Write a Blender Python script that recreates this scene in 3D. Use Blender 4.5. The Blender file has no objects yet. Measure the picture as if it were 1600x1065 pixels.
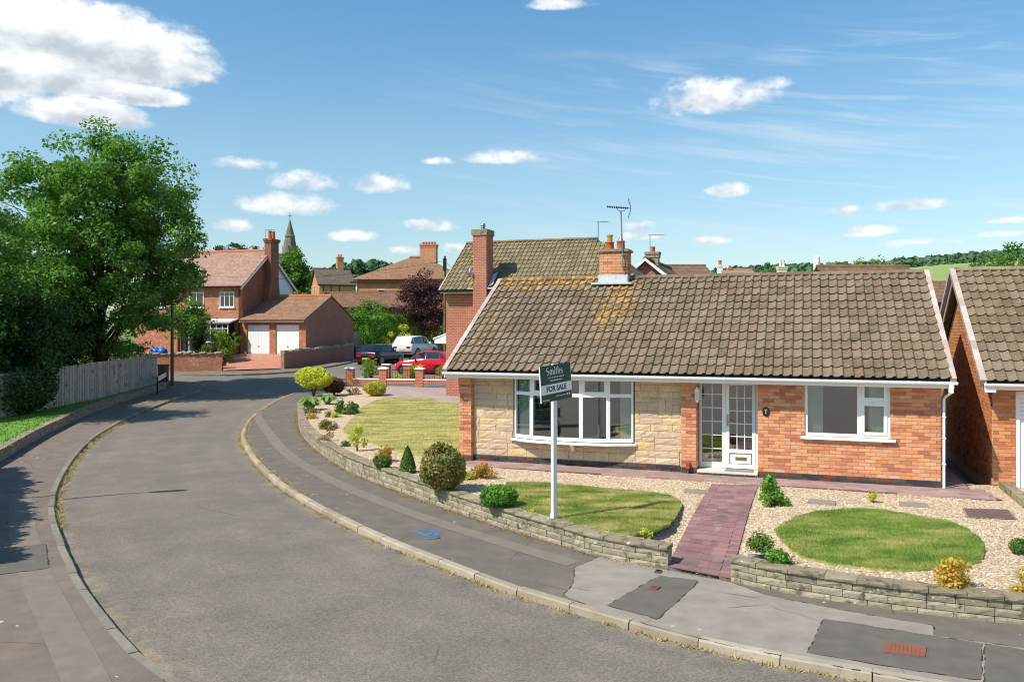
import bpy, math, random
import numpy as np
from mathutils import Vector, Matrix
rng = np.random.default_rng(7); random.seed(7)
C = bpy.context.scene.collection
scene = bpy.context.scene
# ------------------------------------------------------------------ camera
FPX, HY, HC = 1300.0, 510.0, 3.29          # focal length in photo pixels, horizon row, eye height above the bungalow's ground
cam = bpy.data.objects.new('camera', bpy.data.cameras.new('camera')); C.objects.link(cam)
cam.location = (0, 0, HC); cam.rotation_euler = (math.radians(90), 0, 0)
cam.data.sensor_width = 36; cam.data.lens = 36*FPX/1600; cam.data.shift_y = -(532.5-HY)/1600
cam.data.clip_start = .1; cam.data.clip_end = 20000
scene.camera = cam
scene.render.engine = 'CYCLES'; scene.cycles.filter_width = 1.1; scene.cycles.pixel_filter_type = 'BLACKMAN_HARRIS'
scene.cycles.use_denoising = True; scene.cycles.max_bounces = 6; scene.cycles.transparent_max_bounces = 8
scene.cycles.diffuse_bounces = 3; scene.cycles.glossy_bounces = 3; scene.cycles.caustics_reflective = False; scene.cycles.caustics_refractive = False
vs = scene.view_settings; vs.view_transform = 'Standard'; vs.look = 'None'; vs.gamma = 1; vs.exposure = 0.40; vs.use_curve_mapping = False

def lin(h):
    r = [int(h[i:i+2], 16)/255 for i in (0, 2, 4)]
    return tuple([(x/12.92 if x < .04045 else ((x+.055)/1.055)**2.4) for x in r]+[1.0])

class W:                                   # small node-tree writer
    def __init__(s, nt): s.nt = nt; nt.nodes.clear(); s._p = None
    def n(s, t, **k):
        nd = s.nt.nodes.new('ShaderNode'+t)
        for a, b in k.items(): setattr(nd, a, b)
        return nd
    def put(s, sock, v):
        if v is None: return
        if hasattr(v, 'is_linked'): s.nt.links.new(v, sock)
        else: sock.default_value = v
    def m(s, op, a, b=None, c=None, clamp=False):
        nd = s.n('Math', operation=op, use_clamp=clamp)
        for i, v in enumerate((a, b, c)): s.put(nd.inputs[i], v)
        return nd.outputs[0]
    def vm(s, op, a, b=None):
        nd = s.n('VectorMath', operation=op); s.put(nd.inputs[0], a); s.put(nd.inputs[1], b)
        return nd.outputs['Value'] if op == 'DOT_PRODUCT' else nd.outputs[0]
    def pos(s):
        if s._p is None: s._p = s.n('NewGeometry')
        return s._p.outputs['Position']
    def nrm(s): s.pos(); return s._p.outputs['True Normal']
    def noise(s, vec, scale, detail=4, rough=.55, dist=0):
        nd = s.n('TexNoise'); s.put(nd.inputs['Vector'], vec if vec is not None else s.pos())
        for k, v in (('Scale', scale), ('Detail', detail), ('Roughness', rough), ('Distortion', dist)): s.put(nd.inputs[k], v)
        return nd.outputs[0]
    def ramp(s, fac, stops, interp='LINEAR'):
        nd = s.n('ValToRGB'); cr = nd.color_ramp; cr.interpolation = interp
        while len(cr.elements) < len(stops): cr.elements.new(.5)
        for e, (p, c) in zip(cr.elements, stops): e.position = p; e.color = lin(c) if isinstance(c, str) else c
        s.put(nd.inputs[0], fac); return nd.outputs[0]
    def mix(s, f, a, b, blend='MIX'):
        nd = s.n('Mix', data_type='RGBA', blend_type=blend)
        s.put(nd.inputs[0], f); s.put(nd.inputs[6], lin(a) if isinstance(a, str) else a); s.put(nd.inputs[7], lin(b) if isinstance(b, str) else b)
        return nd.outputs[2]
    def gray(s, v): nd = s.n('CombineColor'); [s.put(nd.inputs[i], v) for i in range(3)]; return nd.outputs[0]
    def xyz(s, v): nd = s.n('SeparateXYZ'); s.put(nd.inputs[0], v); return nd.outputs
    def vec(s, x, y, z): nd = s.n('CombineXYZ'); [s.put(nd.inputs[i], q) for i, q in enumerate((x, y, z))]; return nd.outputs[0]
    def sstep(s, x, a, b):
        nd = s.n('MapRange', interpolation_type='SMOOTHSTEP'); s.put(nd.inputs[0], x); s.put(nd.inputs[1], a); s.put(nd.inputs[2], b)
        return nd.outputs[0]
    def rnd(s):
        a = s.n('Attribute', attribute_name='rnd'); o = s.n('ObjectInfo')
        return s.m('FRACT', s.m('ADD', a.outputs['Fac'], o.outputs['Random']))
    def surf(s, col, rough=.9, h=None, bs=.4, bd=.01, metal=0, spec=.3, alpha=None):
        p = s.n('BsdfPrincipled'); s.put(p.inputs['Base Color'], lin(col) if isinstance(col, str) else col); s.put(p.inputs['Roughness'], rough)
        s.put(p.inputs['Metallic'], metal); s.put(p.inputs['Specular IOR Level'], spec)
        if h is not None:
            b = s.n('Bump'); s.put(b.inputs['Height'], h); b.inputs['Strength'].default_value = bs; b.inputs['Distance'].default_value = bd
            s.nt.links.new(b.outputs[0], p.inputs['Normal'])
        return p.outputs[0]
    def out(s, sh): o = s.n('OutputMaterial'); s.nt.links.new(sh, o.inputs[0])

# ------------------------------------------------------------------ world: sky with fair-weather cumulus
SUN_EL = math.radians(49.0); SUN_H = Vector((.848, .530, 0))      # direction in which shadows fall
world = bpy.data.worlds.new('World'); scene.world = world; world.use_nodes = True
w = W(world.node_tree)
sky = w.n('TexSky', sky_type='NISHITA', sun_disc=False, sun_elevation=SUN_EL, altitude=100, air_density=1.0, dust_density=.6, ozone_density=1.0)
sky.sun_rotation = math.atan2(-SUN_H.x, -SUN_H.y) % (2*math.pi)
dx, dy, dz = w.xyz(w.n('TexCoord').outputs['Generated'])
az = w.m('ARCTAN2', dx, dy); el = w.m('ARCSINE', dz)
def ang(px, py): a = math.atan2(px-800, FPX); return a, math.atan2(HY-py, math.hypot(FPX, px-800))
clouds = [(90, 70, 215, 62), (225, 95, 130, 62), (40, 120, 210, 40), (130, 180, 105, 32), (60, 40, 240, 60), (-80, 90, 220, 95), (210, 150, 90, 22),
  (1120, 155, 92, 33), (1090, 140, 50, 20), (1205, 132, 42, 12), (870, 8, 55, 10), (590, 288, 44, 20), (470, 285, 60, 18), (452, 322, 72, 21),
  (380, 258, 48, 13), (365, 354, 30, 12), (785, 248, 62, 13), (688, 253, 24, 7), (665, 353, 46, 12), (556, 370, 36, 11), (1135, 300, 36, 13), (1322, 329, 28, 9), (1425, 320, 62, 11),
  (1362, 362, 44, 10), (1435, 380, 62, 9), (1115, 377, 36, 8), (990, 355, 36, 10), (715, 388, 26, 9), (640, 392, 36, 8), (985, 370, 40, 9), (1580, 345, 40, 6), (1575, 366, 50, 7)]
mk = None; sh_v = None
for (px, py, rx, ry) in clouds:
    a0, e0 = ang(px, py); k = math.cos(a0)**2
    ex = w.m('DIVIDE', w.m('SUBTRACT', az, a0), rx/FPX*k*1.02); ey = w.m('DIVIDE', w.m('SUBTRACT', el, e0), ry/FPX*math.cos(a0))
    eyb = w.m('MULTIPLY', ey, w.m('ADD', 1.0, w.m('MULTIPLY', w.m('LESS_THAN', ey, 0), .55)))
    d = w.m('SUBTRACT', 1.0, w.m('ADD', w.m('MULTIPLY', ex, ex), w.m('MULTIPLY', eyb, eyb)))
    if rx > 80: d = w.m('MULTIPLY', d, 2.4 if px < 600 else 1.4)
    mk = d if mk is None else w.m('MAXIMUM', mk, d)
    lo = w.m('MULTIPLY', w.m('MAXIMUM', d, 0), ey)
    sh_v = lo if sh_v is None else w.m('ADD', sh_v, lo)
uv = w.vec(az, w.m('MULTIPLY', el, 1.5), 0)
nz = w.noise(uv, 21, 8, .58, .15); nz2 = w.noise(w.vm('ADD', uv, (.012, -.016, 0)), 21, 6, .55, .15); big = w.noise(uv, 9, 3, .5)
# away from the view the same kind of small clouds go on at random
gen = w.m('SUBTRACT', w.m('MULTIPLY', w.noise(w.vec(dx, dy, w.m('MULTIPLY', dz, 2.5)), 4.0, 6, .6), 4.0), 2.45)
outside = w.sstep(w.m('ABSOLUTE', az), .66, .85); up = w.sstep(el, .40, .55); outside = w.m('MAXIMUM', outside, up)
body = w.m('ADD', w.m('MAXIMUM', mk, -1.6), w.m('MULTIPLY', w.m('SUBTRACT', nz, .52), 3.3))
fz = w.noise(uv, 70, 6, .6, .1); body = w.m('ADD', body, w.m('MULTIPLY', w.m('SUBTRACT', fz, .5), 1.5))
body = w.m('ADD', w.m('ADD', body, .22), w.m('MULTIPLY', w.m('SUBTRACT', big, .5), 1.0))
body = w.m('ADD', w.m('MULTIPLY', body, w.m('SUBTRACT', 1, outside)), w.m('MULTIPLY', gen, outside))
alpha = w.m('MULTIPLY', w.sstep(body, -.25, 1.45), .97)
alpha = w.m('MULTIPLY', alpha, w.sstep(el, .0, .04))
lit = w.m('ADD', w.m('MULTIPLY', w.m('ADD', w.m('SUBTRACT', nz, nz2), w.m('MULTIPLY', w.m('SUBTRACT', fz, .5), .10)), 2.6), .62)
lit = w.m('ADD', lit, w.m('MULTIPLY', sh_v, .5)); lit = w.m('SUBTRACT', lit, w.m('MULTIPLY', w.sstep(body, .9, 2.6), .26))
ccol = w.ramp(w.m('MULTIPLY', lit, 1.0, clamp=True), [(0, (.44, .49, .54, 1)), (.45, (.62, .65, .69, 1)), (1, (.84, .85, .86, 1))])
# thin high wisps and old vapour trails on the right
ru = w.m('ADD', w.m('MULTIPLY', el, 1.0), w.m('MULTIPLY', az, .16))
wis = w.noise(w.vec(w.m('MULTIPLY', az, 2.2), w.m('MULTIPLY', ru, 26), 3.3), 2.2, 7, .6, .6)
wm = w.m('MULTIPLY', w.sstep(wis, .46, .74), w.m('MULTIPLY', w.sstep(az, -.25, .3), w.sstep(el, .06, .12)))
wm = w.m('MULTIPLY', wm, w.m('SUBTRACT', 1.0, w.sstep(el, .27, .36)))
tr = None
for (x0, y0, x1, y1, wd, st) in ((1090, 268, 1440, 297, .0011, .4), (1160, 218, 1560, 250, .0018, .35), (1250, 185, 1600, 200, .001, .3), (1500, 232, 1600, 258, .001, .4), (1170, 308, 1330, 322, .0009, .22), (800, 85, 1290, 75, .004, .16)):
    a0, e0 = ang(x0, y0); a1, e1 = ang(x1, y1); sl = (e1-e0)/(a1-a0)
    ln = w.m('ADD', w.m('MULTIPLY', w.m('SUBTRACT', az, a0), sl), e0)
    ln = w.m('ADD', ln, w.m('MULTIPLY', w.m('SUBTRACT', w.noise(w.vec(az, 0, y0), 9, 2), .5), .02))
    dd = w.m('ABSOLUTE', w.m('SUBTRACT', el, ln))
    t = w.m('MULTIPLY', w.m('SUBTRACT', 1.0, w.sstep(dd, 0, wd*2.2)), w.m('MULTIPLY', w.sstep(az, a0-.01, a0+.05), w.m('SUBTRACT', 1.0, w.sstep(az, a1-.05, a1+.01))))
    t = w.m('MULTIPLY', t, st); tr = t if tr is None else w.m('MAXIMUM', tr, t)
wm = w.m('MAXIMUM', w.m('MULTIPLY', wm, .40), w.m('MULTIPLY', tr, w.noise(w.vec(az, el, 0), 40, 3)))
bg1 = w.n('Background'); w.put(bg1.inputs[0], w.mix(1, sky.outputs[0], w.ramp(w.m('MULTIPLY', el, 2., clamp=True), [(0, (.68, .71, .73, 1)), (.4, (.76, .90, .87, 1)), (.75, (.54, .87, .96, 1)), (1, (.54, .87, .96, 1))]), 'MULTIPLY')); bg1.inputs[1].default_value = .138
bg2 = w.n('Background'); w.put(bg2.inputs[0], ccol); bg2.inputs[1].default_value = 1.0
bg3 = w.n('Background'); bg3.inputs[0].default_value = (.72, .78, .84, 1); bg3.inputs[1].default_value = .85
mx0 = w.n('MixShader'); w.put(mx0.inputs[0], wm); w.put(mx0.inputs[1], bg1.outputs[0]); w.put(mx0.inputs[2], bg3.outputs[0])
mx = w.n('MixShader'); w.put(mx.inputs[0], alpha); w.put(mx.inputs[1], mx0.outputs[0]); w.put(mx.inputs[2], bg2.outputs[0])
wo = w.n('OutputWorld'); w.put(wo.inputs[0], mx.outputs[0])
sun = bpy.data.objects.new('sun', bpy.data.lights.new('sun', 'SUN')); C.objects.link(sun)
sun.data.energy = 4.3; sun.data.angle = math.radians(.53); sun.data.color = (1, .93, .80)
sd = Vector((SUN_H.x*math.cos(SUN_EL), SUN_H.y*math.cos(SUN_EL), -math.sin(SUN_EL)))
sun.rotation_euler = sd.to_track_quat('-Z', 'Y').to_euler(); sun.location = (-30, -10, 40)

# ------------------------------------------------------------------ materials
MATS = {}
def new(name):
    m = bpy.data.materials.new(name); m.use_nodes = True; MATS[name] = m; return m, W(m.node_tree)
def noise_mat(name, stops, scale=6, rough=.9, bump=.4, bscale=60, speck=None, detail=6, bd=.01, spec=.25, extra=None, fine=.25):
    m, w = new(name); f = w.noise(None, scale, detail, .6)
    f = w.m('ADD', w.m('MULTIPLY', w.m('SUBTRACT', f, .5), 1.7), .5, clamp=True)
    col = w.ramp(f, stops); n2 = w.noise(None, bscale, 3, .6)
    col = w.mix(1, col, w.gray(w.m('ADD', 1-fine, w.m('MULTIPLY', n2, 2*fine))), 'MULTIPLY')
    if speck:
        sc, th, c = speck; col = w.mix(w.sstep(w.noise(None, sc, 2, .5), th, th+.04), col, c)
    if extra: col = extra(w, col)
    w.out(w.surf(col, rough, n2 if bump else None, bump, bd, spec=spec)); return m
def piece_mat(name, stops, ns=9, var=.3, fine=90, rough=.9, bump=.5, bd=.006, extra=None, spec=.2):
    m, w = new(name); col = w.ramp(w.rnd(), stops); n1 = w.noise(None, ns, 5, .6); n2 = w.noise(None, fine, 4, .65)
    col = w.mix(1, col, w.gray(w.m('ADD', 1-var, w.m('MULTIPLY', n1, 2*var))), 'MULTIPLY')
    col = w.mix(1, col, w.gray(w.m('ADD', .72, w.m('MULTIPLY', n2, .56))), 'MULTIPLY')
    if extra: col = extra(w, col)
    w.out(w.surf(col, rough, w.m('ADD', n2, n1), bump, bd, spec=spec)); return m
def plain(name, col, rough=.5, metal=0, spec=.4, var=.06):
    m, w = new(name); c = w.mix(1, col, w.gray(w.m('ADD', 1-var, w.m('MULTIPLY', w.noise(None, 5, 5), 2*var))), 'MULTIPLY')
    w.out(w.surf(c, rough, metal=metal, spec=spec)); return m
def leaf_mat(name, stops, trans=.35, rough=.5, spec=.35, patch=1.2, mott=0.):
    m, w = new(name); r = w.rnd(); n = w.noise(None, patch, 3, .5)
    f = w.m('ADD', w.m('MULTIPLY', r, .55), w.m('MULTIPLY', w.m('SUBTRACT', w.m('MULTIPLY', n, 2.2), .6), .45), clamp=True)
    if mott: n = w.noise(w.vm('MULTIPLY', w.pos(), (.6, 1.1, 1)), patch, 5, .62); f = w.m('ADD', w.m('MULTIPLY', r, .3), w.m('MULTIPLY', w.m('ADD', w.m('MULTIPLY', w.m('SUBTRACT', n, .5), mott), .42), .75), clamp=True)
    col = w.ramp(f, stops); a = w.surf(col, rough, spec=spec)
    t = w.n('BsdfTranslucent'); w.put(t.inputs[0], w.mix(1, col, (1.25, 1.3, .7, 1), 'MULTIPLY'))
    mx = w.n('MixShader'); mx.inputs[0].default_value = trans; w.put(mx.inputs[1], a); w.put(mx.inputs[2], t.outputs[0]); w.out(mx.outputs[0]); return m
def wall_uv(w):
    tan = w.vm('CROSS_PRODUCT', (0, 0, 1), w.nrm()); u = w.vm('DOT_PRODUCT', w.pos(), tan); z = w.xyz(w.pos())[2]
    return w.vec(u, z, 0)
def farbrick(name, c1, c2, mortar, patch=None, bw=.225, rh=.075):
    m, w = new(name); b = w.n('TexBrick'); w.put(b.inputs['Vector'], wall_uv(w)); b.offset = .5
    for k, v in (('Color1', lin(c1)), ('Color2', lin(c2)), ('Mortar', lin(mortar)), ('Scale', 1.0), ('Mortar Size', .009), ('Mortar Smooth', .2), ('Bias', 0.), ('Brick Width', bw), ('Row Height', rh)): b.inputs[k].default_value = v
    col = w.mix(1, b.outputs[0], w.gray(w.m('ADD', .7, w.m('MULTIPLY', w.noise(None, 1.3, 6, .65), .6))), 'MULTIPLY')
    if patch: col = w.mix(w.m('MULTIPLY', w.sstep(w.noise(None, 3.2, 6, .7), .5, .68), patch[1]), col, patch[0])
    w.out(w.surf(col, .92, w.m('SUBTRACT', 1., b.outputs[1]), .5, .01, spec=.15)); return m
def farroof(name, stops, row=.1, wid=.2, depth=.5, extra=None):
    m, w = new(name); z = w.xyz(w.pos())[2]; tan = w.vm('NORMALIZE', w.vm('CROSS_PRODUCT', (0, 0, 1), w.nrm())); u = w.vm('DOT_PRODUCT', w.pos(), tan)
    b = w.n('TexBrick'); w.put(b.inputs['Vector'], w.vec(u, z, 0)); b.offset = .5
    for k, v in (('Color1', (.8, .8, .8, 1)), ('Color2', (1.1, 1.1, 1.1, 1)), ('Mortar', (.45, .45, .45, 1)), ('Scale', 1.), ('Mortar Size', row*.07), ('Mortar Smooth', .4), ('Brick Width', wid), ('Row Height', row)): b.inputs[k].default_value = v
    col = w.ramp(w.m('ADD', w.m('MULTIPLY', w.m('SUBTRACT', w.noise(None, 1.1, 6, .65), .5), 1.6), .5, clamp=True), stops)
    col = w.mix(1, col, b.outputs[0], 'MULTIPLY')
    if extra: col = extra(w, col)
    saw = w.m('FRACT', w.m('DIVIDE', z, row))
    w.out(w.surf(col, .9, w.m('SUBTRACT', 1., saw), depth, .02, spec=.15)); return m

def ext_road(w, col):
    u = w.xyz(w.n('TexCoord').outputs['UV'])[0]; tr = None
    for c0, s0, k in ((.20, .055, .9), (.40, .055, .8), (.62, .055, .8), (.82, .05, .9)):
        d = w.m('DIVIDE', w.m('SUBTRACT', u, c0), s0); g = w.m('MULTIPLY', w.m('EXPONENT', w.m('MULTIPLY', w.m('MULTIPLY', d, d), -1.)), k); tr = g if tr is None else w.m('ADD', tr, g)
    tr = w.m('MULTIPLY', tr, w.sstep(w.noise(None, .6, 4, .6), .3, .65)); col = w.mix(w.m('MULTIPLY', tr, .8), col, w.mix(1, col, (1.15, 1.13, 1.10, 1), 'MULTIPLY'))
    edge = w.m('MULTIPLY', w.m('ADD', w.m('SUBTRACT', 1., w.sstep(u, .01, .10)), w.sstep(u, .90, .99)), w.sstep(w.noise(None, 2.4, 5, .6), .4, .62))
    col = w.mix(w.m('MULTIPLY', w.m('MULTIPLY', edge, w.sstep(u, 0., .01)), .55), col, '9a8a72')
    col = w.mix(w.m('MULTIPLY', w.sstep(w.noise(None, 1.9, 3, .5), .70, .76), .35), col, '4e4842')
    col = w.mix(w.m('MULTIPLY', w.sstep(w.noise(None, .8, 5, .6), .58, .75), .22), col, '9c8874')
    band = w.noise(w.vec(w.m('MULTIPLY', w.xyz(w.pos())[0], .35), w.m('MULTIPLY', w.xyz(w.pos())[1], .12), 0), 1.6, 4, .6)
    col = w.mix(w.sstep(band, .40, .70), col, w.mix(1, col, (1.10, 1.08, 1.04, 1), 'MULTIPLY'))
    big = w.noise(None, .45, 5, .6); col = w.mix(1, col, w.gray(w.m('ADD', .8, w.m('MULTIPLY', big, .4))), 'MULTIPLY')
    ch = w.n('TexVoronoi', feature='F1'); w.put(ch.inputs['Vector'], w.pos()); ch.inputs['Scale'].default_value = 55
    chip = w.xyz(ch.outputs['Color'])[0]
    col = w.mix(1, col, w.gray(w.m('ADD', .74, w.m('MULTIPLY', chip, .5))), 'MULTIPLY')
    v = w.n('TexVoronoi', feature='DISTANCE_TO_EDGE'); w.put(v.inputs['Vector'], w.vm('ADD', w.pos(), w.vm('MULTIPLY', w.n('TexNoise').outputs['Color'], (.5, .5, 0)))); v.inputs['Scale'].default_value = .22
    crk = w.m('MULTIPLY', w.m('SUBTRACT', 1., w.sstep(v.outputs[0], .0, .004)), w.sstep(w.noise(None, .4, 2), .55, .62))
    return w.mix(w.m('MULTIPLY', crk, .45), col, '2c2926')
noise_mat('asphalt', [(0, '6f685f'), (.5, '776f66'), (1, '80776d')], 1.2, .92, .5, 110, speck=(170, .71, 'a8a198'), extra=ext_road, fine=.45, bd=.012)
def ext_pave(w, col):
    big = w.noise(None, .7, 6, .65); col = w.mix(w.sstep(big, .5, .7), col, w.mix(1, col, (1.18, 1.12, 1.05, 1), 'MULTIPLY'))
    v = w.n('TexVoronoi', feature='DISTANCE_TO_EDGE'); w.put(v.inputs['Vector'], w.vm('ADD', w.pos(), w.vm('MULTIPLY', w.n('TexNoise').outputs['Color'], (.6, .6, 0)))); v.inputs['Scale'].default_value = .45
    crk = w.m('MULTIPLY', w.m('SUBTRACT', 1., w.sstep(v.outputs[0], 0., .006)), w.sstep(w.noise(None, .7, 2), .48, .56))
    col = w.mix(w.m('MULTIPLY', crk, .6), col, '2e2a27')
    return w.mix(w.sstep(w.noise(None, 7, 2, .4), .745, .76), col, 'b9b4aa')
noise_mat('pavement_dark', [(0, '625b53'), (.5, '6e665e'), (1, '7b7268')], 2.5, .93, .5, 120, speck=(150, .72, '948d84'), extra=ext_pave, fine=.4)
noise_mat('pavement_left', [(0, '6c6158'), (.5, '786c63'), (1, '86796e')], 2.2, .93, .5, 120, speck=(150, .72, '9a9188'), extra=ext_pave, fine=.4)
noise_mat('patch_light', [(0, '867b70'), (.5, '938980'), (1, '9f958a')], 3, .93, .4, 140, speck=(120, .7, 'b4ada4'), fine=.3, extra=ext_pave)
noise_mat('tar', [(0, '3a3632'), (1, '4a4540')], 9, .8, .4, 90)
noise_mat('patch_band', [(0, '766c62'), (1, '887c71')], 4, .93, .4, 140, speck=(120, .72, 'aaa096'), fine=.3)
noise_mat('patch_dark', [(0, '605a53'), (1, '716a63')], 4, .93, .4, 140, speck=(150, .72, '8a8680'), fine=.35)
noise_mat('drive_pink', [(0, '97857e'), (1, 'b09c94')], 1.5, .93, .3, 120, fine=.2)
noise_mat('drive_brick', [(0, 'a86e5c'), (1, 'c48a74')], 2.5, .93, .3, 60, fine=.3)
piece_mat('kerb', [(0, '948876'), (.5, 'a09482'), (1, 'aca08f')], 4, .32, 120, extra=lambda w, c: w.mix(w.sstep(w.noise(None, 30, 4), .6, .72), c, '7d7160'))
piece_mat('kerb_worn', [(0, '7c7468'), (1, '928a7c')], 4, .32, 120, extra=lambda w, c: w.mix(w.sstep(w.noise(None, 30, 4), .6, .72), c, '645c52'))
piece_mat('block', [(0, '948a74'), (.4, 'a2977f'), (.7, 'aca18a'), (1, '8c8574')], 6, .35, 60, bump=.9, bd=.015, extra=lambda w, c: w.mix(w.sstep(w.noise(None, 22, 4), .64, .7), w.mix(w.sstep(w.noise(None, 9, 5), .52, .66), c, '6f6a5b'), 'd6d2c6'))
piece_mat('coping', [(0, '8c8068'), (.5, '988b74'), (1, 'a49880')], 5, .35, 60, bump=.9, bd=.015, extra=lambda w, c: w.mix(w.sstep(w.noise(None, 14, 4), .66, .7), w.mix(w.sstep(w.noise(None, 6, 5), .5, .68), c, '5f5b4c'), 'd9d6cc'))
noise_mat('mortar', [(0, 'b8a48c'), (1, 'd2c2ac')], 8, .95, .3, 90)
noise_mat('mortar_dark', [(0, '3a352f'), (1, '575047')], 8, .95, .3, 90)
BR = [(0, 'ae6c54'), (.08, 'b8765a'), (.2, 'ca8862'), (.4, 'd4966e'), (.6, 'd89c74'), (.72, 'd29470'), (.82, 'd8a882'), (.9, 'c88660'), (.95, 'ba7860'), (1, 'a66852')]
piece_mat('brick', BR, 7, .2, 70, bump=.5, extra=lambda w, c: w.mix(w.sstep(w.noise(None, 16, 3), .66, .74), c, 'a06c54'))
piece_mat('brick_near', [(0, 'b06c48'), (.2, 'c48056'), (.5, 'd09264'), (.8, 'cc9468'), (1, 'a46448')], 7, .2, 70)
piece_mat('brick_blue', [(0, '3c3a40'), (.5, '4a474c'), (.8, '56504f'), (.88, '7a4838'), (1, '6a4034')], 7, .25, 70)
piece_mat('stone', [(0, 'c2aa8e'), (.2, 'd2ba9c'), (.4, 'c9b198'), (.6, 'c6ac94'), (.8, 'd6c2a0'), (1, 'd0b47e')], 5, .2, 26, bump=.8, bd=.02, extra=lambda w, c: w.mix(w.sstep(w.noise(None, 3.5, 4), .55, .7), c, 'c8a894'))
def ext_tile(w, c):
    c = w.mix(w.sstep(w.noise(None, 1.2, 5, .65), .45, .7), c, w.mix(1, c, (.78, .76, .72, 1), 'MULTIPLY'))
    c = w.mix(w.sstep(w.noise(None, 17, 5, .65), .63, .67), c, 'b9b2a2')
    return w.mix(w.sstep(w.noise(None, 34, 4, .6), .62, .68), c, '4a3f33')
def ext_lichen(w, c):
    c = ext_tile(w, c); p = w.pos(); x, y, z = w.xyz(p)
    ca, sa = math.cos(math.radians(19.4)), math.sin(math.radians(19.4))
    lx = w.m('ADD', w.m('MULTIPLY', w.m('SUBTRACT', x, -1.288), ca), w.m('MULTIPLY', w.m('SUBTRACT', y, 20.42), -sa))   # metres along the house
    near = w.m('MULTIPLY', w.sstep(z, 4.0, 4.5), w.m('MULTIPLY', w.m('SUBTRACT', 1., w.sstep(lx, 2.2, 4.8)), .85))
    rid = w.m('MULTIPLY', w.sstep(z, 4.50, 4.6), .30)
    strip = w.m('MULTIPLY', w.m('SUBTRACT', 1., w.sstep(w.m('ABSOLUTE', w.m('SUBTRACT', lx, 3.4)), .15, 1.1)), w.m('MULTIPLY', w.sstep(z, 2.2, 3.6), .8))
    left = w.m('MULTIPLY', w.m('SUBTRACT', 1., w.sstep(lx, .2, 1.6)), .55)
    mk = w.m('MAXIMUM', w.m('MAXIMUM', near, strip), w.m('MAXIMUM', rid, left))
    th = w.m('SUBTRACT', .76, w.m('MULTIPLY', mk, .27))
    n = w.noise(None, 7.5, 5, .62)
    return w.mix(w.m('MULTIPLY', w.sstep(w.m('SUBTRACT', n, th), -.015, .02), .9), c, w.ramp(w.noise(None, 30, 2), [(.3, 'b9862c'), (.7, 'd8a030')]))
TS = [(0, '716250'), (.3, '7a6956'), (.6, '80705d'), (.85, '877665'), (1, '7a6450')]
piece_mat('tile', TS, 9, .45, 70, bump=.8, bd=.008, extra=ext_lichen)
piece_mat('tile_side', TS, 5, .3, 60, bump=.8, bd=.008, extra=lambda w, c: w.mix(w.m('MULTIPLY', w.sstep(w.noise(None, 9, 5), .6, .66), w.sstep(w.xyz(w.pos())[2], 4.3, 4.7)), ext_tile(w, c), 'b87a30'))
piece_mat('tile_back', [(0, '74694f'), (.4, '82765b'), (.8, '8e8267'), (1, '7a6c50')], 4, .25, 50, bump=.6, extra=lambda w, c: w.mix(w.sstep(w.noise(None, 3, 5), .64, .70), ext_tile(w, c), 'a88440'))
piece_mat('verge', [(0, 'a8958c'), (.5, 'b8a69c'), (1, 'c4b4aa')], 6, .2, 60)
noise_mat('lead', [(0, 'aeb4b8'), (1, 'd2d6d8')], 6, .6, .2, 30)
plain('upvc', 'eceeee', .35, var=.03); plain('white_paint', 'e6e6e2', .5); plain('black_metal', '1d1d1e', .45); plain('galv', '8c9093', .4, .8)
plain('brass', 'b99a4a', .3, .9); plain('tyre', '1b1b1c', .85); plain('rim', 'a6a9ad', .3, .8); plain('dark_trim', '141516', .5)
plain('paint_black', '17191f', .15, 0, .6); plain('paint_white', 'c9cdd0', .2, 0, .6); plain('paint_red', 'c4122a', .18, 0, .6); plain('paint_silver', 'a9adb0', .25, .6, .6)
plain('lamp_red', 'b01828', .2); plain('plate_yellow', 'e0b428', .4); plain('plate_white', 'e8e8e4', .4)
plain('sign_green', '0f4c3e', .4); plain('sign_white', 'f0efe8', .45); plain('ink', '1c2b28', .5); plain('letter_white', 'f4f4f0', .5)
plain('pot', 'b8603c', .8, var=.2); plain('terracotta', 'c2714c', .8, var=.2); plain('rust', '8a5442', .8, var=.3); plain('rust_brown', '6e564a', .85, var=.3); plain('blue_spray', '3b78b0', .9); plain('blue_bag', '1668c8', .4)
plain('blind', 'dcece4', .7); plain('interior', '77726a', .9); plain('mat_grey', '8b8478', .95, var=.2); plain('step', 'd8cfbe', .85, var=.12); plain('garage_white', 'eef0f0', .45, var=.03)
plain('fence', '8a8072', .9, var=.3); plain('pole_wood', '6a6248', .9, var=.3); plain('render_white', 'eceef0', .8); plain('cream', 'dcd3bc', .8)
piece_mat('board', [(0, 'a69c90'), (.5, 'b2a89c'), (1, 'beb4a8')], 4, .3, 40, extra=lambda w, c: w.mix(w.sstep(w.noise(None, 3.2, 5), .55, .7), c, '747060'))
noise_mat('bark', [(0, '3c3026'), (1, '66543f')], 9, .95, .8, 50)
piece_mat('paver', [(0, '886664'), (.5, '946f6e'), (.8, '9c7a78'), (1, '7c6462')], 3, .35, 60, extra=lambda w, c: w.mix(w.m('MULTIPLY', w.sstep(w.noise(None, 1.8, 4, .6), .56, .6), .6), c, '6b5f5b'))
piece_mat('paver_front', [(0, '937a74'), (.5, '9e857f'), (.8, 'a89089'), (1, '8a736e')], 3, .3, 60)
noise_mat('paver_joint', [(0, '6c5654'), (1, '806664')], 8, .95, .3, 90)
noise_mat('soil', [(0, '5f4c3a'), (1, '7d6650')], 5, .95, .6, 40)
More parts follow.
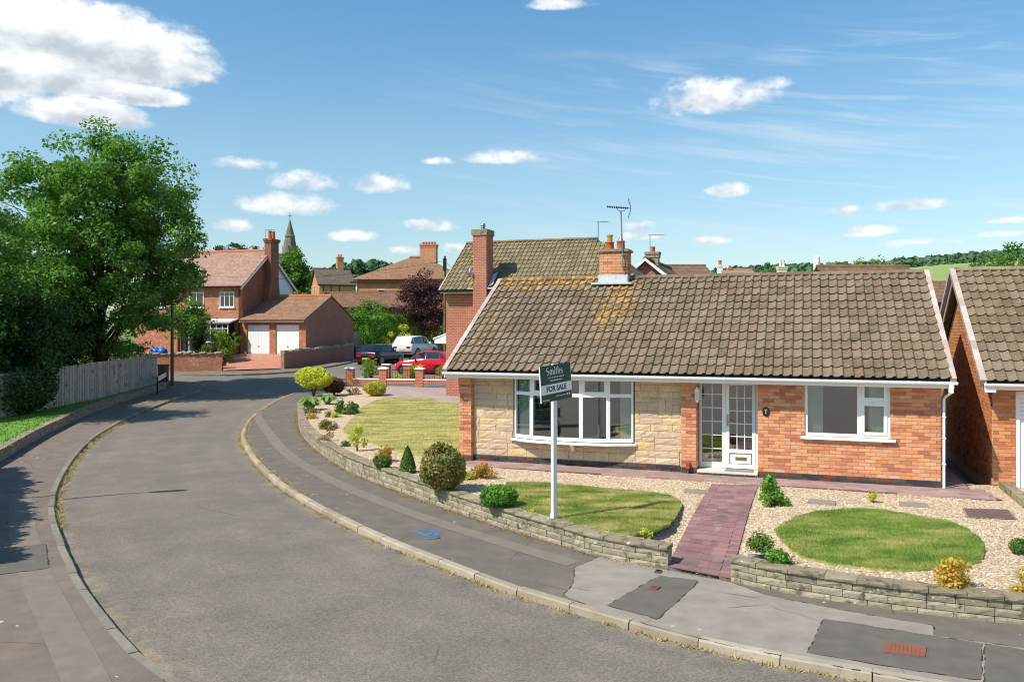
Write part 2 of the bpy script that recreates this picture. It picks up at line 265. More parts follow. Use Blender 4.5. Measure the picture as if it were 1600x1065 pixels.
def ext_grav(w, c):
    v = w.n('TexVoronoi', feature='F1'); w.put(v.inputs['Vector'], w.pos()); v.inputs['Scale'].default_value = 42
    c = w.ramp(w.xyz(v.outputs['Color'])[0], [(0, '8e7660'), (.3, 'b29678'), (.55, 'caae8e'), (.8, 'dcc8ac'), (1, 'e8dcc8')])
    return w.mix(1, c, w.gray(w.m('ADD', .82, w.m('MULTIPLY', w.noise(None, 1.2, 4), .36))), 'MULTIPLY')
noise_mat('gravel', [(0, 'b09179'), (1, 'c7a88f')], 9, .95, .9, 55, extra=ext_grav, bd=.02)
piece_mat('pebble', [(0, '8e7660'), (.3, 'b4987a'), (.6, 'd0b696'), (.85, 'decdb2'), (1, 'ece2d2')], 9, .1, 60, bump=0)
def lawn_extra(stripe):
    def f(w, c):
        x, y, z = w.xyz(w.pos()); a = w.vec(w.m('ADD', w.m('MULTIPLY', x, .5), w.m('MULTIPLY', y, .25)), w.m('SUBTRACT', w.m('MULTIPLY', y, stripe), w.m('MULTIPLY', x, stripe*.4)), 0)
        n = w.noise(a, 1.6, 6, .66, .3); return w.mix(w.sstep(n, .42, .62), c, 'c8b684')
    return f
noise_mat('lawn_dry', [(0, '7f8848'), (.5, '989a58'), (1, 'b4aa70')], 1.6, .95, .8, 90, extra=lawn_extra(1.6), fine=.35)
noise_mat('lawn', [(0, '6c7f3c'), (.5, '84914a'), (1, 'a2a462')], 1.8, .95, .8, 90, extra=lawn_extra(.9), fine=.35)
noise_mat('verge_grass', [(0, '4f7a2a'), (.5, '648c34'), (1, '86994a')], 1.6, .95, .8, 60, fine=.35)
leaf_mat('blade', [(0, '6c863c'), (.3, '8c9c4e'), (.55, 'b0ac68'), (1, 'd6c694')], .3, .7, .15, patch=1.9, mott=4.2)
leaf_mat('blade_dry', [(0, '808e46'), (.3, 'a2a45c'), (.55, 'c6b87a'), (1, 'decd9c')], .3, .7, .15, patch=1.3, mott=3.6)
leaf_mat('blade_fresh', [(0, '68883e'), (.35, '869e4c'), (.65, 'a6ac62'), (1, 'cabc8a')], .3, .7, .15, patch=1.9, mott=3.6)
leaf_mat('blade_green', [(0, '426428'), (.5, '567a30'), (1, '748c40')], .3, .7, .15)
leaf_mat('tree_leaf', [(0, '44682a'), (.4, '5a8438'), (.75, '729a44'), (1, '92b25c')], .42, .45)
leaf_mat('tree_dark', [(0, '223a1a'), (.5, '324e24'), (1, '4a6a32')], .3, .5)
leaf_mat('tree_mid', [(0, '456428'), (.5, '5e8236'), (1, '7c9c48')], .4, .5)
leaf_mat('tree_light', [(0, '5c7a28'), (.5, '7a9636'), (1, '98aa48')], .4, .5)
leaf_mat('purple_leaf', [(0, '3a2428'), (.5, '563438'), (1, '74504c')], .25, .5)
leaf_mat('gold_leaf', [(0, '9ca838'), (.5, 'c6cc48'), (1, 'e2e06c')], .45, .5)
leaf_mat('box_yellow', [(0, '8c8a2c'), (.5, 'bcb244'), (1, 'dcd070')], .35, .5)
leaf_mat('copper_leaf', [(0, '5c6a34'), (.45, '848648'), (.75, 'a89058'), (1, 'b07058')], .35, .45)
leaf_mat('amber_leaf', [(0, '8a6a2a'), (.5, 'b8923a'), (1, 'd8b85c')], .35, .5)
leaf_mat('dry_leaf', [(0, '7a5a3a'), (.5, 'a07c54'), (1, 'b89a70')], .3, .7)
leaf_mat('bright_leaf', [(0, '4c7a2c'), (.5, '6a9838'), (1, '90b450')], .4, .5)
leaf_mat('hosta_leaf', [(0, '4c7a2c'), (.5, '84a45c'), (1, 'd0d8a4')], .35, .5)
leaf_mat('laurel_leaf', [(0, '425e2a'), (.5, '5c7c36'), (1, '8ca054')], .35, .4)
leaf_mat('red_leaf', [(0, '4a2c22'), (.5, '6a4632'), (1, '8a6644')], .3, .5)
leaf_mat('conifer_leaf', [(0, '3c5a24'), (.5, '56782e'), (1, '74943c')], .3, .6)
leaf_mat('fire_leaf', [(0, '7c7c30'), (.35, 'b0a040'), (.7, 'd0b850'), (.88, 'c89044'), (1, 'b06038')], .35, .5)
leaf_mat('weed_leaf', [(0, '8c7a50'), (.4, 'b09c6c'), (.75, 'c8b484'), (1, '7c8c48')], .3, .8)
leaf_mat('pink_leaf', [(0, 'c07a8a'), (1, 'e0b0b8')], .3, .6)
noise_mat('hill_field_hazed', [(0, '7d8a52'), (1, '98a468')], .004, .95, 0, 60, fine=.05)  # muted greens: distance haze is put into the field colour
noise_mat('ground_far', [(0, '5c6e38'), (1, '7a8648')], .05, .95, 0, 30)
leaf_mat('forest_leaf_hazed', [(0, '4c6650'), (.5, '5c7858'), (1, '748e68')], .25, .7, .1, patch=.02)  # far trees made paler and greyer, haze painted into the leaf colour
noise_mat('church_stone', [(0, '5e5a50'), (1, '86806f')], .6, .95, .3, 4)
LB = dict(patch=('d8c8ba', .55))
farbrick('brick_left', 'b87052', 'a85c42', 'b9977e', ('d9bca8', .5)); farbrick('brick_left_shaded', '96604a', '86503c', '907060'); farbrick('brick_garage', 'a47060', '986454', 'a88e7e')  # second brick is the front brick darkened, shade put into its colour
farbrick('brick_mid', 'b06a54', 'a05a46', 'b89c8c'); farbrick('brick_orange', 'cc8a60', 'bc7a52', 'c0a084'); farbrick('brick_red', 'b86a4c', 'a65a40', 'c0a08c'); farbrick('brick_bluebase', '5a5c60', '6c6e70', 'a0a0a0')
farbrick('brick_house', 'c87a50', 'b46840', 'c4a084')
farroof('roof_pink', [(0, '947466'), (.5, 'a68476'), (1, 'b09082')], .11, .18); farroof('roof_garage', [(0, '80624e'), (.5, '94705a'), (1, 'a4826c')], .11, .18)
farroof('roof_brown', [(0, '6a5040'), (.5, '7d604a'), (1, '927256')], .1, .18); farroof('roof_slate', [(0, '5e544a'), (1, '7c7062')], .14, .25)
farroof('roof_hip', [(0, '80604e'), (.5, '947058'), (1, '8a765c')], .12, .2); farroof('roof_right', [(0, '6e5646'), (1, '8a6e58')], .14, .25)
def glass(name, tint, refl):
    m, w = new(name); t = w.n('BsdfTransparent'); t.inputs[0].default_value = tint; g = w.n('BsdfGlossy'); g.inputs['Roughness'].default_value = .02
    lw = w.n('LayerWeight'); lw.inputs[0].default_value = .35; mx = w.n('MixShader')
    w.put(mx.inputs[0], w.m('ADD', refl, w.m('MULTIPLY', lw.outputs['Fresnel'], .5), clamp=True)); w.put(mx.inputs[1], t.outputs[0]); w.put(mx.inputs[2], g.outputs[0]); w.out(mx.outputs[0])
glass('glass', (.88, .92, .90, 1), .36)
m, w = new('dark_glass'); w.out(w.surf('1c2226', .06, spec=.9))
m, w = new('lantern_glass'); w.out(w.surf('c8d0d0', .1, spec=.8))
m, w = new('garage_slats'); z = w.xyz(w.pos())[2]; w.out(w.surf('eef0f0', .45))
# ------------------------------------------------------------------ mesh helpers
def mesh_np(name, V, Fq, mat, rnd=None, smooth=False):
    """mesh from numpy vertices (n,3) and faces (m,k) with one k"""
    me = bpy.data.meshes.new(name); V = np.asarray(V, np.float32); Fq = np.asarray(Fq, np.int32); n, k = Fq.shape
    me.vertices.add(len(V)); me.vertices.foreach_set('co', V.ravel()); me.loops.add(n*k); me.loops.foreach_set('vertex_index', Fq.ravel())
    me.polygons.add(n); me.polygons.foreach_set('loop_start', np.arange(0, n*k, k, dtype=np.int32)); me.update(calc_edges=True)
    if rnd is not None:
        a = me.attributes.new('rnd', 'FLOAT', 'FACE'); a.data.foreach_set('value', np.asarray(rnd, np.float32))
    if smooth: me.polygons.foreach_set('use_smooth', np.ones(n, bool))
    me.materials.append(MATS[mat]); return me
def link(name, data, parent=None, label=None, cat=None, group=None, kind=None, loc=None, rz=None):
    o = bpy.data.objects.new(name, data); C.objects.link(o); o.parent = parent
    if loc is not None: o.location = loc
    if rz is not None: o.rotation_euler = (0, 0, rz)
    for k, v in (('label', label), ('category', cat), ('group', group), ('kind', kind)):
        if v: o[k] = v
    return o
def thing(name, label, cat, loc=(0, 0, 0), rz=0, group=None): return link(name, None, None, label, cat, group, None, loc, rz)
class MB:
    def __init__(s): s.v = []; s.f = []; s.r = []; s.cur = 0.
    def quad(s, *p): i = len(s.v); s.v += [tuple(q) for q in p]; s.f.append(tuple(range(i, i+len(p)))); s.r.append(s.cur); return s
    def box(s, x0, y0, z0, x1, y1, z1, M=None):
        P = [Vector((x, y, z)) for z in (z0, z1) for y in (y0, y1) for x in (x0, x1)]
        if M is not None: P = [M @ p for p in P]
        i = len(s.v); s.v += [tuple(p) for p in P]
        for f in ((0, 2, 3, 1), (4, 5, 7, 6), (0, 1, 5, 4), (2, 6, 7, 3), (0, 4, 6, 2), (1, 3, 7, 5)): s.f.append(tuple(i+k for k in f)); s.r.append(s.cur)
        return s
    def loft(s, rings, close=True, caps=True):
        i = len(s.v); n = len(rings[0])
        for r in rings: s.v += [tuple(p) for p in r]
        for a in range(len(rings)-1):
            for b in range(n if close else n-1):
                c = (b+1) % n; s.f.append((i+a*n+b, i+a*n+c, i+(a+1)*n+c, i+(a+1)*n+b)); s.r.append(s.cur)
        if caps and close:
            s.f.append(tuple(i+b for b in range(n))[::-1]); s.f.append(tuple(i+(len(rings)-1)*n+b for b in range(n))); s.r += [s.cur]*2
        return s
    def tube(s, p0, p1, r0, r1=None, n=8, caps=True):
        r1 = r0 if r1 is None else r1; p0 = Vector(p0); p1 = Vector(p1); d = (p1-p0).normalized()
        a = d.orthogonal().normalized(); b = d.cross(a)
        return s.loft([[p+a*(r*math.cos(t))+b*(r*math.sin(t)) for t in [2*math.pi*k/n for k in range(n)]] for p, r in ((p0, r0), (p1, r1))], caps=caps)
    def path(s, pts, rad, n=7):
        pts = [Vector(p) for p in pts]; rings = []; a = None
        for i, p in enumerate(pts):
            d = (pts[min(i+1, len(pts)-1)]-pts[max(i-1, 0)]).normalized()
            a = d.orthogonal().normalized() if a is None else (a-d*a.dot(d)).normalized(); b = d.cross(a)
            r = rad[i] if isinstance(rad, (list, tuple)) else rad
            rings.append([p+a*(r*math.cos(t))+b*(r*math.sin(t)) for t in [2*math.pi*k/n for k in range(n)]])
        return s.loft(rings)
    def lathe(s, prof, c=(0, 0, 0), n=12):
        return s.loft([[(c[0]+r*math.cos(2*math.pi*k/n), c[1]+r*math.sin(2*math.pi*k/n), c[2]+z) for k in range(n)] for r, z in prof])
    def prism(s, poly, d):
        d = Vector(d); i = len(s.v); n = len(poly); s.v += [tuple(p) for p in poly]+[tuple(Vector(p)+d) for p in poly]
        s.f.append(tuple(range(i, i+n))[::-1]); s.f.append(tuple(range(i+n, i+2*n))); s.r += [s.cur]*2
        for k in range(n): c = (k+1) % n; s.f.append((i+k, i+c, i+n+c, i+n+k)); s.r.append(s.cur)
        return s
    def mesh(s, name, mat, smooth=False):
        me = bpy.data.meshes.new(name); me.from_pydata(s.v, [], s.f); me.materials.append(MATS[mat])
        a = me.attributes.new('rnd', 'FLOAT', 'FACE'); a.data.foreach_set('value', np.asarray(s.r, np.float32))
        if smooth: me.polygons.foreach_set('use_smooth', np.ones(len(s.f), bool))
        me.update(); return me
    def build(s, name, mat, parent=None, smooth=False, **k): return link(name, s.mesh(name, mat, smooth), parent, **k)
def world_of(o):
    M = Matrix.Identity(4)
    while o is not None:
        o.rotation_mode = o.rotation_mode; M = Matrix.LocRotScale(o.location, o.rotation_euler, o.scale) @ M; o = o.parent
    return M
def pieces(parent, name, rest, tmpl, Ms, mat, nmax=300, label_rest=None, smooth=False):
    """alike pieces: the nmax nearest become objects that share one mesh, the others one joined part"""
    tm = tmpl.mesh(name, mat, smooth); P = world_of(parent); cp = Vector((0, 0, HC))
    Ms = sorted(Ms, key=lambda M: ((P @ M).translation-cp).length)
    for M in Ms[:nmax]:
        o = bpy.data.objects.new(name, tm); C.objects.link(o); o.parent = parent; o.matrix_basis = M
    more = Ms[nmax:]
    if more:
        V0 = np.array(tmpl.v); Vs = []; b = MB(); k = len(tmpl.v)
        for i, M in enumerate(more):
            A = np.array(M); Vs.append(V0 @ A[:3, :3].T + A[:3, 3]); r = random.random()
            b.f += [tuple(q+i*k for q in f) for f in tmpl.f]; b.r += [r]*len(tmpl.f)
        b.v = np.concatenate(Vs).tolist(); b.build(rest, mat, parent, smooth, kind='stuff')
def TM(loc, R=None, sc=(1, 1, 1)):
    M = Matrix.Translation(loc)
    if R is not None: M = M @ R
    return M @ Matrix.Diagonal((*sc, 1))
RZ = lambda a: Matrix.Rotation(a, 4, 'Z')
# ------------------------------------------------------------------ lie of the land
RY_, RZ_ = [-80, 13, 19, 30, 37, 45, 52, 60, 70, 100, 200, 600, 1500], [-.38, -.38, -.46, -.46, -.36, -.02, .35, .62, .85, 1.5, 3, 4, 4]
def R(y): return float(np.interp(y, RY_, RZ_))          # road level
def Pv(y): return R(y)+.10                               # pavement level
def gp(px, py, zf=0.):
    """the place on the ground seen at a photo pixel"""
    y = 20.
    for _ in range(40):
        z = zf(y) if callable(zf) else zf; y = .5*y+.5*min(FPX*(HC-z)/max(py-HY, 2.), 400)
    return Vector(((px-800)/FPX*y, y, zf(y) if callable(zf) else zf))
def at(px, py, y): return Vector(((px-800)/FPX*y, y, HC-(py-HY)*y/FPX))
def resample(pts, n=None, step=None, smooth=2):
    P = np.array([tuple(p)[:2] for p in pts], float)
    for _ in range(smooth):                              # corner cutting
        Q = [P[0]]
        for a, b in zip(P[:-1], P[1:]): Q += [.75*a+.25*b, .25*a+.75*b]
        P = np.array(Q+[P[-1]])
    d = np.r_[0, np.cumsum(np.hypot(*(P[1:]-P[:-1]).T))]
    t = np.linspace(0, d[-1], n) if n else np.arange(0, d[-1], step)
    return np.c_[np.interp(t, d, P[:, 0]), np.interp(t, d, P[:, 1])]
def offset(P, d):
    T = np.gradient(P, axis=0); T /= np.hypot(T[:, 0], T[:, 1])[:, None]; return P+np.c_[-T[:, 1], T[:, 0]]*d
def inside(poly, X, Y):
    r = np.zeros(X.shape, bool); n = len(poly)
    for i in range(n):
        x0, y0 = poly[i][0], poly[i][1]; x1, y1 = poly[(i+1) % n][0], poly[(i+1) % n][1]
        c = ((y0 > Y) != (y1 > Y)) & (X < (x1-x0)*(Y-y0)/((y1-y0) or 1e-9)+x0); r ^= c
    return r
def strip(A, B, za, zb): # sheet between two lines of equal count
    n = len(A); V = np.r_[np.c_[A, za], np.c_[B, zb]]; i = np.arange(n-1); return V, np.c_[i, i+1, i+1+n, i+n]
def sheet(name, poly, z, mat, edge=.0, parent=None, res=None, **k):
    """flat or draped polygon (z may be a function of x, y) with a skirt"""
    f = z if callable(z) else (lambda x, y: z); b = MB(); P = [tuple(p)[:2] for p in poly]
    if res:
        X0, X1 = min(p[0] for p in P), max(p[0] for p in P); Y0, Y1 = min(p[1] for p in P), max(p[1] for p in P)
        xs = np.arange(X0, X1, res); ys = np.arange(Y0, Y1, res); X, Y = np.meshgrid(xs, ys); ok = inside(P, X+res/2, Y+res/2)
        Z = np.vectorize(f)(X, Y); V = np.c_[X.ravel(), Y.ravel(), Z.ravel()]; nx = len(xs); j, i = np.nonzero(ok[:-1, :-1]); a = j*nx+i
        return link(name, mesh_np(name, V, np.c_[a, a+1, a+nx+1, a+nx], mat), parent, **k)
    b.quad(*[(x, y, f(x, y)) for x, y in P])
    if edge:
        for i in range(len(P)):
            p, q = P[i], P[(i+1) % len(P)]; b.quad((*p, f(*p)), (*p, f(*p)-edge), (*q, f(*q)-edge), (*q, f(*q)))
    return b.build(name, mat, parent, **k)
# ------------------------------------------------------------------ leaves and plants
def leaf_quads(Pn, Nn, size, asp=.55, jit=.8):
    n = len(Pn); N = Nn+rng.normal(0, jit, (n, 3)); N /= np.linalg.norm(N, axis=1)[:, None]+1e-9
    T = np.cross(N, rng.normal(0, 1, (n, 3))); T /= np.linalg.norm(T, axis=1)[:, None]+1e-9; B = np.cross(N, T)
    s = (size*rng.uniform(.6, 1.3, n))[:, None]
    V = np.stack([Pn-T*s, Pn+B*s*asp+N*s*.12, Pn+T*s, Pn-B*s*asp+N*s*.12], 1).reshape(-1, 3)
    return V, np.arange(4*n).reshape(-1, 4)
def unit(n): d = rng.normal(0, 1, (n, 3)); return d/np.linalg.norm(d, axis=1)[:, None]
def foliage(name, P, N, size, mat, parent, asp=.55, jit=.8, **k):
    V, Fq = leaf_quads(P, N, size, asp, jit); return link(name, mesh_np(name, V, Fq, mat, rng.random(len(P))), parent, **k)
def bumpy(d, k, amp, seed): # smooth uneven radius over directions
    g = np.random.default_rng(seed); c = g.normal(0, 1, (k, 3)); c /= np.linalg.norm(c, axis=1)[:, None]; a = g.uniform(-.4, 1, k)
    return 1+amp*(np.exp(-8*(1-d @ c.T)) @ a)
SEED = [11]
def shrub(name, label, cat, p, rx, h, mat, n=1500, leaf=.03, shape='ball', stem=0., asp=.6, jit=.7, group=None, ry=None):
    SEED[0] += 1; ry = ry or rx; t = thing(name, label, cat, tuple(p), 0, group)
    if shape == 'ball':
        d = unit(n); r = rng.random(n)**.22*bumpy(d, 14, .12, SEED[0]); P = d*r[:, None]*[rx, ry, (h-stem)/2]+[0, 0, stem+(h-stem)/2]; P[:, 2] = np.maximum(P[:, 2], .01+rng.random(n)*.05)
    elif shape == 'puff':  # clipped once, grown out in uneven clumps with stray shoots
        k = 60; cd = unit(k); cr = np.random.default_rng(SEED[0]).uniform(.86, 1.04, k); i = rng.integers(0, k, n); d0 = cd[i]+rng.normal(0, .23, (n, 3)); d = d0/np.linalg.norm(d0, axis=1)[:, None]
        r = cr[i]*(rng.random(n)**.16)*(1-.9*np.maximum(0, (1-(d*cd[i]).sum(1))-.02)); st_ = rng.random(n) < .02; r = np.where(st_, r*rng.uniform(1.04, 1.16, n), r)
        P = d*r[:, None]*[rx, ry, (h-stem)/2]+[0, 0, stem+(h-stem)/2]; P[:, 2] = np.maximum(P[:, 2], .01+rng.random(n)*.05)
    elif shape == 'cone':
        u = rng.random(n)**.75; a = rng.random(n)*6.283; r = (1-u**1.6)**.85*np.minimum(1, u*6+.78)*rng.uniform(.80, 1.04, n)*rx; P = np.c_[r*np.cos(a), r*np.sin(a), u*h]; d = np.c_[np.cos(a), np.sin(a), .5+0*a]
    elif shape == 'loose':
        k = max(6, int(n/90)); g = unit(k)*rng.random((k, 1))**.4; g[:, 2] = np.abs(g[:, 2])*1.0; cl = g*[rx*.8, ry*.8, h*.82]+[0, 0, stem]
        i = rng.integers(0, k, n); d = unit(n); P = cl[i]+d*rng.random((n, 1))**.5*(.33*rx+.04); P[:, 2] = np.maximum(P[:, 2], .015)
    else: # blades: arching strap leaves from the crown
        k = n; a = rng.random(k)*6.283; L = h*rng.uniform(.6, 1.25, k); o = rng.random(k)**.6*rx*.9; pts = []; F = []
        V = []
        for i in range(k):
            dr = np.array([math.cos(a[i]), math.sin(a[i]), 0]); sd = np.array([-dr[1], dr[0], 0])*leaf*.5; base = dr*o[i]*.18
            p1 = base+dr*o[i]*.55+np.array([0, 0, L[i]*.75]); p2 = base+dr*(o[i]*1.15)+np.array([0, 0, L[i]*(.85 if shape == 'spike' else .45)])
            j = len(V); V += [base-sd*.6, base+sd*.6, p1+sd*1.3, p1-sd*1.3, p2+sd*.1, p2-sd*.1]; F += [(j, j+1, j+2, j+3), (j+3, j+2, j+4, j+5)]
        link('foliage', mesh_np('foliage', V, F, mat, np.repeat(rng.random(k), 2)), t); return t
    foliage('foliage', P, d, leaf, mat, t, asp, jit)
    b = MB()
    for i in range(5):
        a = i*1.26+rng.random(); b.path([(0.02*math.cos(a), .02*math.sin(a), -.02), (rx*.2*math.cos(a), ry*.2*math.sin(a), stem+.25*(h-stem)), (rx*.5*math.cos(a), ry*.5*math.sin(a), stem+.6*(h-stem))], [max(.008, rx*.03), max(.006, rx*.02), .004], 5)
    b.build('stem', 'bark', t); return t
def tree(name, label, p, h, rx, base, mat, n=20000, leaf=.09, trunk=.2, limbs=16, clump=.9, ry=None, group=None, asp=.6, spread=1., lean=0., cat='tree', per=None, flat=1., top_w=.55):
    """tapered trunk, limbs that fork, leaf clumps hung round the outer limbs"""
    SEED[0] += 1; g = np.random.default_rng(SEED[0]); ry = ry or rx; t = thing(name, label, cat, tuple(p), 0, group); b = MB()
    top = h*.86; tp = [(lean*u*u*h+g.normal(0, .02*h*u*.3), g.normal(0, .02*h*u*.3), u*top-.1) for u in np.linspace(0, 1, 7)]
    b.path(tp, [trunk*(1.25 if i == 0 else 1)*(1-.82*u) for i, u in enumerate(np.linspace(0, 1, 7))], 9)
    ends = []
    for i in range(limbs):
        u = base/h*.8+(0.86-base/h*.8)*((i+.5)/limbs)**.9; a = i*2.4+g.random()*.6; zs = u*top
        v = (zs-base)/(h-base); wd = math.sin(math.pi*min(1, max(.12, v*.78+.2)))**.7
        L = wd*spread*g.uniform(.75, 1.0); e = Vector((math.cos(a)*rx*L, math.sin(a)*ry*L, zs+ (h-zs)*g.uniform(.12, .42)))
        s0 = Vector(tp[min(6, int(u*6.99))]); s0.z = zs-.1; m1 = s0.lerp(e, .5)+Vector((0, 0, .06*h*g.random()))
        r = trunk*.42*(1-u*.6); b.path([s0, m1, e], [r, r*.55, r*.15], 6); ends += [(m1, .8), (e, 1.)]
        for k in range(3):
            e2 = m1.lerp(e, .2+.3*k)+Vector((g.normal(0, .22)*rx, g.normal(0, .22)*ry, g.uniform(-.02, .12)*h)); b.path([m1.lerp(e, .1+.25*k), e2], [r*.35, r*.08], 5); ends.append((e2, .9))
    b.build('trunk', 'bark', t, smooth=True)
    # clumps: on limb ends plus fill within the crown envelope
    cs = [np.array(e) for e, _ in ends]; m = max(12, int(len(cs)*.9)); q = 0
    while q < m:
        d = unit(1)[0]*g.random()**.33; z = base+(h-base)*(d[2]*.5+.5); v = d[2]*.5+.5
        env = (math.sin(math.pi*min(1, .12+.88*v**.85)))**.5 if v < .62 else math.sqrt(max(0, 1-((v-.62)/.40)**2))*(1-top_w)+top_w*(1-(v-.62)/.4)**.6 if v < 1.0 else 0
        cs.append(np.array([d[0]*rx*1.05*max(env, .1), d[1]*ry*1.05*max(env, .1), z])); q += 1
    cs = np.array(cs); cs[:, 2] = np.minimum(cs[:, 2], h-.25*clump); i = g.integers(0, len(cs), n); d = unit(n)
    cr = clump*g.uniform(.55, 1.15, len(cs)); P = cs[i]+d*(g.random((n, 1))**.45)*cr[i][:, None]*[1, 1, .62*flat]
    P[:, 2] -= .10*((P[:, 0]-cs[i][:, 0])**2+(P[:, 1]-cs[i][:, 1])**2)/clump
    foliage('crown', P, d*.5+[0, 0, .55], leaf, mat, t, asp, .65); return t
def hedge(name, label, pts, wd, h0, h1, mat, n, leaf=.06, cat='hedge', zf=Pv, jag=.18, kind=None):
    """hedge along a line: leaves over a box-like body with an uneven face"""
    L = resample(pts, step=.4, smooth=1); u = rng.random(n)*(len(L)-1.001); i = u.astype(int); f = (u-i)[:, None]; c = L[i]*(1-f)+L[i+1]*f
    T = L[i+1]-L[i]; T /= np.linalg.norm(T, axis=1)[:, None]+1e-9; Nn = np.c_[-T[:, 1], T[:, 0]]
    a = rng.random(n); s = rng.random(n)*2-1; top = rng.random(n) < .42; ps = np.sin(u*1.7)*.5+np.sin(u*.63+2)*.5+np.sin(u*4.1)*.3
    hh = (h0+(h1-h0)*u/len(L))*(1+jag*.5*ps); sd = np.where(top, s, np.sign(s)*(1-.25*rng.random(n)**2)); zz = np.where(top, 1-.12*rng.random(n)**2, a)
    bul = 1+jag*(np.sin(u*2.3+zz*3)*.5+np.sin(u*5+zz*7)*.3); hw = wd/2*bul*(1-.35*np.maximum(0, zz-.75)/.25)
    zg = np.array([zf(y) for y in c[:, 1]]); P = np.c_[c+Nn*(sd*hw)[:, None], zg+hh*zz]; P += rng.normal(0, .06, P.shape)
    D = np.c_[Nn*np.where(top, 0, np.sign(sd))[:, None], np.where(top, 1., .25)]
    t = thing(name, label, cat, (0, 0, 0)); foliage('foliage', P, D, leaf, mat, t, .6, .7)
    b = MB(); nn = len(L)-1
    for k in range(0, nn+1, 2):
        x, y = L[k]; z = zf(y); b.path([(x, y, z-.1), (x+.05, y, z+.5*h0), (x, y+.1, z+.8*h0)], [.05, .035, .015], 5)
    b.build('stem', 'bark', t); return t
def blades(name, label, poly, z, mat, n, h=.035, wd=.006, cat='grass'):
    P = np.array([tuple(p)[:2] for p in poly]); lo, hi = P.min(0), P.max(0); q = rng.uniform(lo, hi, (int(n*1.7), 2)); q = q[inside(P, q[:, 0], q[:, 1])][:n]; n = len(q)
    f = z if callable(z) else (lambda x, y: z); zz = np.array([f(x, y) for x, y in q]); a = rng.random(n)*6.283; hh = h*rng.uniform(.5, 1.4, n); s = np.c_[np.cos(a), np.sin(a), 0*a]*wd
    B = np.c_[q, zz]; tip = B+np.c_[rng.normal(0, .5, (n, 2))*hh[:, None], hh]; V = np.stack([B-s, B+s, tip], 1).reshape(-1, 3)
    return link(name, mesh_np(name, V, np.arange(3*n).reshape(-1, 3), mat, rng.random(n)), None, label, cat, None, 'stuff')
# ------------------------------------------------------------------ setting: ground, road, pavements
def grid_sheet(name, xs, ys, zf, mat, **k):
    X, Y = np.meshgrid(xs, ys); Z = np.array([[zf(x, y) for x in xs] for y in ys]); nx = len(xs); j, i = np.meshgrid(np.arange(len(ys)-1), np.arange(nx-1), indexing='ij'); a = (j*nx+i).ravel()
    return link(name, mesh_np(name, np.c_[X.ravel(), Y.ravel(), Z.ravel()], np.c_[a, a+1, a+nx+1, a+nx], mat, smooth=True), **k)
grid_sheet('ground', [-6000, -1500, -500, -200, -100, 100, 200, 500, 1500, 6000], [-300]+RY_+[3000, 9000], lambda x, y: R(y)-.35, 'ground_far', kind='structure')
grid_sheet('road', np.linspace(-70, 45, 24), sorted(set(RY_[1:9]+list(np.linspace(-40, 13, 6))+[16, 25, 34, 41, 48, 56, 65, 75, 82])), lambda x, y: R(y), 'asphalt', kind='structure')
KR = [(1900, 1170), (1700, 1125), (1500, 1092), (1266, 1050), (1147, 1028), (1041, 1001), (944, 973), (856, 947), (782, 924), (657, 875), (596, 850), (515, 811), (437, 765), (398, 728), (382, 703), (375, 686), (379, 670), (392, 653), (412, 638), (440, 623), (470, 613), (505, 605), (530, 601)]
KL = [(420, 1170), (330, 1110), (266, 1063), (213, 1027), (163, 964), (129, 918), (103, 858), (89, 820), (86, 789), (95, 757), (114, 725), (137, 696), (163, 677), (198, 657), (242, 637), (282, 623), (312, 613), (324, 607), (316, 602), (290, 598.5), (240, 596)]
WR1 = [(1044, 888), (990, 880), (925, 867), (880, 852), (800, 829), (718, 802), (617, 765), (549, 740), (515, 719), (484, 696), (470, 677), (465, 657), (466, 643), (472, 632)]
WR2 = [(1950, 1025), (1750, 996), (1600, 976), (1450, 960), (1350, 946), (1200, 922), (1140, 907)]
WL = [(-300, 1080), (-260, 960), (-160, 830), (-60, 752), (0, 722), (56, 687), (113, 658), (169, 635), (225, 617), (262, 606)]
gr = lambda L, z: [gp(x, y, z) for x, y in L]
kr = resample(gr(KR, R), n=150); kl = resample(gr(KL, R), n=150); wr1 = gr(WR1, Pv); wr2 = gr(WR2, Pv); wl = gr(WL, Pv)
pv = lambda a: np.array([Pv(y) for y in a[:, 1]])
NA, NB = 140, 20; A_, B_0 = resample([(x, y, 0) for x, y in kl[:134]], n=NA, smooth=0), resample([(x, y, 0) for x, y in kr[:142]], n=NA, smooth=0)
V = np.array([[(*(A_[i]*(1-j/NB)+B_0[i]*j/NB), 0) for j in range(NB+1)] for i in range(NA)]).reshape(-1, 3); V[:, 2] = [R(y)+.004 for y in V[:, 1]]
i, j = np.meshgrid(np.arange(NA-1), np.arange(NB), indexing='ij'); q0 = (i*(NB+1)+j).ravel(); Fq = np.c_[q0, q0+1, q0+NB+2, q0+NB+1]; me = mesh_np('carriageway', V, Fq, 'asphalt', smooth=True)
uvl = me.uv_layers.new(name='UVMap'); uu = np.tile(np.arange(NB+1)/NB*.98+.01, NA); uvl.data.foreach_set('uv', np.c_[uu[Fq.ravel()], np.full(Fq.size, .5)].astype(np.float32).ravel())
link('carriageway', me, bpy.data.objects['road'])
far_r = gr([(488, 622), (515, 612), (545, 603.5)], Pv)
inner = resample(wr2+wr1+far_r, n=150); kri = offset(kr, -.11)
V, Fq = strip(kri, inner, pv(kri), pv(inner)); pav_r = link('pavement', mesh_np('pavement', V, Fq, 'pavement_dark'), kind='structure')
kli = offset(kl, .11); inl = resample(wl+gr([(263, 602), (240, 598)], Pv), n=150)
V, Fq = strip(kli, inl, pv(kli), pv(inl)); pav_l = link('pavement', mesh_np('pavement', V, Fq, 'pavement_left'), kind='structure')
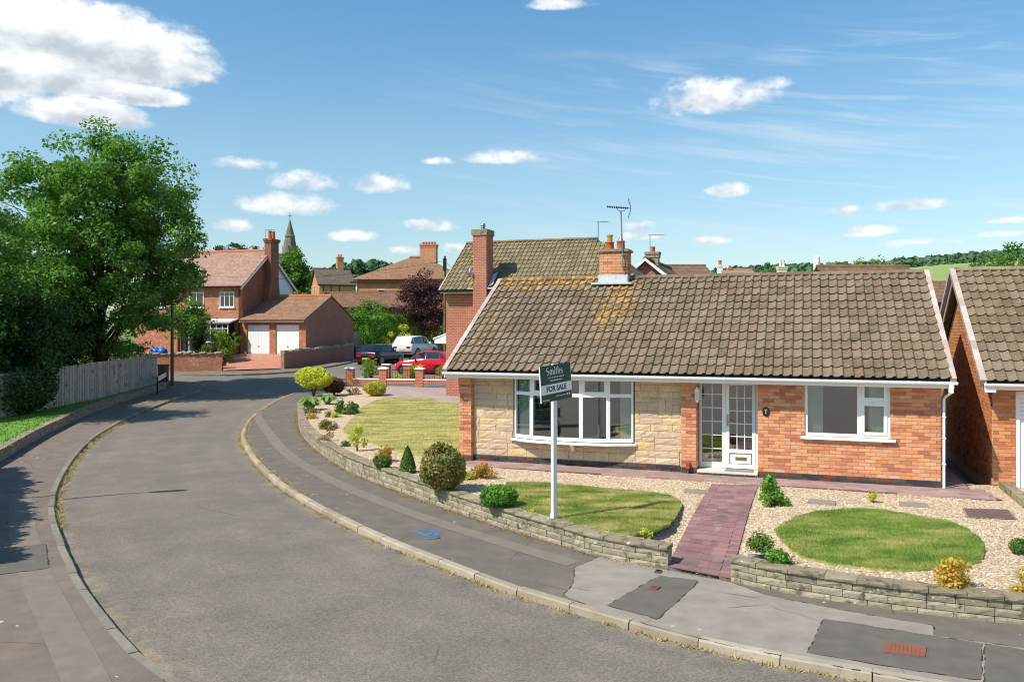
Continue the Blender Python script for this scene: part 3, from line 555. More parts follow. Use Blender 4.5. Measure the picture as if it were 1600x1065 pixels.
def kerbs(line, parent, side, step=.92, mat='kerb'):
    t = MB(); t.loft([[(x, y, z) for y, z in ((0, -.16), (.012, .085), (.03, .104), (.135, .108), (.135, -.16))] for x in (0.008, .5, .992)])
    L = resample([(a, b, 0) for a, b in line], step=.02, smooth=0); k = int(step/.02); Ms = []
    for i in range(0, len(L)-k, k):
        a, b = L[i], L[i+k]; d = b-a; ln = float(np.hypot(*d)); an = math.atan2(d[1], d[0])
        if side < 0: a, an = b, an+math.pi
        za, zb = R(a[1]), R((a+[math.cos(an)*ln, math.sin(an)*ln])[1])
        Rm = RZ(an+random.gauss(0, .006)) @ Matrix.Rotation(-math.atan2(zb-za, ln), 4, 'Y')
        Ms.append(TM((a[0], a[1], za+random.gauss(0, .004)), Rm, (ln, 1, 1)))
    pieces(parent, 'kerb_stone', 'kerb_stones', t, Ms, mat)
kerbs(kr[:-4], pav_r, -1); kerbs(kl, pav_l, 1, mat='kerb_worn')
# repairs in the pavement surface
bl = resample(gr([(400, 640), (404, 655), (414, 668), (441, 704), (481, 731), (549, 765), (617, 792), (684, 816), (786, 848), (880, 876), (897, 880)], Pv), n=60)
def ribbon(name, line, wd, mat, lift, parent):
    a, b = offset(line, wd/2), offset(line, -wd/2); V, Fq = strip(a, b, pv(a)+lift, pv(b)+lift); return link(name, mesh_np(name, V, Fq, mat), parent)
ribbon('repair_strip', bl, .34, 'patch_band', .004, pav_r)
ribbon('repair_strip', resample(gr([(150, 1100), (125, 1040), (90, 970), (55, 900), (40, 850), (32, 800), (34, 770)], Pv), n=40), .42, 'patch_band', .004, pav_l)
def patch(name, px, mat, lift, parent):
    P = resample(gr(px+[px[0]], Pv), step=.09, smooth=0)+0; P = P+rng.normal(0, .006, P.shape); o = sheet(name, P, lambda x, y: Pv(y)+lift, mat, 0, parent)
    wv = .004+.004*np.sin(np.arange(len(P))*.7+rng.random()*6)+rng.uniform(-.002, .004, len(P)); T = np.gradient(P, axis=0); T /= np.hypot(T[:, 0], T[:, 1])[:, None]+1e-9; nn = np.c_[-T[:, 1], T[:, 0]]
    a, b_ = P+nn*wv[:, None], P-nn*wv[:, None]; V, Fq = strip(a, b_, pv(a)+lift+.003, pv(b_)+lift+.003); keep = rng.random(len(Fq)) < .6; link('tar_seam', mesh_np('tar_seam', V, Fq[keep], 'tar'), parent); return o
patch('repair_patch', [(937, 869), (1043, 890), (1140, 909), (1200, 930), (1330, 956), (1460, 977), (1458, 992), (1640, 1018), (1700, 1108), (1500, 1075), (1266, 1033), (1147, 1010), (1041, 984), (944, 956), (880, 930), (897, 911), (897, 887)], 'patch_light', .004, pav_r)
patch('repair_patch', [(1031, 899), (1092, 908), (1028, 968), (948, 946)], 'patch_dark', .008, pav_r)
patch('repair_patch', [(1287, 967), (1534, 1005), (1534, 1064), (1380, 1040), (1261, 1020)], 'patch_dark', .008, pav_r)
patch('repair_patch', [(1538, 1006), (1700, 1030), (1700, 1100), (1538, 1068)], 'patch_dark', .0085, pav_r)
patch('repair_patch', [(-20, 862), (72, 850), (76, 888), (-20, 900)], 'patch_dark', .008, pav_l)
# covers let into the paving
def cover(name, label, px, zf, plate, rim, group=None):
    P = [gp(x, y, zf) for x, y in px]; c = sum(P, Vector())/4; t = thing(name, label, 'cover', c, 0, group); b = MB(); q = [p-c for p in P]
    b.quad(*[(p.x*1.07, p.y*1.07, .0105) for p in q]); b.build('frame', rim, t); b = MB(); b.prism([(p.x*.96, p.y*.96, .011) for p in q], (0, 0, .012))
    d1, d2 = q[1]-q[0], q[3]-q[0]; b.build('plate', plate, t); b = MB()
    for i in range(1, 9):
        s = q[0]+d1*(.07+i*.096); e = s+d2*.84; s = s+d2*.08; n = d1.normalized()*.008; b.prism([(s-n).to_tuple()[:2]+(.023,), (s+n).to_tuple()[:2]+(.023,), (e+n).to_tuple()[:2]+(.023,), (e-n).to_tuple()[:2]+(.023,)], (0, 0, .004))
    b.build('tread', plate, t); return t
cover('inspection_cover', 'long rust red inspection cover in the dark pavement patch', [(1379, 1020), (1447, 1028), (1449, 1012), (1381, 1004)], Pv, 'rust', 'patch_dark')
cover('stopcock_cover', 'small rusty square stopcock cover in the dark pavement repair', [(1012, 921), (1026, 923), (1033, 918), (1019, 916)], Pv, 'rust', 'patch_dark')
cover('meter_cover', 'small grey cover beside the end of the garden wall', [(1022, 895), (1032, 896), (1035, 892), (1025, 891)], Pv, 'galv', 'patch_dark')
cover('drain_cover', 'brown drain cover in a concrete frame on gravel beside the driveway wall', [(1512, 808), (1587, 811), (1575, 797), (1505, 795)], 0., 'rust_brown', 'mat_grey')
sm = thing('spray_mark', 'blue sprayed utility mark on the dark pavement', 'marking'); zl = .006
def stroke(pts, wd):
    b = MB(); L = resample([gp(x, y, Pv) for x, y in pts], n=14, smooth=2); a, c = offset(L, wd/2), offset(L, -wd/2)
    V, Fq = strip(a, c, pv(a)+zl, pv(c)+zl); link('paint_stroke', mesh_np('paint_stroke', V, Fq, 'blue_spray'), sm)
stroke([(648, 830), (660, 835), (674, 840), (684, 838), (680, 832), (670, 829), (660, 830)], .05); stroke([(664, 840), (672, 842), (684, 836)], .07); stroke([(668, 836), (676, 833), (681, 829)], .045)
lid = gp(678, 840, Pv); b = MB(); b.lathe([(.085, .004), (.085, .014), (.07, .016), (.0, .016)], n=16); b.build('round_cover', 'patch_dark', None, label='small dark round lid beside the blue sprayed mark', cat='cover', loc=(lid.x+.02, lid.y, lid.z))
# ------------------------------------------------------------------ garden ground
AH = math.radians(19.4); CA, SA = math.cos(AH), math.sin(AH); HX, HYY = -1.288, 20.42
def hl(x, y, z=0.): return Vector((HX+CA*x+SA*y, HYY-SA*x+CA*y, z))            # bungalow frame -> world
pa, pb, pc, pd = gp(1112, 757), gp(1184, 758), gp(1142, 906, Pv), gp(1043, 888, Pv)
pm0, pm1 = (pa+pb)/2, (pc+pd)/2; pax = (pm1-pm0); plen = Vector(pax[:2]).length; pu = Vector(pax[:2]).normalized()
def Gz(x, y):                                            # the beds dip to the pavement beside the path
    d = Vector((x, y))-Vector(pm0[:2]); a = d.dot(pu)/plen; q = abs(d.x*pu.y-d.y*pu.x); s = min(1, max(0, a)); fall = s*s*(3-2*s)*s
    k = 1 if q < .55 else max(0, 1-(q-.55)/.7); k = k*k*(3-2*k)
    return max(0., Pv(y)+.02 if y > 42 else 0.)*1.0-.27*fall*k
wi1, wi2 = [Vector((*p, 0)) for p in offset(resample(wr1, n=60), -.10)], [Vector((*p, 0)) for p in offset(resample(wr2, n=30), -.10)]
bed = wi2+wi1+[gp(488, 621), gp(520, 611), gp(545, 604), gp(620, 606)]+[hl(0, 12), hl(.3, 1), hl(10.3, 1), hl(12.4, .6), hl(12.4, -9)]
sheet('gravel_bed', bed, lambda x, y: Gz(x, y)-.004, 'gravel', res=.14, kind='structure')
lawns = {'side': ([(535, 671), (541, 681), (572, 690), (592, 698), (626, 709), (660, 714), (722, 707), (722, 686), (770, 686), (770, 634), (684, 629), (676, 623), (606, 622), (595, 623), (568, 634), (552, 652)], 'lawn_dry', 'blade_dry', 70000, 'striped sun-dried lawn beside the bungalow'),
         'mid': ([(791, 755), (848, 755), (929, 763), (1035, 772), (1066, 783), (1060, 804), (1038, 828), (986, 837), (935, 831), (890, 819), (809, 798), (785, 775)], 'lawn', 'blade', 60000, 'dry lawn in front of the bow window'),
         'right': ([(1210, 829), (1255, 803), (1349, 794), (1443, 810), (1499, 819), (1544, 853), (1529, 886), (1462, 891), (1390, 894), (1274, 879), (1236, 864)], 'lawn', 'blade_fresh', 80000, 'kidney shaped green lawn in front of the right window')}
for k, (px, mt, bm, n, lb) in lawns.items():
    P = resample([gp(x, y) for x, y in px]+[gp(*px[0])], n=110, smooth=1); P = P+rng.normal(0, .012, P.shape)
    sheet('lawn', P, .028, mt, .04, kind='structure'); blades('grass', 'short grass of the '+lb, P, .026, bm, n, .03)
# loose pebbles over the beds
q = np.c_[rng.uniform(-8, 9, 90000), rng.uniform(9.5, 30, 90000)]; q = q[inside([tuple(p)[:2] for p in bed], q[:, 0], q[:, 1])]
keep = rng.random(len(q)) < np.clip(1.6-q[:, 1]/16, .12, 1); q = q[keep][:26000]
d0 = np.array([(1, 0, 0), (-1, 0, 0), (0, 1, 0), (0, -1, 0), (0, 0, 1), (0, 0, -.4)]); fo = np.array([(0, 2, 4), (2, 1, 4), (1, 3, 4), (3, 0, 4)])
nq = len(q); sc = rng.uniform(.009, .02, (nq, 1, 1))*rng.uniform(.6, 1.2, (nq, 1, 3)); an = rng.random(nq)*6.28; cs, sn = np.cos(an), np.sin(an)
Rm = np.zeros((nq, 3, 3)); Rm[:, 0, 0] = cs; Rm[:, 0, 1] = -sn; Rm[:, 1, 0] = sn; Rm[:, 1, 1] = cs; Rm[:, 2, 2] = 1
Vp = np.einsum('nij,nkj->nki', Rm, d0[None]*sc)+np.c_[q, [Gz(x, y)+.001 for x, y in q]][:, None]
link('gravel', mesh_np('gravel', Vp.reshape(-1, 3), (fo[None]+np.arange(nq)[:, None, None]*6).reshape(-1, 3), 'pebble', np.repeat(rng.random(nq), 4)), None, 'loose pink and cream pebbles spread over the garden beds', 'gravel', None, 'stuff')
# paths of imprinted blocks
pt = MB(); pt.box(.004, .004, -.05, .996, .996, 0.)
def paved(parent, cells, name='paving_block', mat='paver'):
    """cells: (matrix) unit block scaled to its cell"""
    pieces(parent, name, 'paving_blocks', pt, cells, mat, 300)
base = [gp(1112, 756), gp(1184, 757)]
nrm = Vector((pu.y, -pu.x)); wtop = (pb-pa).length; wbot = (pc-pd).length; ang_p = math.atan2(pu.y, pu.x)
bp = MB(); N = 14
for i in range(N):
    for (s, e) in ((i/N, (i+1)/N),):
        p0, p1, p2, p3 = pa.lerp(pd, s), pb.lerp(pc, s), pb.lerp(pc, e), pa.lerp(pd, e); bp.quad(*[(p.x, p.y, Gz(p.x, p.y)+.015) for p in (p0, p1, p2, p3)])
path = bp.build('garden_path', 'paver_joint', kind='structure'); cells = []
def pathcell(a, e, u0, u1):   # a, e: metres along; u0, u1: share across
    P = [pa.lerp(pd, a/plen).lerp(pb.lerp(pc, a/plen), u0), pa.lerp(pd, a/plen).lerp(pb.lerp(pc, a/plen), u1), pa.lerp(pd, e/plen).lerp(pb.lerp(pc, e/plen), u0)]
    for p in P: p.z = Gz(p.x, p.y)+.020
    X, Y = P[1]-P[0], P[2]-P[0]; Zv = Vector((0, 0, 1))
    cells.append(Matrix(((X.x, Y.x, 0, P[0].x), (X.y, Y.y, 0, P[0].y), (X.z, Y.z, 1, P[0].z), (0, 0, 0, 1))))
a = 0.
while a < plen-.05:
    e = min(plen, a+.105); pathcell(a, e, .0, .17); pathcell(a, e, .83, 1.); a = e
a = 0.
while a < plen-.05:
    e = min(plen, a+random.choice((.2, .2, .3))); c = [.17, .17+.66*random.choice((.33, .42, .5)), .17+.66*random.choice((.66, .75)), .83]
    for u0, u1 in zip(c[:-1], c[1:]): pathcell(a, e, u0, u1)
    a = e
paved(path, cells)
# paving along the front of the bungalow
fp = [hl(.2, .1), hl(.2, -.62), hl(5.0, -.80), hl(7.2, -.80), hl(11.3, -.98), hl(11.55, -.9), hl(11.15, .05), hl(11.3, 7), hl(10.55, 7), hl(10.55, .1)]
front = sheet('front_paving', fp, .013, 'paver_joint', kind='structure'); cells = []
for r_, y0 in enumerate(np.arange(-.96, -.02, .155)):
    x = .22+random.random()*.1
    while x < 11.35:
        L = random.choice((.2, .3, .3, .4)); x1 = min(x+L, 11.45); lo = -.60-.2*min(1, max(0, x)/5) if x < 7.2 else -.8-.18*(x-7.2)/4.1
        if y0 > lo-.06: cells.append(TM(hl(x, y0, .018), RZ(-AH), (x1-x, .155, 1)))
        x = x1
for y0 in np.arange(.0, 6.8, .2):
    for x in np.arange(10.72, 11.1, .2): cells.append(TM(hl(x, y0, .018), RZ(-AH), (.2, .2, 1)))
paved(front, cells, mat='paver_front')
# stepping slabs
for (px, py, lb) in ((1284, 785, 'grey stepping slab on the gravel between the right lawn and the house'), (1428, 789, 'stepping slab on the gravel towards the drain cover'), (1088, 768, 'pale stepping slab tucked beside the top of the path'), (1196, 873, 'stepping slab behind the wall by the foot of the path')):
    p = gp(px, py, Gz(*gp(px, py)[:2])); b = MB(); b.box(-.24, -.17, -.03, .24, .17, .022); b.build('stepping_slab', 'mat_grey', None, label=lb, cat='slab', loc=p, rz=-AH+random.uniform(-.1, .1))
# drive of the house behind
sheet('driveway', [gp(563, 606), gp(590, 603.5), gp(745, 609), gp(760, 634), gp(684, 629), gp(676, 623), gp(606, 622), gp(590, 616)], lambda x, y: .012 if y < 42 else max(.012, Pv(y)+.03), 'drive_pink', 0, kind='structure')
def font_mesh(name, cu):
    o = bpy.data.objects.new(name, cu); C.objects.link(o); bpy.context.view_layer.update(); me = bpy.data.meshes.new_from_object(o); bpy.data.objects.remove(o); return me
# ------------------------------------------------------------------ low garden walls of rock-faced blocks
def rock_tmpl(seed, bulge=.12):
    g = random.Random(seed); b = MB(); nx, nz = 4, 3; F = [[(i/nx, -bulge*(0 if i in (0, nx) or k in (0, nz) else g.uniform(.2, 1)), k/nz) for i in range(nx+1)] for k in range(nz+1)]
    i0 = len(b.v); b.v += [p for r in F for p in r]
    for k in range(nz):
        for i in range(nx): a = i0+k*(nx+1)+i; b.f.append((a, a+1, a+nx+2, a+nx+1)); b.r.append(0)
    b.quad((0, 0, 1), (1, 0, 1), (1, 1, 1), (0, 1, 1)).quad((0, 1, 0), (0, 0, 0), (0, 0, 1), (0, 1, 1)).quad((1, 0, 0), (1, 1, 0), (1, 1, 1), (1, 0, 1)).quad((1, 1, 0), (0, 1, 0), (0, 1, 1), (1, 1, 1)).quad((0, 0, 0), (0, 1, 0), (1, 1, 0), (1, 0, 0))
    return b
def block_wall(name, label, line, side, topf, courses, thick=.2, cop=.055, copw=.26):
    L = resample(line, step=.02, smooth=2)
    if side < 0: L = L[::-1]
    t = thing(name, label, 'wall'); Ms = [[], [], []]; Cs = []; n = len(L)
    def put(i, j, z0, z1, y0, th):
        a, c = L[i], L[min(j, n-1)]; d = c-a; ln = float(np.hypot(*d)); an = math.atan2(d[1], d[0]); nv = np.array([-math.sin(an), math.cos(an)])
        return TM((*(a+nv*y0+d/ln*.004), z0), RZ(an+random.gauss(0, .008)), (max(ln-.008, .02), th, z1-z0))
    for k in range(courses):
        i = 0 if k % 2 else -random.randint(4, 9)
        while i < n-2:
            j = min(i+random.randint(13, 22), n-1); a = max(i, 0)
            if j-a > 3:
                ym = L[(a+j)//2][1]; zb = Pv(ym)-.03; zt = topf(ym)-cop; h = (zt-zb)/courses
                Ms[random.randrange(3)].append(put(a, j, zb+k*h+.004, zb+(k+1)*h-.006, random.uniform(-.004, .010), thick-.02))
            i = j
    i = 0
    while i < n-2:
        j = min(i+random.randint(20, 25), n-1); ym = L[(i+j)//2][1]; z = topf(ym); Cs.append(put(i, j, z-cop+random.uniform(-.003, .003), z+random.uniform(-.004, .006), -.03, copw)); i = j
    for k in range(3): pieces(t, 'block', 'blocks', rock_tmpl(40+k, .07), Ms[k], 'block', 130)
    pieces(t, 'coping_stone', 'coping_stones', rock_tmpl(50, .05), Cs, 'coping', 130)
    Lc = offset(L[::8], .05); Ld = offset(L[::8], thick-.03); b = MB(); zb = lambda y: Pv(y)-.05
    b.loft([[(p[0], p[1], zb(p[1])), (q_[0], q_[1], zb(q_[1])), (q_[0], q_[1], topf(q_[1])-cop), (p[0], p[1], topf(p[1])-cop)] for p, q_ in zip(Lc, Ld)]); b.build('mortar_core', 'mortar_dark', t)
    return t
block_wall('garden_wall', 'long curved low rock-faced block wall round the front and side gardens', wr1, -1, lambda y: .05, 3)
block_wall('garden_wall', 'straight low rock-faced block wall on the garage side of the path', wr2, -1, lambda y: .05, 3)
block_wall('verge_wall', 'low curved block wall holding the grass verge below the fence', wl, 1, lambda y: Pv(y)+.34, 3)
# ------------------------------------------------------------------ brickwork and roof tiles
bt = MB(); bt.box(0, 0, 0, 1, 1, 1)
def bricks_in(u0, u1, z0, z1, holes=(), lim=None, L=.225, ch=.075):
    out = []; k = 0; z = z0
    while z < z1-.02:
        zt = min(z+ch, z1); zm = (z+zt)/2; iv = [(u0, u1)] if lim is None else [lim(zm)]
        for (a, c, b0, b1) in holes:
            if b0 < zm < b1: iv = [s for x, y in iv for s in ((x, min(y, a)), (max(x, c), y)) if s[1]-s[0] > .02]
        for x, y in iv:
            p = u0+(0 if k % 2 else -L/2)+math.floor((x-u0)/L)*L
            while p < y:
                a, c = max(p, x), min(p+L, y)
                if c-a > .035: out.append((a, c, z, zt))
                p += L
        z += ch; k += 1
    return out
def brickwork(parent, cells, O, U, N, mat, nmax=300, name='brick', rest='brickwork', proud=.012, jit=.002):
    """cells (u0, u1, z0, z1) on the plane through O with direction U along and N outward"""
    U = Vector(U); N = Vector(N); O = Vector(O); Ms = []
    for a, c, z0, z1 in cells:
        o = O+U*(a+.005)+Vector((0, 0, z0+.004))-N*.05; w_, h_, d_ = c-a-.010, z1-z0-.009, .05+proud+random.uniform(-jit, jit)
        Ms.append(Matrix(((U.x*w_, N.x*d_, 0, o.x), (U.y*w_, N.y*d_, 0, o.y), (0, 0, h_, o.z), (0, 0, 0, 1))))
    pieces(parent, name, rest, bt, Ms, mat, nmax)
def tile_tmpl(wd=.2, L=.39):
    b = MB(); prof = [(0, .002), (.18, 0), (.45, .003), (.58, .012), (.68, .034), (.80, .044), (.92, .034), (1.0, .006)]; lo = []; hi = []; bt_ = []
    for u, h in prof: lo.append((u*wd*1.02, 0, h+.032)); hi.append((u*wd*1.02, L, h)); bt_.append((u*wd*1.02, 0.035, h-.006))
    b.loft([lo, hi], close=False, caps=False); b.loft([bt_, lo], close=False, caps=False); return b
def tiled_slope(parent, x0, x1, ye, ze, yr, zr, cols, rows, mat, nmax=300, inc=None):
    run, rise = yr-ye, zr-ze; S = math.hypot(run, rise); pit = math.atan2(rise, run); g = S/rows; wd = (x1-x0)/cols; Ms = []
    for r in range(rows):
        for c in range(cols):
            x = x0+c*wd; s = r*g
            if inc and not inc(x+wd/2, (s+g/2)/S): continue
            sl_ = (random.random() < .02)*random.uniform(.01, .035); sag = -.018*math.sin(math.pi*(x-x0)/(x1-x0)*1.5)**2*math.sin(math.pi*min(1, s/S))
            Ms.append(TM((x+random.gauss(0, .0022), ye+(s-sl_)*math.cos(pit), ze+(s-sl_)*math.sin(pit)+.018+sag*.5+random.uniform(-.002, .004)), Matrix.Rotation(pit+random.gauss(0, .004), 4, 'X') @ RZ(random.gauss(0, .004))))
    pieces(parent, 'roof_tile', 'roof_tiles', tile_tmpl(wd, g*1.12), Ms, mat, nmax)
def gutter(parent, x0, x1, y, z, r=.055, name='gutter', mat='upvc'):
    b = MB(); ring = [(-r, 0.012), (-r, 0), (-r*.85, -r*.6), (-r*.4, -r*.95), (0, -r), (r*.4, -r*.95), (r*.85, -r*.6), (r, 0), (r, .012), (r*.88, .012), (r*.75, -r*.5), (0, -r*.85), (-r*.75, -r*.5), (-r*.88, .012)]
    b.loft([[(x, y+a, z+c) for a, c in ring] for x in (x0, x1)]); g = b.build(name, mat, parent)
    x = x0+.9
    while x < x1: b = MB(); b.loft([[(q, y+a*1.1, z+c*1.1) for a, c in ring[:9]] for q in (x, x+.05)]); b.build('gutter_joint', mat, g); x += 1.9
    return g
def ridge_run(parent, x0, x1, y, z, mat, r=.11, step=.42, name='ridge_tile'):
    t = MB(); n = 8; A = [math.pi*k/n for k in range(n+1)]
    t.loft([[(x, -math.cos(a)*r, math.sin(a)*r*.75-.035) for a in A]+[(x, r*.85, -.06), (x, -r*.85, -.06)] for x in (.006, .99)])
    Ms = []; x = x0
    while x < x1-.05: w_ = min(step, x1-x); Ms.append(TM((x, y+random.gauss(0, .004), z+random.gauss(0, .004)), RZ(random.gauss(0, .01)), (w_, 1, 1))); x += step
    pieces(parent, name, 'ridge_tiles', t, Ms, mat)
def verge_run(parent, x, ye, ze, yr, zr, n, mat, wd=.11, drop=.1):
    run, rise = yr-ye, zr-ze; S = math.hypot(run, rise); pit = math.atan2(abs(rise), abs(run)); t = MB(); t.box(-wd/2, -.01, -drop, wd/2, S/n*1.03, .055); Ms = []
    for i in range(n):
        s = S/n*i; d = 1 if run > 0 else -1
        Ms.append(TM((x, ye+run*i/n, ze+rise*i/n+.012+.0), (Matrix.Rotation(pit+.035, 4, 'X') if d > 0 else RZ(math.pi) @ Matrix.Rotation(pit+.035, 4, 'X'))))
    pieces(parent, 'verge_tile', 'verge_tiles', t, Ms, mat)
def pane_rect(b, P, U, z0, z1, w_, N, d=.0): # one glass sheet
    b.quad(P+Vector((0, 0, z0))+N*d, P+U*w_+Vector((0, 0, z0))+N*d, P+U*w_+Vector((0, 0, z1))+N*d, P+Vector((0, 0, z1))+N*d)
def obar(b, P, U, N, u0, u1, z0, z1, d0, d1): # bar in a wall frame
    M = Matrix(((U.x, N.x, 0, P.x), (U.y, N.y, 0, P.y), (0, 0, 1, P.z), (0, 0, 0, 1))); b.box(u0, d0, z0, u1, d1, z1, M)
# ------------------------------------------------------------------ the bungalow
bun = thing('bungalow', 'long brick and stone fronted bungalow with brown tiled roof and white bow window', 'house', (HX, HYY, 0), -AH)
X_, Y_ = Vector((1, 0, 0)), Vector((0, -1, 0))
WLH = 2.2
core = MB()                                              # wall shell with real openings
def wallplate(b, x0, x1, z0, z1, y, holes):
    zs = sorted({z0, z1}|{h for o in holes for h in o[2:]}); xs = sorted({x0, x1}|{h for o in holes for h in o[:2]})
    for a, c in zip(xs[:-1], xs[1:]):
        for d, e in zip(zs[:-1], zs[1:]):
            if not any(o[0]-1e-6 <= a and c <= o[1]+1e-6 and o[2]-1e-6 <= d and e <= o[3]+1e-6 for o in holes): b.box(a, y, d, c, y+.10, e)
WIN = (7.99, 9.66, .96, 2.2); DOOR = (5.74, 7.03, -.1, 2.2)
wallplate(core, 7.03, 10.6, -.3, WLH, 0, [WIN]); wallplate(core, 0, .31, -.3, WLH, 0, []); wallplate(core, 5.38, 5.72, -.3, WLH, 0, [])
core.box(0, .1, -.3, .1, 6.99, WLH); core.box(10.5, .1, -.3, 10.6, 6.99, WLH); core.box(0, 6.99, -.3, 10.6, 7.09, WLH)
core.prism([(0.02, .1, WLH), (0.02, 6.99, WLH), (0.02, 3.5, 4.5)], (.1, 0, 0)); core.prism([(10.48, .1, WLH), (10.48, 6.99, WLH), (10.48, 3.5, 4.5)], (.1, 0, 0))
front_wall = core.build('wall', 'mortar', bun)
cells = bricks_in(7.03, 10.6, .15, 2.2, [WIN]); pierc = bricks_in(0, .315, .15, 2.2)+bricks_in(5.38, 5.72, .15, 2.2)
brickwork(front_wall, cells+pierc, (0, 0, 0), X_, Y_, 'brick', 300)
brickwork(front_wall, bricks_in(7.03, 10.6, 0, .15)+bricks_in(0, .315, 0, .15)+bricks_in(5.38, 5.72, 0, .15), (0, 0, 0), X_, Y_, 'brick_blue', 200, 'plinth_brick', 'plinth_brickwork', .016)
# side returns of the piers and the gable ends
rb = bricks_in(0, .36, .15, 2.2); brickwork(front_wall, [(a, c, z0, z1) for a, c, z0, z1 in rb], (5.72, 0, 0), (0, 1, 0), (1, 0, 0), 'brick', 0, 'brick', 'return_brickwork')
brickwork(front_wall, bricks_in(0, .13, .15, 2.2), (.315, -.0, 0), (0, 1, 0), (1, 0, 0), 'brick', 0, 'brick', 'return_brickwork')
lim = lambda z: (0.0, 7.0) if z < 2.2 else (3.5*(z-2.2)/2.3, 7-3.5*(z-2.2)/2.3)
brickwork(front_wall, bricks_in(0, 7, 0, 4.3, lim=lim), (0, 0, 0), (0, 1, 0), (-1, 0, 0), 'brick', 0, 'brick', 'gable_brickwork')
brickwork(front_wall, bricks_in(0, 7, 0, 4.3, lim=lim), (10.6, 0, 0), (0, 1, 0), (1, 0, 0), 'brick', 0, 'brick', 'gable_brickwork')
b = MB()                                                 # corbel at the head of the corner pier
for k, (z, p) in enumerate(((2.05, .10), (1.93, .075), (1.80, .05), (1.72, .03))): b.box(.0, -p, z-.06 if k else z-.1, .315, -.012, 2.2-.001*k if k == 0 else z+.02)
b.build('corbel', 'brick', bun)
# stone panel
sp = MB(); BAY = (1.36, 4.31, .58, 2.2)
wallplate(sp, .31, 5.38, -.3, WLH, .13, [BAY]); stone_wall = sp.build('stone_panel', 'mortar', bun); St = []
def stone(x0, x1, z0, z1):
    for a, c in ((x0, min(x1, BAY[0])), (max(x0, BAY[1]), x1)) if z1 > BAY[2]+.02 else ((x0, x1),):
        if c-a > .05: St.append((a, c, z0, min(z1, 2.2)))
z = .165
while z < 2.15:
    x = .325; mod = .30 if z+.3 < 2.2 else 2.2-z
    while x < 5.38:
        if random.random() < .2 and mod > .2: L = random.uniform(.12, .18); x1 = min(x+L, 5.375); stone(x, x1, z, z+mod); x = x1; continue
        blk = min(random.uniform(.7, 1.3), 5.375-x); sp_ = random.choice((.5, .5, .33, .66))
        for (a0, a1) in ((0, sp_), (sp_, 1)):
            q_ = x
            while q_ < x+blk-.02: L = random.uniform(.28, .62); q1 = q_+L if q_+L < x+blk-.15 else x+blk; stone(q_, q1, z+mod*a0, z+mod*a1); q_ = q1
        x += blk
        if 5.38-x < .04: break
    z += mod
SM = [[], [], []]
for a, c, z0, z1 in St: SM[random.randrange(3)].append(TM((a+.004, .13-.02+random.uniform(-.006, .006), z0+.004), None, (c-a-.008, .05, z1-z0-.008)))
for k in range(3): pieces(stone_wall, 'cladding_stone', 'cladding_stones', rock_tmpl(70+k, .24), SM[k], 'stone', 150)
brickwork(stone_wall, bricks_in(.315, 5.38, 0, .16), (0, .13, 0), X_, Y_, 'brick_blue', 200, 'plinth_brick', 'plinth_brickwork', .03)
# rooms behind the glass
b = MB(); b.box(.2, .32, .02, 5.3, 3.6, 2.25); b.box(7.2, .22, .02, 10.4, 3.6, 2.25); b.box(5.45, .62, .02, 7.15, 3.6, 2.25)
for f in b.f[:]: pass
me = b.mesh('rooms', 'interior'); rooms = link('room_lining', None, bun)
rm = MB()
for (x0, x1, y0) in ((.2, 5.3, .32), (7.2, 10.4, .22), (5.5, 7.15, .62)):
    rm.quad((x0, 3.6, 0.02), (x1, 3.6, .02), (x1, 3.6, 2.25), (x0, 3.6, 2.25)).quad((x0, y0, .02), (x0, 3.6, .02), (x0, 3.6, 2.25), (x0, y0, 2.25)).quad((x1, y0, .02), (x1, 3.6, .02), (x1, 3.6, 2.25), (x1, y0, 2.25)).quad((x0, y0, .02), (x1, y0, .02), (x1, 3.6, .02), (x0, 3.6, .02)).quad((x0, y0, 2.25), (x1, y0, 2.25), (x1, 3.6, 2.25), (x0, 3.6, 2.25))
bpy.data.objects.remove(rooms); rm.build('room_lining', 'interior', bun)
# bow window
bay = link('bow_window', None, bun); BP = [(1.39, .12), (1.88, -.10), (2.5, -.20), (3.12, -.20), (3.74, -.10), (4.28, .12)]
fr = MB(); gl = []
for i in range(5):
    A, B = Vector((*BP[i], 0)), Vector((*BP[i+1], 0)); U = (B-A).normalized(); N = Vector((U.y, -U.x, 0)); L = (B-A).length
    for (u0, u1, z0, z1) in ((0, .045, .63, 2.17), (L-.045, L, .63, 2.17), (.045, L-.045, .63, .71), (.045, L-.045, 1.66, 1.74), (.045, L-.045, 2.08, 2.17)): obar(fr, A, U, N, u0, u1, z0, z1, -.07, 0)
    if i in (1, 3):
        for (u0, u1, z0, z1) in ((.045, .09, 1.74, 2.08), (L-.09, L-.045, 1.74, 2.08), (.09, L-.09, 1.74, 1.785), (.09, L-.09, 2.03, 2.08)): obar(fr, A, U, N, u0, u1, z0, z1, -.05, .018)
    gl.append((A, U, N, L))
fr.build('frame', 'upvc', bay)
for A, U, N, L in gl:
    for z0, z1 in ((.71, 1.66), (1.74, 2.08)): b = MB(); pane_rect(b, A+U*.045, U, z0, z1, L-.09, N, -.035); b.build('pane', 'glass', bay)
b = MB(); b.prism([(x, y, .56) for x, y in [(1.29, .125)]+[(1.32, .06)]+[(x+(x-2.83)*.03, y-.09) for x, y in BP[1:-1]]+[(4.36, .06), (4.40, .125)]], (0, 0, .05)); b.build('sill', 'upvc', bay)
b = MB(); b.prism([(x, y, 2.17) for x, y in BP], (0, 0, .035)); b.build('head_board', 'upvc', bay)
b = MB(); b.prism([(2.83, -.13, .56), (2.83, .10, .56), (2.83, .10, .36), (2.83, .02, .37), (2.83, -.09, .5)], (.07, 0, 0)); b.build('bracket', 'upvc', bay)
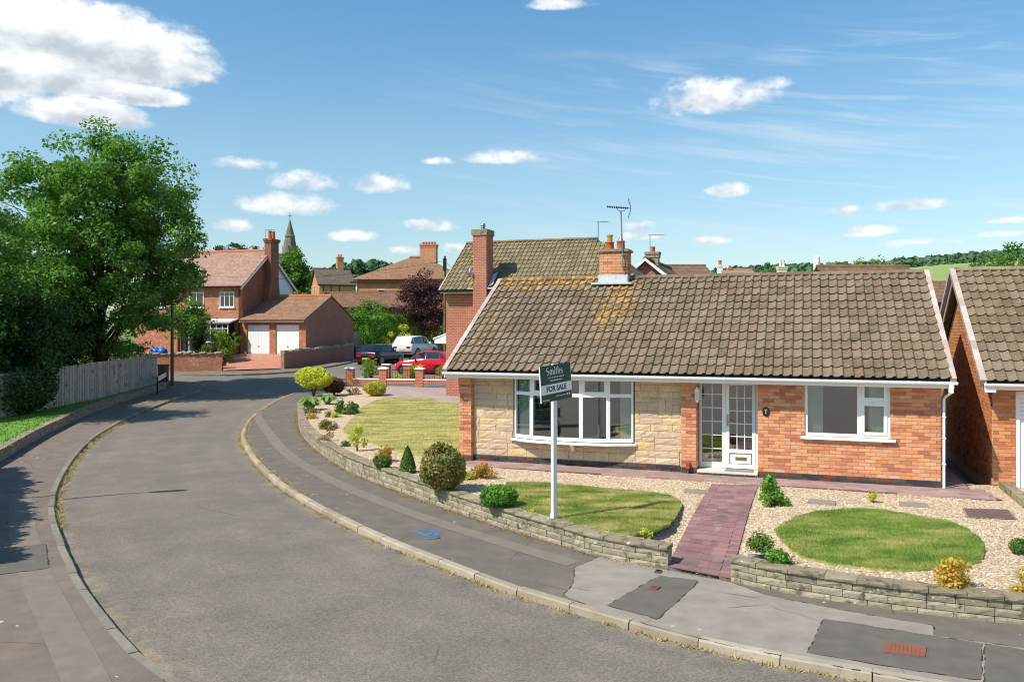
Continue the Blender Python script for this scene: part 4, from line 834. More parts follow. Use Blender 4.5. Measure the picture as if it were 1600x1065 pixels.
def blind(parent, P, U, N, u0, u1, z0, z1):
    bl = link('vertical_blind', None, parent); u = u0
    while u < u1-.02: b = MB(); M = TM(P+U*u-N*.11, Matrix(((U.x, N.x, 0, 0), (U.y, N.y, 0, 0), (0, 0, 1, 0), (0, 0, 0, 1)))@RZ(-.12)); b.box(0, -.002, z0, .075, .002, z1, M); b.build('blind_slat', 'blind', bl); u += .062
A, U, N, L = gl[0]; blind(bay, A, U, N, .04, L-.02, .70, 2.1); A, U, N, L = gl[4]; blind(bay, A, U, N, .30, L-.03, .70, 2.1)
# casement window
cw = link('casement_window', None, bun); fr = MB(); P = Vector((0, .03, 0))
x0, x1, zb, zt = WIN[0], WIN[1], WIN[2], 2.17; mx_ = 9.06
for (u0, u1, z0, z1) in ((x0, x0+.06, zb, zt), (x1-.06, x1, zb, zt), (x0+.06, x1-.06, zb, zb+.07), (x0+.06, x1-.06, zt-.05, zt), (mx_-.03, mx_+.05, zb+.07, zt-.05), (mx_+.05, x1-.06, 1.69, 1.75)): obar(fr, P, X_, Y_, u0, u1, z0, z1, -.07, .0)
for z0, z1 in ((zb+.07, 1.69), (1.75, zt-.05)):
    for (u0, u1, a, c) in ((mx_+.05, mx_+.11, z0, z1), (x1-.12, x1-.06, z0, z1), (mx_+.11, x1-.12, z0, z0+.055), (mx_+.11, x1-.12, z1-.055, z1)): obar(fr, P, X_, Y_, u0, u1, a, c, -.05, .02)
fr.build('frame', 'upvc', cw)
for (u0, u1, z0, z1) in ((x0+.06, mx_-.03, zb+.07, zt-.05), (mx_+.11, x1-.12, zb+.125, 1.635), (mx_+.11, x1-.12, 1.805, zt-.105)): b = MB(); pane_rect(b, P+X_*u0, X_, z0, z1, u1-u0, Y_, -.03); b.build('pane', 'glass', cw)
b = MB(); b.box(x0-.08, -.09, zb-.055, x1+.10, .02, zb); b.build('sill', 'upvc', cw)
blind(cw, Vector((0, .06, 0)), X_, Y_, x0+.05, x0+.34, zb+.06, 2.13); blind(cw, Vector((0, .06, 0)), X_, Y_, x1-.40, x1-.12, zb+.06, 2.13)
# entrance: side light and glazed door
dy = .36; P = Vector((0, dy, 0)); b = MB()
for (u0, u1, z0, z1) in ((5.74, 5.80, .12, 2.17), (6.24, 6.32, .12, 2.17), (6.97, 7.03, .12, 2.17), (5.80, 6.24, .12, .24), (5.80, 6.24, 2.07, 2.17), (6.32, 6.97, 2.08, 2.17)): obar(b, P, X_, Y_, u0, u1, z0, z1, -.08, 0)
b.box(5.72, dy+.09, 0, 5.74, dy+.2, 2.2); b.build('door_frame', 'upvc', bun)
sl = link('side_light', None, bun)
def glazed(parent, u0, u1, z0, z1, nx, nz, d):
    for i in range(nx):
        for k in range(nz):
            b = MB(); a = (u1-u0)/nx; c = (z1-z0)/nz; pane_rect(b, P+X_*(u0+i*a+.006), X_, z0+k*c+.006, z0+(k+1)*c-.006, a-.012, Y_, d); b.build('pane', 'glass', parent)
    b = MB()
    for i in range(1, nx): obar(b, P, X_, Y_, u0+(u1-u0)*i/nx-.009, u0+(u1-u0)*i/nx+.009, z0, z1, d-.012, d+.012)
    for k in range(1, nz): obar(b, P, X_, Y_, u0, u1, z0+(z1-z0)*k/nz-.009, z0+(z1-z0)*k/nz+.009, d-.011, d+.011)
    b.build('glazing_bars', 'upvc', parent)
glazed(sl, 5.80, 6.24, .24, 2.07, 2, 6, -.04)
dr = link('front_door', None, bun); b = MB()
for (u0, u1, z0, z1) in ((6.325, 6.40, .13, 2.075), (6.89, 6.965, .13, 2.075), (6.40, 6.89, .13, .22), (6.40, 6.89, .47, .55), (6.40, 6.89, 1.98, 2.075)): obar(b, P, X_, Y_, u0, u1, z0, z1, -.06, .012)
obar(b, P, X_, Y_, 6.42, 6.87, .235, .455, -.05, -.012); b.build('leaf', 'upvc', dr); glazed(dr, 6.40, 6.89, .55, 1.98, 3, 5, -.03)
b = MB(); obar(b, P, X_, Y_, 6.345, 6.38, 1.05, 1.33, .012, .022); obar(b, P, X_, Y_, 6.36, 6.47, 1.17, 1.19, .04, .06); obar(b, P, X_, Y_, 6.355, 6.375, 1.17, 1.19, .02, .06); b.build('handle', 'brass', dr)
b = MB(); obar(b, P, X_, Y_, 6.53, 6.77, .31, .38, -.012, .0); b.build('letter_plate', 'brass', dr); b = MB(); obar(b, P, X_, Y_, 6.55, 6.75, .335, .358, -.005, .006); b.build('letter_flap', 'brass', dr)
b = MB(); b.box(5.74, -.06, .0, 7.025, .35, .115); stp = b.build('doorstep', 'step', bun); brickwork(stp, bricks_in(5.74, 7.02, 0, .07), (0, -.06, 0), X_, Y_, 'brick_blue', 50, 'step_brick', 'step_bricks', .012)
b = MB(); M = TM((6.33, -.03, .1155), RZ(.0)); b.box(0, 0, 0, .6, .30, .014, M); b.box(.02, .02, .014, .58, .28, .017, M); dm = b.build('doormat', 'mat_grey', None, label='grey doormat lying on the front doorstep', cat='doormat', loc=(HX, HYY, 0), rz=-AH)
# lantern, plaque, little post
lt = link('wall_lantern', None, bun); b = MB(); b.box(5.73, -.10, 1.92, 5.75, -.01, 1.95); b.loft([[(5.74+.03*s*a, -.06+.03*s*c, z) for a, c in ((-1, -1), (1, -1), (1, 1), (-1, 1))] for s, z in ((.5, 1.94), (1.7, 1.87), (1.7, 1.855), (1.5, 1.85))]); b.build('lantern_roof', 'upvc', lt); b = MB(); b.loft([[(5.74+.03*s*a, -.06+.03*s*c, z) for a, c in ((-1, -1), (1, -1), (1, 1), (-1, 1))] for s, z in ((1.2, 1.66), (.4, 1.60))]); b.build('lantern_base', 'upvc', lt)
for a, c in ((-1, -1), (1, -1), (1, 1), (-1, 1)): b = MB(); b.tube((5.74+.045*a, -.06+.045*c, 1.855), (5.74+.035*a, -.06+.035*c, 1.655), .006, n=5); b.build('lantern_post', 'upvc', lt)
b = MB(); b.loft([[(5.74+s*a, -.06+s*c, z) for a, c in ((-1, -1), (1, -1), (1, 1), (-1, 1))] for s, z in ((.034, 1.66), (.043, 1.85))]); b.build('lantern_pane', 'lantern_glass', lt)
pl = link('number_plaque', None, bun); b = MB(); b.loft([[(7.20+.075*math.cos(t), -.012-d, 1.45+.10*math.sin(t)) for t in [k*math.pi/10 for k in range(20)]] for d in (0, .02)]); b.build('plaque_plate', 'black_metal', pl)
cu = bpy.data.curves.new('numeral', 'FONT'); cu.body = '1'; cu.size = .1; cu.align_x = 'CENTER'; cu.align_y = 'CENTER'; cu.extrude = .001; cu.materials.append(MATS['letter_white']); o = link('numeral', font_mesh('numeral', cu), pl); o.location = (7.20, -.034, 1.435); o.rotation_euler = (math.pi/2, 0, 0)
b = MB(); b.loft([[(7.20+.03*math.cos(t), -.0325-d, 1.495+.022*math.sin(t)) for t in [k*math.pi/6 for k in range(12)]] for d in (0, .003)]); b.build('plaque_motif', 'amber_leaf', pl)
b = MB(); b.box(5.50, -.11, .13, 5.58, -.012, .27); b.tube((5.54, -.06, .14), (5.54, -.06, .0), .02); b.build('vent_box', 'rust', bun)
# roof
YE, ZE, YR, ZR = -.40, 2.215, 3.5, 4.585; XA, XB = -.20, 10.74
roof = link('roof', None, bun); b = MB(); b.quad((XA, YE+.02, ZE-.012), (XB, YE+.02, ZE-.012), (XB, YR, ZR-.012), (XA, YR, ZR-.012)).quad((XA, YR, ZR-.012), (XB, YR, ZR-.012), (XB, 7.4, ZE-.012), (XA, 7.4, ZE-.012)); b.build('roof_deck', 'mortar_dark', roof)
def not_stack(x, s): return not (2.74 < x < 3.52 and s > .93)
tiled_slope(roof, XA, XB, YE-.02, ZE, YR, ZR, 55, 13, 'tile', 300, not_stack)
ridge_run(roof, XA, 2.70, YR, ZR+.045, 'tile'); ridge_run(roof, 3.56, XB, YR, ZR+.045, 'tile')
verge_run(roof, XA-.02, YE, ZE, YR, ZR, 13, 'verge'); verge_run(roof, XB+.03, YE, ZE, YR, ZR, 13, 'verge'); verge_run(roof, XA-.02, 7.4, ZE, YR, ZR, 13, 'verge'); verge_run(roof, XB+.03, 7.4, ZE, YR, ZR, 13, 'verge')
b = MB(); b.box(XA-.05, YE+.03, 2.06, XB+.05, YE+.055, ZE-.02); b.build('fascia', 'upvc', bun); b = MB(); b.box(XA-.02, YE+.056, 2.165, XB+.02, 0.12, 2.185); b.build('soffit', 'upvc', bun)
gutter(bun, XA-.06, XB+.10, YE-.035, ZE-.03)
b = MB(); x = 10.72; b.box(x-.04, YE-.08, 1.98, x+.04, YE+.02, 2.14); b.path([(x, YE-.03, 2.05), (x, YE-.02, 1.97), (x-.05, -.14, 1.88), (x-.07, -.05, 1.82), (x-.07, -.05, .02)], .027, 8); dp = b.build('downpipe', 'upvc', bun)
for z in (1.45, 1.02, .5): b = MB(); b.box(x-.105, -.08, z, x-.035, -.012, z+.02); b.build('pipe_clip', 'upvc', dp)
# chimney
ch = link('chimney', None, bun); cx0, cx1, cy0, cy1, cz0, cz1 = 2.76, 3.50, 3.18, 3.72, 4.3, 5.30
b = MB(); b.box(cx0+.01, cy0+.01, cz0, cx1-.01, cy1-.01, cz1); b.build('stack_core', 'mortar', ch)
brickwork(ch, bricks_in(cx0, cx1, 4.66, cz1), (0, cy0, 0), X_, Y_, 'brick', 90); brickwork(ch, bricks_in(cy0, cy1, 4.66, cz1), (cx1, 0, 0), (0, 1, 0), (1, 0, 0), 'brick', 60, 'brick'); brickwork(ch, bricks_in(cy0, cy1, 4.66, cz1), (cx0, 0, 0), (0, 1, 0), (-1, 0, 0), 'brick', 60, 'brick')
b = MB(); b.box(cx0-.06, cy0-.06, cz1, cx1+.06, cy1+.06, cz1+.05); b.box(cx0-.03, cy0-.03, cz1+.05, cx1+.03, cy1+.03, cz1+.075); b.build('capping', 'coping', ch)
b = MB(); b.box(cx0-.03, cy0-.03, 4.42, cx1+.03, cy0-.014, 4.68); b.box(cx0-.2, cy0-.18, 4.42, cx1+.16, cy0-.02, 4.47, Matrix.Identity(4)); b.box(cx1+.014, cy0-.03, 4.42, cx1+.03, cy1, 4.66); b.build('flashing', 'lead', ch)
for px_, rr, hh, lab in ((2.98, .115, .22, None), (3.28, .115, .24, None)): b = MB(); b.lathe([(rr*1.05, 0), (rr, .03), (rr*.95, hh-.03), (rr*1.05, hh-.02), (rr*1.05, hh), (rr*.8, hh)], (px_, 3.45, cz1+.07), 14); b.build('chimney_pot', 'pot', ch, True)
b = MB(); b.lathe([(.075, 0), (.075, .16), (.095, .17), (.095, .2), (.0, .21)], (2.98, 3.45, cz1+.28), 12); b.build('cowl', 'amber_leaf', ch); b = MB(); b.lathe([(.08, 0), (.03, .12), (.005, .2)], (3.28, 3.45, cz1+.30), 10); b.build('cowl', 'galv', ch)
ae = link('aerial', None, bun); ax, ay = 3.42, 3.10; top = 6.38
b = MB(); b.tube((ax, ay, 4.75), (ax-.06, ay, top), .017, n=7); b.build('mast', 'galv', ae); b = MB(); b.box(ax-.05, ay-.03, 4.9, ax+.05, ay+.06, 4.93); b.box(ax-.05, ay-.03, 5.2, ax+.05, ay+.06, 5.23); b.build('bracket', 'galv', ae)
b = MB(); A0 = Vector((ax-.42, ay-.10, top+.11)); A1 = Vector((ax+.20, ay+.06, top+.06)); b.tube(A0, A1, .010, n=6); D = (A1-A0).normalized(); Sd = D.cross(Vector((0, 0, 1))).normalized()
b.path([A0.lerp(A1, .42), A0.lerp(A1, .45)+Vector((0, 0, -.07)), Vector((ax-.06, ay, top-.02)), A0.lerp(A1, .75)+Vector((0, 0, -.07)), A0.lerp(A1, .78)], .008, 5); b.build('boom', 'black_metal', ae)
for k in range(12): c = A0.lerp(A1, .02+.075*k); b = MB(); b.box(-.012, -.10, -.014, .012, .10, .014, TM(c, RZ(math.atan2(D.y, D.x)))); b.build('director', 'black_metal', ae)
for sgn in (1, -1):
    b = MB(); e = A1+Vector((-.08, 0, sgn*.25)); b.tube(A1, e, .008, n=5); b.build('reflector_arm', 'black_metal', ae)
    for k in (.35, .65, 1.): c = A1.lerp(e, k); b = MB(); b.tube(c-Sd*.22+D*.05, c+Sd*.22-D*.02, .004, n=5); b.build('reflector_rod', 'galv', ae)
# ------------------------------------------------------------------ next-door bungalow with garage
ng = thing('neighbour_bungalow', 'orange brick bungalow with a white garage door standing next door', 'house', hl(11.68, .82), -AH)
b = MB(); GD = (.42, 2.9, -.2, 1.95); wallplate(b, 0, 6, -.3, 2.15, 0, [GD]); b.box(0, .1, -.3, .1, 7, 2.15); b.prism([(.0, .0, 2.15), (.0, 7, 2.15), (.0, 3.45, 4.48)], (.1, 0, 0)); b.box(0, 6.9, -.3, 6, 7, 2.15); nw = b.build('wall', 'mortar', ng)
lim = lambda z: (0, 6.9) if z < 2.15 else (3.45*(z-2.15)/2.33, 6.9-3.45*(z-2.15)/2.33)
brickwork(nw, bricks_in(0, 6.9, 0, 4.4, lim=lim), (0, 0, 0), (0, 1, 0), (-1, 0, 0), 'brick_near', 300); brickwork(nw, bricks_in(0, 3.6, 0, 2.15, [GD]), (0, 0, 0), X_, Y_, 'brick_near', 120, 'front_brick', 'front_brickwork')
gd = link('garage_door', None, ng); b = MB(); P = Vector((0, .1, 0))
for (u0, u1, z0, z1) in ((.42, .50, -.1, 1.95), (2.82, 2.9, -.1, 1.95), (.5, 2.82, 1.87, 1.95)): obar(b, P, X_, Y_, u0, u1, z0, z1, -.05, .09)
b.build('frame', 'garage_white', gd); nsl = 24
for k in range(nsl): b = MB(); z0 = -.1+k*1.97/nsl; b.prism([(.5, .052, z0+.001), (.5, .045, z0+.006), (.5, .045, z0+1.97/nsl-.006), (.5, .052, z0+1.97/nsl-.001)], (2.32, 0, 0)); b.build('door_slat', 'garage_white', gd)
nr = link('roof', None, ng); nya, nza, nyr, nzr = -.40, 2.15, 3.45, 4.66; b = MB(); b.quad((-.22, nya, nza-.012), (6, nya, nza-.012), (6, nyr, nzr-.012), (-.22, nyr, nzr-.012)).quad((-.22, nyr, nzr-.012), (6, nyr, nzr-.012), (6, 7.3, nza-.012), (-.22, 7.3, nza-.012)); b.build('roof_deck', 'mortar_dark', nr)
tiled_slope(nr, -.2, 5.8, nya-.02, nza, nyr, nzr, 30, 13, 'tile_side', 300)
ridge_run(nr, -.2, 6, nyr, nzr+.05, 'coping'); verge_run(nr, -.24, nya, nza, nyr, nzr, 13, 'verge', .12, .06); verge_run(nr, -.24, 7.3, nza, nyr, nzr, 13, 'verge', .12, .06)
b = MB(); b.prism([(-.215, nya-.02, nza-.02), (-.215, nyr, nzr-.03), (-.215, nyr, nzr-.18), (-.215, nya+.28, nza-.02)], (.025, 0, 0)); b.prism([(-.215, 7.32, nza-.02), (-.215, 7.0, nza-.02), (-.215, nyr, nzr-.18), (-.215, nyr, nzr-.03)], (.025, 0, 0)); b.prism([(-.215, nya-.02, nza-.03), (-.215, nya+.3, nza-.03), (-.215, nya+.3, nza-.14), (-.215, nya-.02, nza-.2)], (.20, 0, 0)); b.build('barge_board', 'upvc', ng)
b = MB(); b.quad((-.19, nya, nza-.04), (-.19, nyr, nzr-.06), (0, nyr, nzr-.06), (0, nya, nza-.04)).quad((-.19, 7.3, nza-.04), (-.19, nyr, nzr-.06), (0, nyr, nzr-.06), (0, 7.3, nza-.04)); b.build('soffit', 'coping', ng)
b = MB(); b.box(-.2, nya+.03, nza-.15, 6, nya+.055, nza-.02); b.build('fascia', 'upvc', ng); gutter(ng, -.22, 6, nya-.035, nza-.03)
sheet('neighbour_drive', [hl(11.95, .95), hl(11.95, -7), hl(17, -7), hl(17, .95)], -.04, 'drive_brick', 0, kind='structure')
# driveway edging wall
dw = thing('driveway_wall', 'weathered low block wall edging the garage driveway', 'wall'); Ms = []
y = .55
while y > -7:
    L = random.uniform(.5, .62)
    for k in range(2): Ms.append(TM(hl(11.72, y-L, -.12+.13*k), RZ(-AH+math.pi/2) , (L-.008, .22, .122)))
    y -= L
Ms2 = [M for M in Ms]; pieces(dw, 'block', 'blocks', rock_tmpl(91, .06), [TM(M.translation+Vector((CA*.22, -SA*.22, 0)), M.to_3x3().normalized().to_4x4(), (M.col[0].length, .2, .122)) for M in Ms2], 'coping', 60)
# ------------------------------------------------------------------ sale board
sp0 = gp(866, 813); SG = thing('sale_board', 'green and white estate agent for sale board on a white post', 'sign', sp0, 0); sgr = math.radians(-47.)
def sgm(x, y, z): return RZ(-sgr) @ Vector((x, y, z))
b = MB(); b.box(-.045, -.02, -.15, .045, .035, 2.66, RZ(-sgr)); b.build('post', 'white_paint', SG); b = MB(); b.box(-.06, -.035, -.05, -.037, .035, .13, RZ(-sgr)); b.box(.037, -.03, -.05, .07, .03, .09, RZ(-sgr)); b.build('peg', 'white_paint', SG)
b = MB(); b.box(.0, .021, .42, .045, .05, 1.9, RZ(-sgr)); b.build('batten', 'fence', SG)
bd = link('board', None, SG); bd.location = (.13, .10, 0); bd.rotation_euler = (0, 0, -sgr); bd.rotation_euler.y = math.radians(-4.5); bd.location.z = 0; bw, z0, z1 = .40, 2.05, 2.66
b = MB(); b.box(-bw, -.034, z0, bw, -.022, z1); b.build('panel', 'sign_green', bd); b = MB()
for (a, c, d, e) in ((-bw-.006, -bw, z0, z1), (bw, bw+.006, z0, z1)): b.box(a, -.038, d, c, -.018, e)
b.build('edge_trim', 'upvc', bd); b = MB(); b.box(-bw+.002, -.037, 2.18, bw-.002, -.0345, 2.34); b.build('stripe', 'sign_white', bd)
def text(s, x, z, size, mat, parent, y=-.0375, al='CENTER', sx=1., bold=0.):
    cu = bpy.data.curves.new('lettering', 'FONT'); cu.body = s; cu.size = size; cu.offset = bold; cu.align_x = al; cu.align_y = 'CENTER'; cu.extrude = .0006; cu.materials.append(MATS[mat])
    o = link('lettering', font_mesh('lettering', cu), parent); o.location = (x, y, z); o.rotation_euler = (math.pi/2, 0, 0); o.scale = (sx, 1, 1); return o
# serif capitals drawn with strokes: the agent's name
def serif(parent, x, z, h, mat):
    """'Smiths' with thick stems, thin joins and slab feet"""
    def stem(b, x0, z0, z1, w_=.12): b.box(x0-w_*h/2, -.0372, z0, x0+w_*h/2, -.0348, z1); b.box(x0-w_*h*.9, -.0373, z0, x0+w_*h*.9, -.0347, z0+.04*h)
    def arc(b, pts, wid):
        L = np.array(pts); n = len(L)
        for i in range(n-1):
            p, q_ = Vector((L[i][0], 0, L[i][1])), Vector((L[i+1][0], 0, L[i+1][1])); d = (q_-p).normalized(); nn = Vector((-d.z, 0, d.x)); wa, wb = wid[i]/2, wid[i+1]/2
            b.quad(p+nn*wa+Vector((0, -.0372, 0)), p-nn*wa+Vector((0, -.0372, 0)), q_-nn*wb+Vector((0, -.0372, 0)), q_+nn*wb+Vector((0, -.0372, 0)))
    def sshape(x0, z0, w_, hh):
        P = []; Wd = []
        for k in range(25):
            t = k/24; a = math.pi*(.15+1.35*t*2) if t < .5 else math.pi*(.5-(t-.5)*2*1.35)
            if t < .5: a = math.radians(35)+math.radians(235)*(t*2); P.append((x0+w_/2+math.cos(a)*w_*.45, z0+hh*.74+math.sin(a)*hh*.24))
            else: a = math.radians(90)-math.radians(235)*((t-.5)*2); P.append((x0+w_/2+math.cos(a)*w_*.5, z0+hh*.26+math.sin(a)*hh*.26))
            Wd.append(h*(.07+.1*math.exp(-((t-.5)/.2)**2)))
        return P, Wd
    def hump(x0, x1, z0, zz): return [(x0, zz-.12*h)]+[(x0+(x1-x0)*(.5-.5*math.cos(t)), zz-.09*h+.09*h*math.sin(t)) for t in np.linspace(0, math.pi, 8)]+[(x1, zz-.12*h)]
    b = MB(); xh = .66*h; c = x; P, Wd = sshape(c, z, .5*h, h); arc(b, P, Wd); b.build('lettering', mat, parent); c += .64*h
    b = MB()
    for k in range(3): stem(b, c+.12*h+k*.32*h, z, z+xh-.08*h)
    for k in range(2): arc(b, hump(c+.12*h+k*.32*h, c+.44*h+k*.32*h, z, z+xh), [.07*h]*10)
    b.build('lettering', mat, parent); c += 1.0*h
    b = MB(); stem(b, c+.08*h, z, z+xh); b.box(c+.0*h, -.0372, z+.82*h, c+.16*h, -.0348, z+.98*h); b.build('lettering', mat, parent); c += .34*h
    b = MB(); stem(b, c+.08*h, z, z+.9*h); b.box(c-.06*h, -.0373, z+xh-.06*h, c+.26*h, -.0347, z+xh); b.build('lettering', mat, parent); c += .36*h
    b = MB(); stem(b, c+.08*h, z, z+1.02*h); stem(b, c+.42*h, z, z+xh-.08*h); arc(b, hump(c+.08*h, c+.42*h, z, z+xh), [.07*h]*10); b.build('lettering', mat, parent); c += .64*h
    b = MB(); P, Wd = sshape(c, z, .34*h, xh); arc(b, P, Wd); b.build('lettering', mat, parent)
serif(bd, -.24, 2.50, .125, 'letter_white'); text('your property experts', 0, 2.455, .046, 'sign_white', bd)
def faint(x0, x1, z, h=.012):
    b = MB(); x = x0
    while x < x1: L = random.uniform(.015, .035); b.box(x, -.037, z-h/2, min(x+L, x1), -.0345, z+h/2); x += L+.008
    b.build('small_print', 'sign_white', bd)
faint(-.15, .17, 2.40, .016); faint(-.02, .25, 2.125); faint(-.36, -.19, 2.085, .015)
text('FOR SALE', 0, 2.258, .125, 'ink', bd, -.0378, sx=.98, bold=.004)
for dx_ in (.28, .335): b = MB(); b.loft([[(dx_+  .018*math.cos(t), y_, 2.125+  .018*math.sin(t)) for t in [k*math.pi/5 for k in range(10)]] for y_ in (-.037, -.0345)]); b.build('round_icon', 'sign_white', bd)
# ------------------------------------------------------------------ houses behind
def win(parent, P, U, N, w_, z0, z1, cols=2, top=0., sill=True, fr=.06, name='window', glassm='dark_glass'):
    """framed window standing just proud of a wall; P is the bottom left corner on the wall plane"""
    wn = link(name, None, parent); P = Vector(P); U = Vector(U); N = Vector(N); b = MB()
    for (u0, u1, a, c) in ((0, fr, z0, z1), (w_-fr, w_, z0, z1), (fr, w_-fr, z0, z0+fr), (fr, w_-fr, z1-fr, z1)): obar(b, P, U, N, u0, u1, a, c, .003, .05)
    for i in range(1, cols): u = w_*i/cols; obar(b, P, U, N, u-fr*.4, u+fr*.4, z0+fr, z1-fr, .003, .045)
    if top: obar(b, P, U, N, fr, w_-fr, z1-top-fr*.4, z1-top+fr*.4, .003, .043)
    b.build('frame', 'upvc', wn)
    for i in range(cols): b = MB(); obar(b, P, U, N, w_*i/cols+fr*.35, w_*(i+1)/cols-fr*.35, z0+fr*.5, z1-fr*.5, .004, .012); b.build('pane', glassm, wn)
    if sill: b = MB(); obar(b, P, U, N, -.06, w_+.06, z0-.07, z0-.002, .003, .10); b.build('sill', 'upvc', wn)
    return wn
def slab_roof(b, pts, th=.08): b.prism(pts, (0, 0, -th))
def stack(parent, x, y, z0, z1, wx, wy, mat, pots, potm='pot', name='chimney', crown=True, potr=.11, poth=.3):
    c = link(name, None, parent); b = MB(); b.box(x-wx/2, y-wy/2, z0, x+wx/2, y+wy/2, z1)
    if crown: b.box(x-wx/2-.04, y-wy/2-.04, z1-.30, x+wx/2+.04, y+wy/2+.04, z1-.12); b.box(x-wx/2-.08, y-wy/2-.08, z1-.119, x+wx/2+.08, y+wy/2+.08, z1+.02)
    b.build('stack', mat, c)
    for i in range(pots): px_ = x+(i-(pots-1)/2)*max(2.3*potr, (wx-.25)/max(pots, 1)); b = MB(); b.lathe([(potr*1.1, 0), (potr, .05), (potr*.9, poth*.85), (potr*1.1, poth*.88), (potr*1.1, poth), (potr*.7, poth)], (px_, y, z1+.018), 10); b.build('chimney_pot', potm, c)
    return c
def yagi(parent, p, h, L=.7, an=0.):
    a = link('aerial', None, parent); b = MB(); p = Vector(p); t = p+Vector((0, 0, h)); b.tube(p, t, .02, n=5); b.build('mast', 'galv', a); d = Vector((math.cos(an), math.sin(an), 0)); s = Vector((-d.y, d.x, 0)); b = MB(); b.tube(t-d*L, t+d*.1, .014, n=5); b.build('boom', 'galv', a)
    for k in range(5): c = t-d*L*k/4.5; b = MB(); b.tube(c-s*.16, c+s*.16, .008, n=4); b.build('element', 'galv', a)
Zv = Vector((0, 0, 1))
# brick house straight behind the bungalow
o = at(697, 456, 39.); ch0 = thing('brick_house', 'red brick two storey house with dark tiled roof and tall front chimney behind the bungalow', 'house', (o.x, o.y, 0), -AH)
WZ, LZ, PR = 5.0, 9.2, 2.9; b = MB(); b.box(0, 0, -.2, LZ, 5.8, WZ); b.prism([(0, .02, WZ), (0, 5.78, WZ), (0, PR, 7.35)], (.2, 0, 0)); b.build('wall', 'brick_mid', ch0)
rf = link('roof', None, ch0); b = MB(); hipx = LZ-2.6; b.quad((-.15, -.35, WZ-.06), (LZ+.3, -.35, WZ-.06), (hipx, PR, 7.42), (-.15, PR, 7.42)).quad((LZ+.3, -.35, WZ-.06), (LZ+.3, 6.1, WZ-.06), (hipx, PR, 7.42)).quad((-.15, PR, 7.42), (hipx, PR, 7.42), (LZ+.3, 6.1, WZ-.06), (-.15, 6.1, WZ-.06)); b.build('roof_deck', 'roof_slate', rf)
tiled_slope(rf, -.15, LZ+.25, -.38, WZ-.05, PR, 7.44, 44, 12, 'tile_back', 300, lambda x, s: x < LZ+.25-s*(LZ+.25-hipx))
ridge_run(rf, -.15, hipx, PR, 7.5, 'tile_back', .12, .45); verge_run(rf, -.17, -.38, WZ-.05, PR, 7.44, 6, 'verge', .07, .10)
b = MB(); b.box(-.15, -.35, WZ-.17, 2.0, -.31, WZ-.05); b.build('fascia', 'upvc', ch0); gutter(ch0, -.2, LZ, -.42, WZ-.07, .06, mat='black_metal')
st = link('chimney', None, ch0); b = MB(); b.box(1.55, -.50, 0, 2.22, .35, 7.45); b.build('stack', 'brick_mid', st); b = MB(); b.box(1.50, -.55, 7.45, 2.27, .40, 7.72); b.build('capping', 'coping', st); b = MB(); b.lathe([(.11, 0), (.09, .1), (.12, .14), (.09, .18), (.12, .22), (.1, .3)], (1.9, -.1, 7.715), 10); b.build('cowl', 'galv', st)
b = MB(); b.box(2.23, -.45, 5.0, 2.5, .1, 5.06); b.box(1.3, -.45, 5.0, 1.54, -.1, 5.05); b.prism([(2.225, -.40, 5.05), (2.45, -.3, 5.2), (2.45, .35, 5.75), (2.225, .35, 5.7)], (0.02, 0, .05)); b.build('flashing', 'lead', st)
sd_ = link('satellite_dish', None, ch0); b = MB(); b.loft([[(1.45+.10*r*math.cos(t), -.62-.05*(1-r*r), 5.72+.20*r*math.sin(t)) for t in [k*math.pi/7 for k in range(14)]] for r in (.05, .5, 1.)], caps=False); b.build('dish', 'galv', sd_, True); b = MB(); b.tube((1.45, -.66, 5.72), (1.2, -.95, 5.58), .012); b.tube((1.47, -.6, 5.72), (1.56, -.45, 5.65), .015); b.build('arm', 'galv', sd_)
yagi(ch0, (6.6, PR, 7.5), .75, .5, math.pi)
po = link('porch', None, ch0); b = MB(); A = at(679, 531, 47)-Vector((o.x, o.y, 0)); 
M_ = RZ(AH); pp = [M_ @ Vector(q_) for q_ in [at(679, 536.5, 46)-Vector((o.x, o.y, 0)), at(735, 536.5, 45)-Vector((o.x, o.y, 0)), at(735, 510, 45)-Vector((o.x, o.y, 0)), at(698, 523, 45.6)-Vector((o.x, o.y, 0)), at(679, 531, 46)-Vector((o.x, o.y, 0))]]
b.prism(pp, (M_ @ Vector((.6, 3., 0)))); b.build('gable_board', 'upvc', po); b = MB(); b.prism([pp[4]+Zv*.02-X_*.1, pp[2]+Zv*.02, pp[2]+Zv*.14, pp[4]+Zv*.12-X_*.1], (M_ @ Vector((.6, 3.2, 0)))-Vector((0, .0, 0))); b.build('porch_roof', 'lead', po)
for q_ in (pp[1]-X_*.1,): b = MB(); b.box(q_.x-.06, q_.y+.15, -.2, q_.x+.06, q_.y+.27, q_.z); b.build('post', 'upvc', po)
